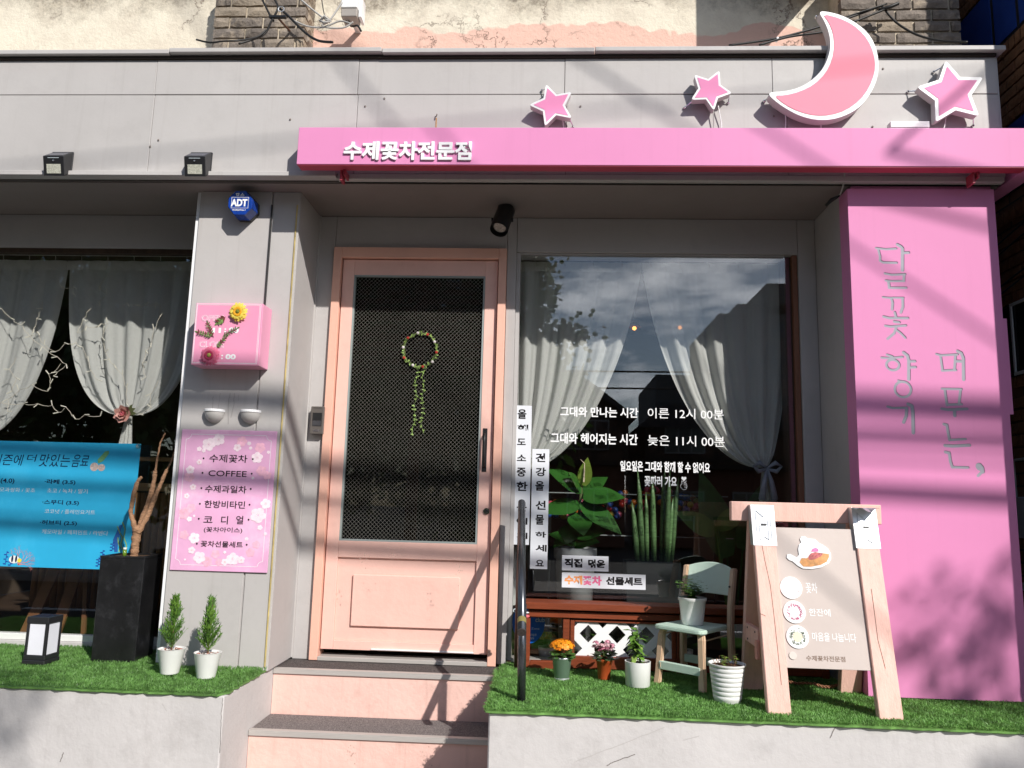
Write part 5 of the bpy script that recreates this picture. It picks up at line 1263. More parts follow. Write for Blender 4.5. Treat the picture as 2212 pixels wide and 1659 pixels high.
for x0, x1 in ((2.186, 2.281), (2.636, 2.733)):
    tleg(x0, x1, -.852, .038, .010, .858, PINKW, 'front_leg'); tleg(x0, x1, -.852, -.038, .010, .800, PINKW, 'back_leg', True)
    tleg(x0-.004, x1+.004, -.8545, .0018, .690, .868, STEEL, 'steel_bracket', bev=0)
    tleg(x0-.005, x0-.003, -.8545, .050, .690, .868, STEEL, 'bracket_side', bev=0)
    b = MB(); xc = (x0+x1)/2; yv = lambda z: fy(z, -.8565)
    def rib(P, w=.0022):
        for i in range(len(P)-1): b.obox((P[i][0], yv(P[i][1]), P[i][1]), (P[i+1][0], yv(P[i+1][1]), P[i+1][1]), w/2, .0011, up=(0, -1, 0))
    rib([(xc-.032, .70), (xc-.032, .845), (xc, .815), (xc+.032, .845), (xc+.032, .70)]); rib([(xc-.019, .80), (xc-.019, .715), (xc, .727), (xc+.019, .715), (xc+.019, .80)])
    tag(part('bracket_ribs', b, STEEL, af), kind='stuff')
    part('slot', MB().quad((xc-.014, yv(.786), .786), (xc+.014, yv(.786), .786), (xc+.011, yv(.777), .777), (xc-.011, yv(.777), .777)), BLACK, af)
# bent flap of the right bracket
xa, xb = 2.636-.004, 2.733+.004
vs = []; NF = 8
for i in range(NF+1):
    x = xa+(xb-xa)*i/NF; w = .006*math.sin(i*1.1)
    for y, z in ((-.660, .868), (-.700, .861+w), (-.735, .858+w*1.6)): vs.append((x+.008*(y+.66)/-.07*-1, y, z))
part('bent_flap', MB().add(vs, [(i*3+j, i*3+j+1, i*3+j+4, i*3+j+3) for i in range(NF) for j in range(2)]), STEEL, af)
for x0, x1 in ((2.186, 2.281), ):
    part('side_brace', MB().box(x0+.004, x0+.030, -.700, -.475, .245, .325), PINKW, af, .003)
    part('side_brace', MB().box(2.692, 2.718, -.700, -.475, .245, .325), PINKW, af, .003)
    part('hinge', MB().box(x0-.012, x0+.0035, -.735, -.705, .205, .285), mat('hinge_pink', (.62, .30, .24), .5), af, .002)
    for yy_, zz_ in ((-.66, .31), (-.53, .31), (-.66, .26), (-.53, .26)): part('screw', MB().tube([(x0+.0035, yy_, zz_), (x0+.001, yy_, zz_)], .004, 8), BLACK, af)
tleg(2.285, 2.632, -.852, -.012, .18, .74, TANW, 'back_board', True, 0)
BRD = mat('board_taupe', (.52, .445, .405), .5, .35, var=.04, vscale=3, bump=.04)
tleg(2.2815, 2.6355, -.838, .012, .190, .770, BRD, 'board', bev=.001)
FM = Matrix(((1, 0, 0, 0), (0, K_/L1, -1/L1, -.838), (0, 1/L1, K_/L1, .03), (0, 0, 0, 1)))   # (along x, up the slope, out of the board)
def btext(s_, bb, m, w=0, parent=af, h=.0006):
    return text(s_, bb, 0, m, parent, weight=w, frame=FM @ Matrix.Translation((0, 0, h)))
btext('꽃차', [(2.396, 0.520), (2.445, 0.475)], WINK, .0); btext('한잔에', [(2.399, 0.410), (2.490, 0.379)], WINK, .0); btext('마음을 나눕니다', [(2.402, 0.312), (2.586, 0.276)], WINK, .0)
btext('수제꽃차전문점', [(2.367, 0.217), (2.530, 0.195)], WARMG, .02)
def bflat(P, h, m, name, w=None):
    b = MB(); Q = [tuple(FM @ Vector((a, c_, h))) for a, c_ in P]
    A = sum(P[i][0]*P[(i+1) % len(P)][1]-P[(i+1) % len(P)][0]*P[i][1] for i in range(len(P)))
    b.add(Q, [tuple(range(len(P))) if A > 0 else tuple(range(len(P)-1, -1, -1))]); return part(name, b, m, af)
def bdisc(c, r, h0, h1, m, name, n=28, sq=1.0):
    b = MB(); vs = []
    for h in (h0, h1): vs += [tuple(FM @ Vector((c[0]+r*math.cos(2*math.pi*i/n), c[1]+r*sq*math.sin(2*math.pi*i/n), h))) for i in range(n)]
    b.add(vs, [tuple(range(n, 2*n))]+[(i, (i+1) % n, n+(i+1) % n, n+i) for i in range(n)]); return part(name, b, m, af)
PCs = [(2.332, 0.495), (2.336, 0.393), (2.339, 0.290)]
for i, (c_, ring_m, inner, lab) in enumerate(zip(PCs, (mat('petals_pale_pink', (.60, .36, .36), .6, var=.4, vscale=90), mat('petals_magenta', (.50, .12, .22), .6, var=.4, vscale=90), mat('petals_dark_green', (.12, .15, .10), .6, var=.5, vscale=90)), (.0, .0205, .0205), 'abc')):
    bdisc(c_, .0475, .0005, .005, WHITE, 'plate_cutout'); rnd = random.Random(i); b = MB()
    for k_ in range(26 if i == 0 else 110):
        a = rnd.uniform(0, 6.28); q = rnd.uniform(.023, .034); p = FM @ Vector((c_[0]+q*math.cos(a), c_[1]+q*math.sin(a), .0054+.0002*(k_ % 3))); d = FM.to_3x3() @ Vector((rnd.uniform(-1, 1), rnd.uniform(-1, 1), 0)); b.leaf(p, d, FM.to_3x3() @ Vector((0, 0, 1)), .0065 if i else .0045, .0035, 0, 2)
    tag(part('petal_print', b, ring_m, af), kind='stuff')
    if i: bdisc(c_, inner, .0055, .0063, mat('cup_tea_pale', (.78, .66, .48), .4) if i == 2 else WHITE, 'cup_print')
bdisc([(2.312, 0.214)][0], .016, .0005, .004, mat('foam_disc', (.60, .55, .50), .6), 'foam_disc', 16)
TPo = [(2.325, 0.625), (2.328, 0.640), (2.343, 0.642), (2.369, 0.628), (2.380, 0.639), (2.379, 0.665), (2.385, 0.684), (2.395, 0.694), (2.392, 0.710), (2.398, 0.720), (2.413, 0.723), (2.424, 0.714), (2.439, 0.712), (2.458, 0.710), (2.473, 0.694), (2.488, 0.687), (2.510, 0.671), (2.520, 0.648), (2.518, 0.624), (2.505, 0.605), (2.472, 0.587), (2.430, 0.578), (2.392, 0.579), (2.370, 0.591), (2.349, 0.610), (2.335, 0.614)]
b = MB(); 
for h in (.0006, .0048): pass
Q0 = [tuple(FM @ Vector((a, c_, .0006))) for a, c_ in TPo]; Q1 = [tuple(FM @ Vector((a, c_, .0050))) for a, c_ in TPo]; n = len(TPo)
b.add(Q0+Q1, [tuple(range(2*n-1, n-1, -1))]+[(i, n+i, n+(i+1) % n, (i+1) % n) for i in range(n)]); part('teapot_cutout', b, WHITE, af)
bflat([(2.379, 0.606), (2.390, 0.625), (2.411, 0.625), (2.436, 0.640), (2.465, 0.651), (2.511, 0.647), (2.510, 0.633), (2.498, 0.612), (2.469, 0.597), (2.426, 0.588), (2.393, 0.588)], .0056, mat('tea_amber', (.62, .28, .08), .4, var=.3, vscale=60), 'tea_print')
bflat([(2.418, 0.619), (2.421, 0.635), (2.432, 0.647), (2.452, 0.653), (2.485, 0.649), (2.478, 0.637), (2.453, 0.624), (2.434, 0.618)], .0060, mat('tea_petals_red', (.42, .09, .09), .5, var=.5, vscale=120), 'petal_print')
bflat([(2.433, 0.654), (2.441, 0.667), (2.456, 0.673), (2.467, 0.667), (2.467, 0.656), (2.452, 0.654)], .0062, mat('tea_petals_pink', (.62, .16, .36), .5, var=.4, vscale=120), 'petal_print')
for P in ([(2.383, 0.660), (2.435, 0.676), (2.488, 0.684)], [(2.397, 0.691), (2.421, 0.696), (2.461, 0.698)], [(2.388, 0.625), (2.379, 0.606), (2.389, 0.592)]):
    b = MB()
    for i in range(len(P)-1):
        p, q = FM @ Vector((*P[i], .0055)), FM @ Vector((*P[i+1], .0055)); b.obox(p, q, .0007, .0003, up=(0, -1, .2))
    part('teapot_line', b, mat('line_grey', (.5, .47, .45), .6), af)
# cracks in the timber
for P in ([(2.218, 0.687), (2.225, 0.616), (2.240, 0.506), (2.244, 0.397), (2.247, 0.261), (2.250, 0.099)], [(2.672, 0.503), (2.672, 0.411), (2.671, 0.292), (2.686, 0.178)], [(2.185, 0.384), (2.199, 0.379), (2.208, 0.374)]):
    b = MB()
    for i in range(len(P)-1):
        p, q = [Vector((a, fy(.03+s_/L1, -.8526), .03+s_/L1)) for a, s_ in (P[i], P[i+1])]; b.obox(p, q, .0009, .0005, up=(0, -1, .2))
    part('timber_crack', b, mat('crack_brown', (.22, .10, .07), .8), af)
rope = thing('rope', 'short twisted rope lying on the turf behind the pink sign board', 'rope', (2.55, -.35, .02))
pts = [(2.36+.035*i, -.30-.012*i+.015*math.sin(i*.9), .034+.006*math.sin(i*1.7)) for i in range(11)]
for ph in (0, math.pi):
    tw = []
    for i in range(80):
        f = i/79*10; j = min(int(f), 9); t = f-j; p = Vector(pts[j]).lerp(Vector(pts[j+1]), t); a = i*.9+ph; tw.append(p+Vector((0, math.cos(a)*.004, math.sin(a)*.004)))
    part('strand', MB().tube(tw, .0035, 6), mat('rope_fibre', (.28, .13, .07), .9), rope)

# ================================================================= CURTAINS AND ROOM CONTENTS
def bez(P0, P1, P2, P3, t): return P0*(1-t)**3+P1*3*t*(1-t)**2+P2*3*t*t*(1-t)+P3*t**3
def curtain(label, x0, x1, zt, tie, Y, folds, seed, sag=.10, tail=None, p1=.45, inner=1.0, pull=.5):
    t = thing('curtain', label, 'curtain', ((x0+x1)/2, Y, zt), 'sheer white curtains in the shop windows')
    rnd = random.Random(seed); NU, NV = folds*14, 60; V = []; F = []
    ph = [rnd.uniform(-.5, .5) for _ in range(folds+2)]; am = [rnd.uniform(.7, 1.25) for _ in range(folds+2)]
    for i in range(NU+1):
        u = i/NU; xt = x0+(x1-x0)*u; k_ = int(u*folds); dx = xt-tie[0]
        P0 = Vector((xt, zt)); P1 = Vector((xt-dx*.07, zt-(zt-tie[1])*p1))
        P2 = Vector((tie[0]+dx*pull*1.15, tie[1]-sag*abs(dx)+.03)); P3 = Vector((tie[0]+dx*.03, tie[1]+.015-abs(dx)*.02))
        for j in range(NV+1):
            v = j/NV; q = bez(P0, P1, P2, P3, v)
            a = 2*math.pi*(u*folds+ph[k_]*.25+ .12*math.sin(3*v+seed))
            A = .024*am[k_]*(1-v)**.45*(.5+.5*min(1, v*4))
            w = math.sin(a)+.28*math.sin(2*a+1.1+v*1.5+k_)+.06*math.sin(3.3*a)
            V.append((q.x+.004*math.cos(a*1.0)*(1-v), Y+A*w+.01*(1-v)+.006*v*math.sin(u*60), q.y+(.006*abs(math.sin(a/2)) if j == 0 else 0)))
    for i in range(NU):
        for j in range(NV): k0 = i*(NV+1)+j; F.append((k0, k0+NV+1, k0+NV+2, k0+1))
    me = bpy.data.meshes.new('drape'); me.from_pydata(V, [], F); me.polygons.foreach_set('use_smooth', [True]*len(F))
    link('drape', me, t, SHEER)
    if tail:
        V = []; F = []; NU, NV = 40, 16
        for i in range(NU+1):
            u = i/NU
            for j in range(NV+1):
                v = j/NV; w = .02+tail[1]*v; V.append((tie[0]+(u-.5)*w*2+tail[2]*v, Y+.018*math.sin(u*22)*(.4+v*.6), tie[1]-tail[0]*v))
        for i in range(NU):
            for j in range(NV): k0 = i*(NV+1)+j; F.append((k0, k0+NV+1, k0+NV+2, k0+1))
        me = bpy.data.meshes.new('tail'); me.from_pydata(V, [], F); me.polygons.foreach_set('use_smooth', [True]*len(F)); link('tail', me, t, SHEER)
    # header tape
    hb = MB()
    n = 40; vs = []
    for i in range(n+1):
        x = x0+(x1-x0)*i/n
        for z in (zt+.004, zt-.055): vs.append((x, Y-.004+.004*math.sin(i*1.3), z))
    hb.add(vs, [(2*i, 2*i+2, 2*i+3, 2*i+1) for i in range(n)]); part('header_band', hb, SHEER, t)
    return t
def rod(x0, x1, y, z, n, m, label):
    t = thing('curtain_rod', label, 'curtain rod', (x0, y, z))
    part('rod', MB().tube([(x0, y, z), (x1, y, z)], .007, 10), m, t, smooth=True)
    for i in range(n):
        x = x0+(x1-x0)*(i+.5)/n; part('hook', MB().tube([(x-.018, y, z-.004), (x, y-.002, z-.024), (x+.002, y-.002, z-.045)], .002, 5), mat('hook_pale', (.5, .47, .42), .5), t)
    return t
rod(1.08, 2.60, .16, 2.285, 9, mat('rod_pink_wood', (.45, .20, .13), .5), 'thin curtain rod behind the shop window right of the door')
rod(-3.0, -.70, .14, 2.285, 14, mat('rod_brown_wood', (.22, .11, .07), .5), 'thin curtain rod behind the left window with small hooks')
curtain('sheer white curtain left of the gap in the shop window, tied back to the left', 1.045, 1.785, 2.262, (1.085, 1.035), .165, 6, 2, .06, (.75, .055, -.01), .42, pull=.44)
curtain('sheer white curtain right of the gap in the shop window, tied back to the right', 1.790, 2.640, 2.262, (2.478, 1.075), .165, 6, 5, .06, (.30, .05, .02), .45, pull=.44)
curtain('sheer white curtain with a pink rose tieback in the left window', -1.705, -.80, 2.240, (-1.225, 1.295), .165, 6, 9, .10, (.40, .05, -.01), .50, pull=.62)
curtain('sheer white curtain at the left edge of the picture in the left window', -2.62, -1.712, 2.240, (-2.20, 1.13), .165, 6, 14, .10, (.40, .05, -.01), .50, pull=.62)
bw = thing('curtain_bow', 'grey ribbon bow tying back the right curtain', 'ribbon', (2.48, .14, 1.07))
for s in (-1, 1):
    P = [(2.478, .135, 1.075), (2.478+s*.045, .12, 1.105), (2.478+s*.075, .12, 1.085), (2.478+s*.05, .12, 1.055), (2.478, .135, 1.07)]
    part('bow_loop', MB().tube(P, [.006, .014, .010, .014, .006], 8), mat('ribbon_grey', (.30, .33, .40), .6), bw, smooth=True)
    part('bow_tail', MB().tube([(2.478, .13, 1.07), (2.478+s*.02, .12, 1.0), (2.478+s*.035, .12, .90)], [.006, .014, .020], 8), mat('ribbon_grey', (.30, .33, .40), .6), bw, smooth=True)
ro = thing('rose_tieback', 'dusty pink fabric rose with leaves on the left window curtain', 'fabric rose', (-1.225, .12, 1.30))
rc = Vector((-1.225, .115, 1.300)); rnd = random.Random(6)
for ring, (rr, nn_, tl) in enumerate(((.060, 7, .25), (.045, 6, .55), (.030, 5, .9))):
    for i in range(nn_):
        a = 2*math.pi*(i+ring*.4)/nn_; d = Vector((math.cos(a)*math.cos(tl), -math.sin(tl), math.sin(a)*math.cos(tl)))
        b = MB(); b.leaf(rc+Vector((0, -.008*ring, 0)), d, (0, -1, 0), rr, rr*1.05, -.25, 5); part('petal', b, mat('rose_fabric', (.60, .32, .28), .7, .2, var=.3, vscale=40), ro, smooth=True)
part('rose_heart', MB().ball(rc+Vector((0, -.025, 0)), .014, 8, 6), mat('rose_heart', (.60, .12, .16), .6), ro, smooth=True)
for d in ((1, -.2, .5), (.6, -.2, .9), (1, -.1, -.1)): part('leaf', MB().leaf(rc+Vector((.02, -.01, .01)), d, (0, -1, 0), .06, .03, .1), mat('rose_leaf', (.09, .10, .04), .6), ro)
# fairy lights
WIREW = mat('fairy_wire', (.62, .57, .48), .5, .3, var=.1)
FL = [[(-2.051, 1.944), (-2.025, 1.916), (-1.96, 1.86), (-1.892, 1.817), (-1.827, 1.750), (-1.746, 1.690), (-1.649, 1.631), (-1.588, 1.588), (-1.64, 1.54), (-1.658, 1.515)],
 [(-1.780, 1.965), (-1.775, 1.92), (-1.801, 1.857), (-1.81, 1.80), (-1.827, 1.750), (-1.785, 1.779), (-1.736, 1.701), (-1.66, 1.66), (-1.614, 1.715), (-1.541, 1.716), (-1.50, 1.69), (-1.456, 1.606), (-1.43, 1.55), (-1.388, 1.498)],
 [(-1.481, 1.929), (-1.518, 1.861), (-1.542, 1.777), (-1.49, 1.82), (-1.439, 1.812), (-1.40, 1.835), (-1.369, 1.841), (-1.385, 1.79), (-1.388, 1.751), (-1.362, 1.663), (-1.33, 1.62), (-1.30, 1.59), (-1.241, 1.528), (-1.21, 1.45), (-1.20, 1.36)],
 [(-1.290, 1.943), (-1.259, 1.963), (-1.207, 1.950), (-1.15, 1.95), (-1.089, 1.957), (-1.061, 1.952), (-1.05, 1.88), (-1.080, 1.806), (-1.089, 1.723), (-1.118, 1.678), (-1.13, 1.60), (-1.10, 1.52)],
 [(-1.95, 1.35), (-1.823, 1.347), (-1.729, 1.349), (-1.644, 1.341), (-1.60, 1.30), (-1.559, 1.334), (-1.495, 1.263), (-1.443, 1.291), (-1.349, 1.284)],
 [(-1.627, 1.590), (-1.685, 1.524), (-1.67, 1.47), (-1.682, 1.423), (-1.78, 1.46), (-1.86, 1.43), (-1.920, 1.373), (-1.91, 1.30)],
 [(-1.40, 2.14), (-1.44, 2.06), (-1.39, 2.02), (-1.43, 1.97)], [(-1.02, 1.50), (-1.06, 1.42), (-1.05, 1.34), (-1.12, 1.30)], [(-1.70, 2.10), (-1.66, 2.05), (-1.60, 2.06), (-1.58, 2.0)], [(-1.9, 1.62), (-1.93, 1.55), (-1.88, 1.50), (-1.90, 1.42)]]
FLL = ['long fairy light wire slanting down across the left curtain to the gap', 'fairy light wire from the left curtain edge across the gap onto the right curtain', 'twisting fairy light wire down the middle of the right-hand curtain to the rose', 'fairy light wire looping at the right side of the left window curtain', 'low fairy light wire running level to the pink rose tieback', 'fairy light wire dropping in the dark gap between the left window curtains',
 'short fairy light wire high on the right-hand curtain', 'short fairy light wire low at the far right of the left window', 'short fairy light wire high beside the curtain gap', 'short fairy light wire on the lower left curtain']
for i, P in enumerate(FL):
    t = thing('fairy_light_string', FLL[i], 'fairy lights', (P[0][0], .09, P[0][1]), 'fairy light wires in the left window')
    rnd = random.Random(i); pts = []
    for a, b in zip(P[:-1], P[1:]):
        for k_ in range(3): f = k_/3; pts.append((a[0]+(b[0]-a[0])*f+rnd.uniform(-.004, .004), .085+rnd.uniform(-.008, .008), a[1]+(b[1]-a[1])*f-.008*math.sin(math.pi*f)))
    pts.append((P[-1][0], .085, P[-1][1]))
    part('wire', MB().tube(pts, .0016, 5), WIREW, t)
    for a, b in P[1:]:
        an = rnd.uniform(0, 6.28); part('bulb', MB().tube([(a, .083, b), (a+.030*math.cos(an), .078, b+.030*math.sin(an))], [.0026, .0034], 5), mat('fairy_bulb', (.75, .72, .62), .3, .5), t)

# plants behind the shop window
WPI = mat('white_plastic_indoor', (.68, .70, .70), .4, .5)
rpt = thing('rubber_plant', 'broad-leaved rubber plant in a big white ribbed pot behind the shop window', 'potted plant', (1.43, .50, 0))
part('pot', MB().lathe((1.43, .50, -.01), [(.090, 0), (.118, .53), (.128, .535), (.130, .60)], 32, cap1=False), WPI, rpt, smooth=True)
part('soil', MB().lathe((1.43, .50, -.01), [(.12, .575), (.05, .58)], 24, False), SOIL, rpt)
part('stem', MB().tube([(1.43, .5, .56), (1.445, .46, .75), (1.46, .44, .96)], .009, 8), mat('rubber_stem', (.12, .15, .05), .6), rpt)
RUB = mat('rubber_leaf', (.03, .12, .02), .22, .6, var=.25, vscale=6); RUBL = mat('rubber_leaf_young', (.17, .25, .04), .3, .5, var=.2, vscale=8)
LV = [((1.46, .42, .93), (-.55, -.35, .42), .26, .115, RUB), ((1.47, .42, .96), (.1, -.3, .9), .17, .07, RUBL), ((1.47, .42, .90), (.95, -.35, .1), .25, .12, RUB), ((1.46, .42, .86), (.9, -.4, -.55), .30, .115, RUB), ((1.45, .42, .85), (-.9, -.3, -.1), .26, .11, RUB), ((1.44, .42, .80), (.1, -.6, -.35), .20, .12, RUB),
      ((1.44, .44, .72), (-.7, -.4, -.5), .20, .10, RUB), ((1.46, .46, .92), (.8, .2, .6), .20, .10, RUB), ((1.44, .46, .66), (.8, -.4, .35), .22, .10, RUB), ((1.43, .46, .62), (-.6, -.5, .3), .20, .09, RUB), ((1.43, .46, .62), (.5, -.5, .15), .17, .10, RUB), ((1.45, .40, .94), (-.25, -.5, .5), .15, .085, RUB)]
for p, d, L_, W_l, m in LV:
    part('leaf', MB().leaf(p, d, (0, -.7, .7), L_, W_l*1.25, .18, 8), m, rpt, smooth=True)
part('leaf_sheath', MB().tube([(1.47, .40, .98), (1.475, .40, 1.09), (1.45, .40, 1.115)], [.006, .004, .001], 6), mat('sheath_cream', (.62, .50, .38), .5), rpt)
snp = thing('snake_plant', 'snake plant with tall pale green spears in a dark box planter behind the window', 'potted plant', (1.88, .50, .3))
part('planter_box', MB().box(1.727, 2.05, .42, .64, -.01, .522), mat('slate_planter', (.025, .03, .03), .5), snp, .004)
SNK = mat('snake_leaf', (.10, .19, .075), .4, .4, var=.45, vscale=30, stretch=(1, 1, 3))
for i, (xb, xt, zt_) in enumerate(((1.83, 1.795, 1.065), (1.90, 1.885, 1.03), (1.945, 1.965, 1.085), (1.965, 1.99, 1.075), (2.0, 2.045, 1.03), (1.86, 1.85, .93), (1.80, 1.76, .88), (1.98, 2.01, .90))):
    y = .47+.02*(i % 3); part('leaf', MB().tube([(xb, y, .51), ((xb*2+xt)/3, y-.01, .51+(zt_-.51)*.35), ((xb+xt*2)/3, y-.02, .51+(zt_-.51)*.75), (xt, y-.03, zt_)], [.013, .018, .014, .001], 6), SNK, snp, smooth=True)
brd = thing('strelitzia_plant', 'big paddle-leaved plant standing in the dark behind the window', 'plant', (2.35, .7, 0))
BAN_ = mat('paddle_leaf', (.035, .11, .03), .35, .5, var=.3, vscale=8)
for p, tip, L_, W_l, m in (((2.36, .62, .55), (2.20, .55, 1.13), .55, .17, BAN_), ((2.28, .55, .70), (2.08, .45, .80), .30, .10, mat('paddle_leaf_light', (.12, .22, .05), .4, .4, var=.3, vscale=12)), ((2.45, .6, .6), (2.6, .5, 1.05), .45, .14, BAN_), ((2.3, .6, .72), (2.42, .5, .84), .26, .09, mat('paddle_leaf_light', (.12, .22, .05)))):
    d = Vector(tip)-Vector(p); part('leaf', MB().leaf(p, d, (.2, -1, .2), L_, W_l*1.3, .12, 8), m, brd, smooth=True); part('stalk', MB().tube([(2.4, .68, 0), p], [.010, .005], 6), m, brd)
gl_ = thing('ball_garland', 'garland of red, orange, green and blue balls hanging inside the shop window', 'ball garland', (1.6, .85, .8))
GM = [mat('ball_red', (.42, .03, .02), .3, .5), mat('ball_orange', (.50, .14, .02), .3, .5), mat('ball_green', (.03, .13, .04), .3, .5), mat('ball_blue', (.02, .07, .26), .3, .5), mat('ball_pink', (.55, .10, .16), .3, .5), mat('ball_yellow', (.45, .34, .05), .3, .5)]
bmesh_ball = [MB().ball((0, 0, 0), .021, 10, 8).mesh('ball', smooth=True) for _ in GM]
for me, m in zip(bmesh_ball, GM): me.materials.append(m)
rnd = random.Random(21); o0 = org(gl_)
for i in range(112):
    x = 1.10+1.02*i/112+rnd.uniform(-.01, .01); z = .845+.075*math.sin((x-1.1)*3.2)*(1 if x > 1.6 else .2)+rnd.choice((0, -.042, -.075))+rnd.uniform(-.008, .008)+(.05 if x > 1.75 else 0)
    o = bpy.data.objects.new('ball', rnd.choice(bmesh_ball)); C.objects.link(o); o.parent = gl_; o.location = Vector((x+.12, .80+rnd.uniform(-.03, .03), z))-o0
gc = thing('glass_table', 'low glass display table with thin bright edges behind the window plants', 'display table', (1.9, .8, .7))
for z, y in ((.915, .75), (.660, .62)):
    part('glass_top', MB().box(1.25, 2.40, y, y+.5, z, z+.008), glass_mat('shelf_glass', (.9, .95, .93), 2), gc)
    part('glass_edge', MB().box(1.25, 2.40, y-.004, y-.0005, z, z+.006), mat('bright_edge', (.55, .60, .60), .2, .6, metal=.5), gc)
for x in (1.27, 2.38): part('leg', MB().box(x, x+.012, 1.1, 1.112, -.01, .914), BLACK, gc)
for x, lab in ((1.50, 'small pot of flowers seen through the gap between lattice slats, left'), (1.80, 'small white flower pot behind the right part of the white lattice')):
    c = (x, .26, -.01); t = pot('indoor_pot', lab, 'potted plant', c, [(.032, 0), (.045, .08), (.047, .085)], mat('brown_clay', (.16, .08, .05), .6) if x < 1.6 else WPI, None); leafmound(t, c, .05, .06, 30, .03, .018, GREENL, 31, .08)
c = (1.27, .14, -.01); t = pot('indoor_pot', 'dried pink flowers in a pot behind the glass left of the orange flowers', 'potted plant', c, [(.04, 0), (.05, .08), (.052, .085)], WPI, None)
leafmound(t, c, .05, .05, 26, .03, .018, GREEND, 33, .08); florets(t, c, .05, .13, 60, .012, mat('dried_orange', (.30, .14, .03), .7, var=.4, vscale=40), 35)
# left window interior: bamboo counter, planks, pendants
bc = thing('bamboo_counter', 'brown bamboo-fronted counter behind the left window glass', 'counter', (-1.2, .62, 0))
part('counter_top', MB().box(-2.0, -.45, .55, .95, .86, .91), TANW, bc, .003); part('upper_rail', MB().box(-2.0, -.45, .56, .60, 1.05, 1.075), TANW, bc, .002)
pm = MB().tube([(0, 0, 0), (0, 0, .72)], .021, 10).mesh('bamboo_pole', smooth=True); pm.materials.append(mat('bamboo_brown', (.20, .10, .035), .5, .3, var=.25, vscale=5, stretch=(4, 4, 1)))
o0 = org(bc)
for i in range(34):
    o = bpy.data.objects.new('bamboo_pole', pm); C.objects.link(o); o.parent = bc; o.location = Vector((-1.95+.0435*i, .57, .13))-o0
bo_ = thing('fruit_bowl', 'white bowl with a round fruit on the counter inside the left window', 'bowl', (-.86, .70, .92))
part('bowl', MB().lathe((-.90, .72, .912), [(.03, 0), (.075, .045), (.08, .05)], 20, cap1=False), WPI, bo_, smooth=True); part('fruit', MB().ball((-.90, .72, .985), .05, 12, 8), mat('fruit_orange', (.45, .15, .04), .5), bo_, smooth=True)
for i, (x, a) in enumerate(((-1.62, .02), (-1.80, .03), (-1.44, -.015))):
    t = thing('wooden_plank', ('brown plank leaning low behind the left window, nearest the lantern', 'dark brown plank behind the lower left window, leftmost', 'thin plank low behind the left window, nearest the black planter')[i], 'plank', (x, .3, 0))
    part('plank', MB().obox((x, .30, -.01), (x+a*4, .36, .42), .032 if i < 2 else .012, .008, up=(0, 1, 0)), mat('plank_brown', (.16, .07, .03), .6, var=.3, vscale=8), t)
for i, (x, y, z) in enumerate(((-1.02, 1.2, 2.06), (-1.35, 2.0, 2.22), (1.9, 1.6, 2.2), (2.3, 1.9, 2.28))):
    t = thing('pendant_lamp', ('small warm pendant lamp glowing behind the right part of the left window curtain', 'warm pendant lamp farther back behind the left window', 'warm pendant lamp behind the gap of the shop window curtains', 'warm pendant lamp farther back behind the right curtain')[i], 'lamp', (x, y, z))
    part('lamp_bulb', MB().ball((x, y, z), .016, 10, 8), emis('lamp_glow', (1.0, .38, .08), 2.5), t, smooth=True)
    part('lamp_shade', MB().lathe((x, y, z), [(.055, .01), (.02, .055), (.015, .06)], 18, False), mat('shade_copper', (.30, .10, .04), .4, metal=.6), t, smooth=True); part('lamp_cord', MB().tube([(x, y, z+.06), (x, y, 2.5)], .003, 5), BLACK, t)

# ================================================================= CABLES ON THE UPPER WALL
def cable(pts, r, m, label, group='loose cables on the upper wall', n=7, it=8):
    P = [Vector(p) for p in pts]; Q = []
    for j in range(len(P)-1):
        p0 = P[max(j-1, 0)]; p1, p2 = P[j], P[j+1]; p3 = P[min(j+2, len(P)-1)]
        for k_ in range(it):
            t = k_/it; Q.append(.5*((2*p1)+(p2-p0)*t+(2*p0-5*p1+4*p2-p3)*t*t+(3*p1-p0-3*p2+p3)*t**3))
    Q.append(P[-1]); return tag(MB().tube(Q, r, n).build('cable', m, None, 0, True), label, 'cable', group)
def yz(P, ys): return [(a, y, b) for (a, b), y in zip(P, ys)]
cable(yz([(-0.373, 3.572), (-0.304, 3.444), (-0.290, 3.430)], (-.42, -.44, -.44)), .006, CABLE, 'black cable hanging from above the left brick pier')
cable(yz([(-0.303, 3.571), (-0.270, 3.499), (-0.300, 3.422), (-0.340, 3.340), (-0.440, 3.243)], (-.42, -.45, -.45, -.45, -.52)), .006, CABLE, 'black cable crossing the bricks down to the coping')
cable(yz([(-0.649, 3.237), (-0.602, 3.222), (-0.560, 3.216), (-0.500, 3.227), (-0.430, 3.243), (-0.363, 3.308), (-0.327, 3.368)], (-.57, -.575, -.575, -.57, -.55, -.48, -.45)), .005, CABLE, 'black cable drooping over the coping under the brick pier')
cable(yz([(-0.276, 3.515), (-0.210, 3.454), (-0.100, 3.339), (-0.015, 3.273), (0.079, 3.231)], (-.44, -.45, -.47, -.50, -.55)), .007, CABLE, 'thick black cable sagging from the brick pier to the coping on the right')
cable(yz([(-0.180, 3.600), (-0.103, 3.532), (-0.027, 3.471), (0, 3.457)], (-.40,)*4), .005, CABLEG, 'grey cable slanting down to the knot beside the brick pier')
cable(yz([(-0.203, 3.472), (-0.123, 3.437), (-0.040, 3.429), (0.001, 3.443), (0.061, 3.467), (0.124, 3.450)], (-.38,)*6), .005, CABLEG, 'grey cable looping between the pier and the driver box')
cable(yz([(0.064, 3.581), (-0.001, 3.470), (-0.041, 3.443), (0.007, 3.426), (0.084, 3.428), (0.133, 3.461)], (-.38,)*6), .005, CABLEG, 'grey cable loop hanging under the white driver box')
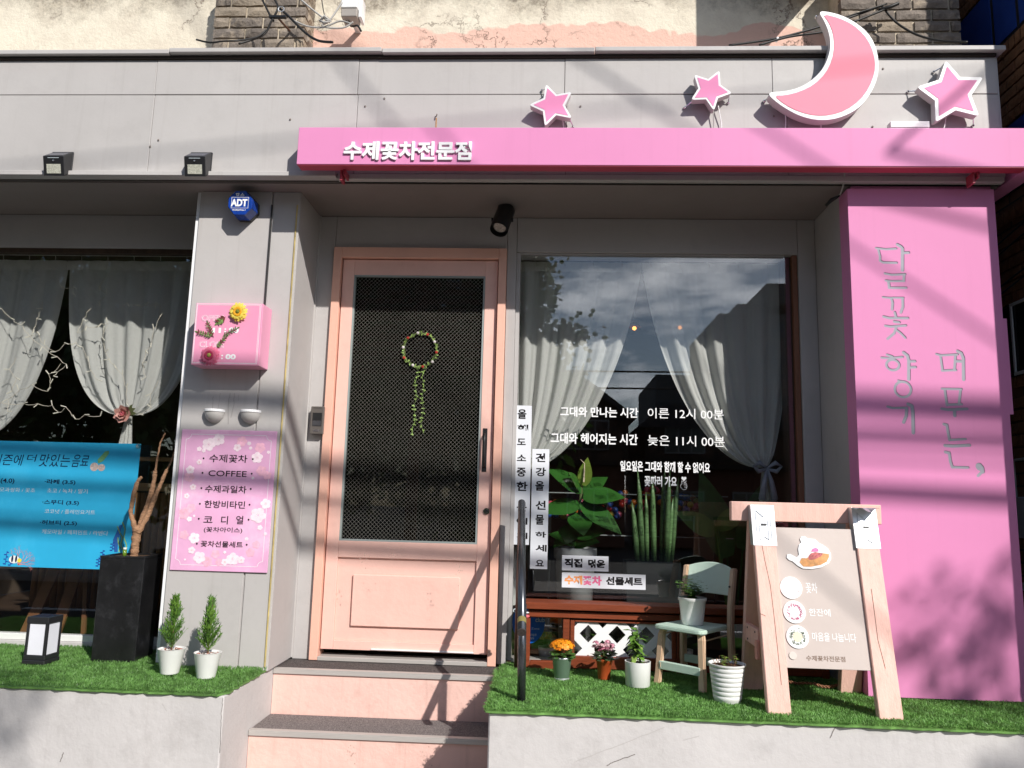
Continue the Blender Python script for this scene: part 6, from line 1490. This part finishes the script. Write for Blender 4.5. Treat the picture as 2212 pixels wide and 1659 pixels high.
cable(yz([(-0.053, 3.599), (-0.029, 3.498), (0, 3.457)], (-.38,)*3), .003, CABLE, 'thin dark cable running straight down to the cable knot')
kn = MB(); (a, b) = [(-0.021, 3.459)][0]
kn.tube([(a-.03, -.39, b), (a, -.41, b+.02), (a+.03, -.39, b), (a, -.41, b-.02), (a-.03, -.39, b+.005)], .007, 6)
tag(kn.build('cable_knot', CABLEG, None, 0, True), 'knot of grey cables beside the left brick pier', 'cable knot')
(a, b) = [(-0.269, 3.445)][0]
cl_ = thing('cable_clamp', 'dark metal clamp holding the black cables on the left brick pier', 'cable clamp', (a, -.3, b))
part('clamp', MB().box(a-.045, a+.05, -.46, -.44, b-.006, b+.008), BLACK, cl_, .002); part('bracket', MB().tube([(a+.01, -.28, b+.03), (a, -.45, b)], .006, 6), mat('rusted_iron', (.10, .05, .03), .8), cl_); part('ring', MB().tube([(a+.02+.016*math.cos(t), -.455, b+.045+.016*math.sin(t)) for t in [i*.63 for i in range(11)]], .003, 5), STEEL, cl_)
(a, b), (c_, d_) = [(0.052, 3.651), (0.156, 3.514)]
db = thing('driver_box', 'white metal driver box on the upper wall right of the left brick pier', 'driver box', (a, -.25, d_))
part('casing', MB().box(a, c_-.012, -.36, -.26, d_+.05, b), WPLAS, db, .003); part('flange', MB().box(c_-.011, c_+.006, -.33, -.25, d_+.012, b), WHITE, db, .002); part('end_cap', MB().box(a+.002, c_-.014, -.355, -.262, d_, d_+.049), mat('cap_grey', (.36, .33, .30), .5), db, .003)
for x in (a+.022, a+.036): part('gland', MB().tube([(x, -.31, d_+.004), (x, -.31, d_-.014)], .005, 8), BLACK, db)
part('mounting_arm', MB().box(a+.02, a+.05, -.259, -.101, d_+.06, d_+.08), STEEL, db)
cable(yz([(0.107, 3.470), (0.134, 3.442), (0.166, 3.425), (0.189, 3.386)], (-.33, -.37, -.40, -.41)), .006, CABLE, 'short black plug lead hanging under the driver box')
for i, (P, ys, lab) in enumerate((([(2.160, 3.235), (2.414, 3.287), (2.656, 3.374), (2.818, 3.444), (3.006, 3.540)], (-.5, -.48, -.45, -.42, -.38), 'upper black cable running from the coping behind the moon to the right pier'),
    ([(2.316, 3.236), (2.478, 3.295), (2.695, 3.347), (2.833, 3.417), (3.013, 3.514)], (-.5, -.48, -.45, -.42, -.38), 'lower black cable running from the coping behind the moon to the right pier'),
    ([(2.770, 3.435), (2.859, 3.470), (3.022, 3.536)], (-.42, -.42, -.40), 'grey-black cable strand reaching the bundle on the right pier'),
    ([(3.014, 3.549), (3.073, 3.442), (3.155, 3.344), (3.253, 3.283), (3.360, 3.234)], (-.36, -.38, -.42, -.46, -.52), 'black cable sagging over the right brick pier to the coping'),
    ([(2.994, 3.526), (3.042, 3.530), (3.091, 3.552)], (-.36, -.38, -.38), 'short stub of cable at the bundle on the right pier'))):
    cable(yz(P, ys), (.006, .006, .004, .006, .010)[i], CABLE, lab)
tag(MB().box(*[v for p in ([(2.410, 3.288), (2.420, 3.276)],) for v in (p[0][0], p[1][0])], -.49, -.46, *sorted([[(2.410, 3.288)][0][1], [(2.420, 3.276)][0][1]])).build('cable_tie', WHITE, None), 'white cable tie on the cables left of the moon', 'cable tie')
cj = thing('wire_junction', 'black taped wire joint in the corner of the soffit beside the pillar sign', 'wire joint', (2.70, -.4, 2.42))
part('taped_joint', MB().tube([(2.66, -.40, 2.40), (2.685, -.42, 2.425), (2.72, -.44, 2.44)], [.006, .011, .005], 8), BLACK, cj, smooth=True)
part('wire', MB().tube([(2.72, -.44, 2.44), (2.715, -.50, 2.47), (2.71, -.54, 2.52)], .004, 6), CABLEG, cj)

# ================================================================= NEIGHBOUR BUILDING (right)
nb = thing('brick_neighbour', 'brown brick building with blue windows rising past the right end of the shop', 'building', (5, 0, -.66))
def brickwall_mat():
    m = bpy.data.materials.new('brown_brick_wall'); m.use_nodes = True; nt = m.node_tree; b = nt.nodes['Principled BSDF']; b.inputs['Roughness'].default_value = .85
    g = nt.nodes.new('ShaderNodeNewGeometry'); sx = nt.nodes.new('ShaderNodeSeparateXYZ'); cb = nt.nodes.new('ShaderNodeCombineXYZ'); ad_ = nt.nodes.new('ShaderNodeMath'); ad_.operation = 'ADD'
    nt.links.new(g.outputs['Position'], sx.inputs[0]); nt.links.new(sx.outputs['X'], ad_.inputs[0]); nt.links.new(sx.outputs['Y'], ad_.inputs[1]); nt.links.new(ad_.outputs[0], cb.inputs['X']); nt.links.new(sx.outputs['Z'], cb.inputs['Y'])
    t = nt.nodes.new('ShaderNodeTexBrick'); t.inputs['Scale'].default_value = 1; t.inputs['Brick Width'].default_value = .2; t.inputs['Row Height'].default_value = .067; t.inputs['Mortar Size'].default_value = .006
    t.inputs['Color1'].default_value = (.24, .115, .055, 1); t.inputs['Color2'].default_value = (.19, .085, .045, 1); t.inputs['Mortar'].default_value = (.07, .05, .035, 1)
    nt.links.new(cb.outputs[0], t.inputs['Vector']); nt.links.new(t.outputs['Color'], b.inputs['Base Color'])
    bp = _nn(nt, 'ShaderNodeBump', Strength=.8, Distance=.01); bp.invert = True; nt.links.new(t.outputs['Fac'], bp.inputs['Height']); nt.links.new(bp.outputs[0], b.inputs['Normal'])
    return m
BWM = brickwall_mat()
NX = 3.76
MB().box(NX+.016, 9, -.98, 7, -.66, 9).build('wall_body', BWM, nb)
BG_ = mat('blue_window_glass', (.02, .06, .30), .12, .6, var=.15, vscale=3)
WZ = [(3.462, 3.872), (2.60, 2.985), (1.592, 1.99)]
nbricks = MB().box(NX+.006, NX+.0158, -.97, .6, .46, .5).build('brickwork', CONC, nb); o0 = org(nbricks)
def place_brick(y, z, w, h, seed):
    me = brick_mesh(round(w, 3), .045, h, .002, seed); key = me.name+'_b'
    m2 = BK.get(key)
    if m2 is None: m2 = me.copy(); m2.materials.clear(); m2.materials.append(BRICKB); BK[key] = m2
    o = bpy.data.objects.new('brick', m2); C.objects.link(o); o.parent = nbricks; o.rotation_euler = (0, 0, -math.pi/2); o.location = Vector((NX, y, z))-o0
rnd = random.Random(9); cnt = 0
def soldier(z0, z1, y0, y1):
    global cnt
    y = y0
    while y < y1: place_brick(y, (z0+z1)/2, .046, round(z1-z0-.004, 3), 1); y += .055; cnt += 1
zones = [(3.05, 3.385, -.52, .08), (2.05, 2.44, -.44, .10), (1.15, 1.52, -.34, .10), (3.95, 4.10, -.2, .40)]
for z0, z1, y0, y1 in zones:
    z = z0; row = 0
    while z+.055 < z1:
        y = y0+(.1 if row % 2 else 0)
        while y < y1: place_brick(y+.09, z+.028, .185, .055, rnd.randrange(3)); y += .195; cnt += 1
        z += .067; row += 1
for z0, z1, y0, y1 in ((3.388, 3.458, -.55, .12), (3.876, 3.945, -.15, .42), (2.988, 3.046, -.5, -.05), (2.444, 2.512, -.44, .08), (1.993, 2.046, -.36, .08), (1.53, 1.588, -.34, .08)): soldier(z0, z1, y0, y1)
for i, (z0, z1) in enumerate(WZ):
    w_ = MB().box(NX+.008, NX+.0158, -.95, .45, z0, z1).build('window', mat('window_frame_dark', (.02, .02, .022), .4), nb)
    for y0, y1 in ((-.93, -.30), (-.27, -.075), (-.045, .43)): link('pane', MB().box(NX+.004, NX+.0076, y0, y1, z0+.02, z1-.012).mesh('pane'), w_, BG_ if i < 2 else mat('dark_window_glass', (.01, .01, .012), .1, .6))
    if i == 2: link('white_frame', MB().box(NX-.004, NX+.0036, -.93, -.035, z0+.001, z0+.018).box(NX-.004, NX+.0036, -.93, -.035, z1-.016, z1-.001).box(NX-.004, NX+.0036, -.05, -.035, z0+.018, z1-.016).mesh('white_frame'), w_, WPLAS)
gm = thing('meter_box', 'pale grey box fixed to the brown brick wall at the right edge', 'meter box', (NX-.05, -.2, .84))
part('box', MB().box(NX-.06, NX+.011, -.45, .02, .735, .945), mat('meter_grey', (.36, .38, .42), .5), gm, .004); part('pipe', MB().tube([(NX-.02, .0, .946), (NX-.02, .0, 1.14), (NX-.02, -.3, 1.15)], .008, 8), CABLEG, gm)
for z, lb2 in ((2.36, 'highest thin cable on the brown brick wall'), (2.30, 'second highest thin cable on the brown brick wall'), (2.12, 'third thin cable on the brown brick wall, above the lowest'), (2.08, 'lowest thin cable on the brown brick wall')): cable([(NX-.02, .14, z-.05), (NX-.03, -.3, z+.02), (NX-.03, -.9, z+.08)], .005, CABLE, lb2, 'cables along the brick neighbour')

# ================================================================= ACROSS THE STREET (seen in the glass, shades the facade)
LEAFT = leaf_translucent('street_tree_leaf', (.035, .085, .018), (.06, .13, .02), .5)
BARKT = mat('street_tree_bark', (.10, .07, .05), .9, .1, var=.3, vscale=12, bump=.6, bscale=40)
def tree(label, x, y, h, blobs, n, lf, seed, group=None):
    t = thing('street_tree', label, 'tree', (x, y, -.7), group); rnd = random.Random(seed)
    part('trunk', MB().tube([(x, y, -.7), (x+.05, y, h*.35), (x-.04, y+.03, h*.7), (x, y, h)], [.14, .11, .08, .04], 9), BARKT, t, smooth=True)
    b = MB()
    for bx_, by_, bz_, br in blobs:
        part('limb', MB().tube([(x, y, h*.55), ((x+bx_)/2, (y+by_)/2, (h*.6+bz_)/2+.2), (bx_, by_, bz_)], [.05, .035, .012], 6), BARKT, t)
        for i in range(int(n*br*br)):
            while True:
                q = Vector((rnd.uniform(-1, 1), rnd.uniform(-1, 1), rnd.uniform(-1, 1)))
                if .25 < q.length < 1 and math.sin(q.x*7+bx_)*math.sin(q.z*6+by_)*math.sin(q.y*5) > -.25: break
            p = Vector((bx_, by_, bz_))+q*br; b.leaf(p, (rnd.uniform(-1, 1), rnd.uniform(-1, 1), rnd.uniform(-1, .6)), (rnd.uniform(-1, 1), rnd.uniform(-1, 1), 1), lf*rnd.uniform(.7, 1.3), lf*.6, .2, 2)
    part('crown', b, LEAFT, t); return t
def shade(x, y, z, t): return (x+.74*t, y-t, z+.88*t)      # where something must stand to shade the point (x,y,z)
a = shade(3.02, -.49, .36, 6.6); b_ = shade(3.30, -.49, .30, 6.6); c_ = shade(3.1, -.92, -.15, 6.6); d_ = shade(3.15, -.49, .12, 6.6)
tree('street tree behind the camera whose leaves shade the foot of the pink pillar sign', a[0]+.9, a[1]-.4, 4.9, [(*a, .17), (*b_, .15), (*d_, .16), (c_[0]+.1, c_[1], c_[2]-.05, .24), (a[0]+1.5, a[1]-.3, a[2]+.5, .9), (a[0]+1.3, a[1]-.5, a[2]-1.1, .8)], 1500, .09, 5)
e_ = shade(-1.12, -.84, -.02, 8)
tree('street tree behind the camera whose leaves shade the left end of the ledge', e_[0]+2.2, e_[1]-.9, 5.8, [(*e_, .22), (e_[0]-.1, e_[1]-.4, e_[2]-.35, .35), (e_[0]+.2, e_[1]-.5, e_[2]-.7, .5)], 1300, .09, 8)
for i, (x, y, h, lab) in enumerate(((-13, -12.0, 6.0, 'leafy tree across the street, farthest left'), (-9.6, -12.6, 6.6, 'leafy tree across the street, second from the left'), (-6.4, -12.2, 6.4, 'leafy tree across the street, left of the pergola'), (-3.4, -12.6, 6.9, 'tall leafy tree across the street, behind the pergola'), (-.6, -12.3, 6.0, 'leafy tree across the street beside the timbered house'))):
    tree(lab, x, y, h*.8, [(x, y, h*.9, 1.9), (x-.8, y+.9, h*.7, 1.8), (x, y, h*.6, 2.0), (x-1.3, y+.2, h*.55, 1.5), (x+1.3, y-.2, h*.5, 1.5), (x, y+.5, h*.28, 1.6)], 420, .30, 40+i, 'trees across the street')
# pergola with slats and ivy
pg = thing('pergola_screen', 'brown slatted timber screen overgrown with ivy across the street', 'pergola', (-.4, -6.2, -.66))
PGW = mat('pergola_timber', (.13, .06, .035), .7, .3, var=.25, vscale=6)
for x in (-2.2, -.6, 1.0): part('post', MB().box(x-.07, x+.07, -6.28, -6.14, -.78, 4.4), PGW, pg, .005)
for i in range(15): part('slat', MB().box(-2.3, 1.07, -6.13, -6.10, 2.55+i*.125, 2.625+i*.125), PGW, pg)
iv = MB(); rnd = random.Random(31)
for i in range(1500):
    x = rnd.uniform(-2.3, 1.15) if rnd.random() < .6 else rnd.gauss(1.05, .14); z = rnd.uniform(2.4, 4.5) if rnd.random() < .6 else rnd.gauss(4.2, .2)
    if x > 1.0: z = rnd.uniform(2.5, 4.4)
    iv.leaf((x, -6.06+rnd.uniform(-.03, .08), z), (rnd.uniform(-1, 1), rnd.uniform(.2, 1), rnd.uniform(-1, .3)), (0, 1, .3), rnd.uniform(.05, .1), .08, .2, 2)
for i in range(260):
    a_ = rnd.uniform(0, 6.28); q = abs(rnd.gauss(0, .16)); iv.leaf((1.42+q*math.cos(a_)*1.6, -6.05, 3.12+q*math.sin(a_)), (rnd.uniform(-1, 1), .3, rnd.uniform(-1, .3)), (0, 1, .3), rnd.uniform(.05, .1), .08, .2, 2)
iv.tube([(1.0, -6.08, 3.0), (1.3, -6.05, 3.15), (1.75, -6.05, 3.25)], .01, 5)
part('ivy', iv, LEAFT, pg)
# houses
HW = mat('house_plaster_brown', (.10, .06, .045), .9, .2, var=.15); HT = mat('house_timber_dark', (.03, .02, .016), .8); HR = mat('house_roof', (.05, .045, .05), .8); HB = mat('house_brick_red', (.14, .055, .035), .9, var=.2)
def house(label, x0, x1, y, h, apex, depth=8, jett=.3):
    t = thing('timbered_house', label, 'house', ((x0+x1)/2, y, -.7), 'half-timbered houses across the street')
    part('ground_floor', MB().box(x0, x1, y-depth, y, -.7, 2.2), HB, t); part('upper_floor', MB().box(x0-.1, x1+.1, y-depth-.1, y+jett, 2.21, h), HW, t)
    xc = (x0+x1)/2
    if apex > h: part('gable', MB().prism([(x0-.1, h+.005), (x1+.1, h+.005), (xc+(x1-x0)*.22, apex-.5), (xc, apex), (xc-(x1-x0)*.25, apex-.6)], y-depth, y+jett-.02), HW, t); part('roof', MB().prism([(x0-.4, h-.05), (x0-.1, h+.004), (xc-(x1-x0)*.25, apex-.6), (xc, apex+.004), (xc+(x1-x0)*.22, apex-.5), (x1+.1, h+.004), (x1+.4, h-.05), (xc+(x1-x0)*.25, apex-.3), (xc, apex+.22), (xc-(x1-x0)*.28, apex-.4)], y-depth-.2, y+jett+.25), HR, t)
    else: part('roof', MB().prism([(x0-.4, h+.005), (x1+.4, h+.005), (x1-.6, h+.9), (x0+.6, h+.9)], y-depth, y+jett+.2), HR, t)
    n = int((x1-x0)/1.1)
    for i in range(n+1):
        x = x0+(x1-x0)*i/n; part('timber', MB().box(x-.08, x+.08, y+jett+.001, y+jett+.05, 2.3, h-.1), HT, t)
        if i < n: part('timber', MB().obox((x+.1, y+jett+.03, h-1.1), (x+(x1-x0)/n-.1, y+jett+.03, h-.15), .06, .02, up=(0, 1, 0)), HT, t)
    for z in (2.3, h-1.15, h-.08): part('timber', MB().box(x0, x1, y+jett+.052, y+jett+.09, z-.08, z+.08), HT, t)
    for fz, yy_ in ((0.3, y), (2.75, y+jett)):
        for i in range(max(1, n//2)):
            xa_ = x0+(x1-x0)*(i+.25)/max(1, n//2); wd = part('window', MB().box(xa_, xa_+1.5, yy_+.01, yy_+.10, fz, fz+1.1), mat('house_window_frame', (.25, .24, .23), .5), t)
            for k_ in range(3): link('pane', MB().box(xa_+.06+k_*.48, xa_+.48+k_*.48, yy_+.101, yy_+.105, fz+.06, fz+1.04).mesh('pane'), wd, mat('house_window_glass', (.03, .035, .045), .1, .6))
    return t
house('timbered house with a peaked gable across the street', -1.6, 4.0, -24, 4.0, 5.6)
house('timbered house with a low roof across the street', 4.9, 12.5, -25, 3.7, 3.0)
def tower(label, x0, x1, y, h, floors, bays, m, steps_=()):
    t = thing('apartment_tower', label, 'apartment building', ((x0+x1)/2, y, -.7), None)
    part('tower_block', MB().box(x0, x1, y-12, y, -.7, h), m, t)
    for a_, b2, hh_ in steps_: part('tower_step', MB().box(a_, b2, y-11, y-.2, h+.01, hh_), m, t)
    for i in range(floors):
        for j in range(bays):
            xa_ = x0+(x1-x0)*(j+.2)/bays; z = 1.5+i*2.9
            if z+1.6 < h: part('window', MB().box(xa_, xa_+(x1-x0)/bays*.6, y+.01, y+.05, z, z+1.5), mat('house_window_glass', (.03, .035, .045), .1, .6), t)
    return t
TG = mat('tower_concrete', (.11, .11, .115), .9, .2, var=.1)
tower('dark apartment block standing behind the low timbered house', 9.5, 13.2, -56, 11.0, 4, 3, TG)
tower('tall stepped apartment block at the right of the reflected skyline', 13.6, 22, -52, 15.0, 5, 5, TG, ((15.0, 22, 15.8), (17.2, 22, 17.4)))
tower('wide grey apartment block farther along the street', 24, 44, -50, 13, 4, 8, TG)
# overhead lines: each is one cable; their soft shadows lie across the facade
def line_through(p, q, r, ext, lab, t=6.2):
    p, q = Vector(shade(*p, t)), Vector(shade(*q, t)); d = (q-p).normalized(); a_, b2 = p-d*ext, q+d*ext; n = 24; pts = []
    for i in range(n+1): pts.append(a_.lerp(b2, i/n))
    return tag(MB().tube(pts, r, 6).build('overhead_cable', CABLE, None), lab, 'overhead cable', 'cables strung over the street')
for p, q, r, t, lab in (((.142, -.52, 3.111), (.414, -.52, 2.771), .010, 6.2, 'steep overhead cable behind the camera whose shadow crosses the beam lettering'), ((1.397, -.52, 3.133), (1.889, -.52, 2.790), .010, 5.0, 'slanting overhead cable whose shadow crosses the beam below the second star'),
    ((-1.674, -.52, 2.525), (-.146, -.52, 2.685), .010, 7.2, 'gently rising overhead cable whose shadow crosses the left of the fascia'), ((3.484, -.52, 3.101), (3.178, -.52, 2.824), .011, 4.7, 'overhead cable whose narrow shadow crosses the large right star'),
    ((-.4, -.49, 1.46), (3.1, -.49, 1.35), .055, 6.4, 'thickest level cable bundle over the street, highest of the level ones'),
    ((-.4, -.49, 1.27), (3.1, -.49, 1.205), .030, 5.4, 'level cable bundle over the street just under the thickest one'), ((-.4, -.49, 1.04), (3.1, -.49, .935), .034, 5.2, 'lowest level cable bundle over the street'), ((-.4, -.49, 1.16), (3.1, -.49, 1.10), .012, 6.0, 'thinnest level cable over the street between two bundles')):
    if abs(p[0]-3.484) < .01:   # the service line that ends on the far pole
        a_, b2 = Vector(shade(*p, t)), Vector(shade(*q, t))
        tag(MB().tube([a_+(a_-b2)*7, a_, b2+(b2-a_)*1.3, Vector((15, -9.9, 9.3))], .016, 6).build('overhead_cable', CABLE, None), lab, 'overhead cable', 'cables strung over the street')
    else: line_through(p, q, r, 9, lab, t)
for x in (-16, 15):
    t = thing('utility_pole', 'concrete utility pole across the street on the %s' % ('left' if x < 0 else 'right'), 'utility pole', (x, -9.9, -.7))
    part('pole', MB().tube([(x, -9.9, -.72), (x, -9.9, 9.5)], [.17, .11], 12), CONC, t, smooth=True); part('crossarm', MB().box(x-.9, x+.9, -9.95, -9.85, 8.4, 8.52), STEEL, t)

for z, lab in ((3.72, 'upper of two level wires in front of the houses across the street'), (3.38, 'lower of two level wires in front of the houses across the street')):
    tag(MB().tube([(-15+i*1.5, -11.0, z-.25*math.sin(math.pi*i/20)) for i in range(21)], .018, 6).build('overhead_cable', CABLE, None), lab, 'overhead cable', 'cables strung over the street')
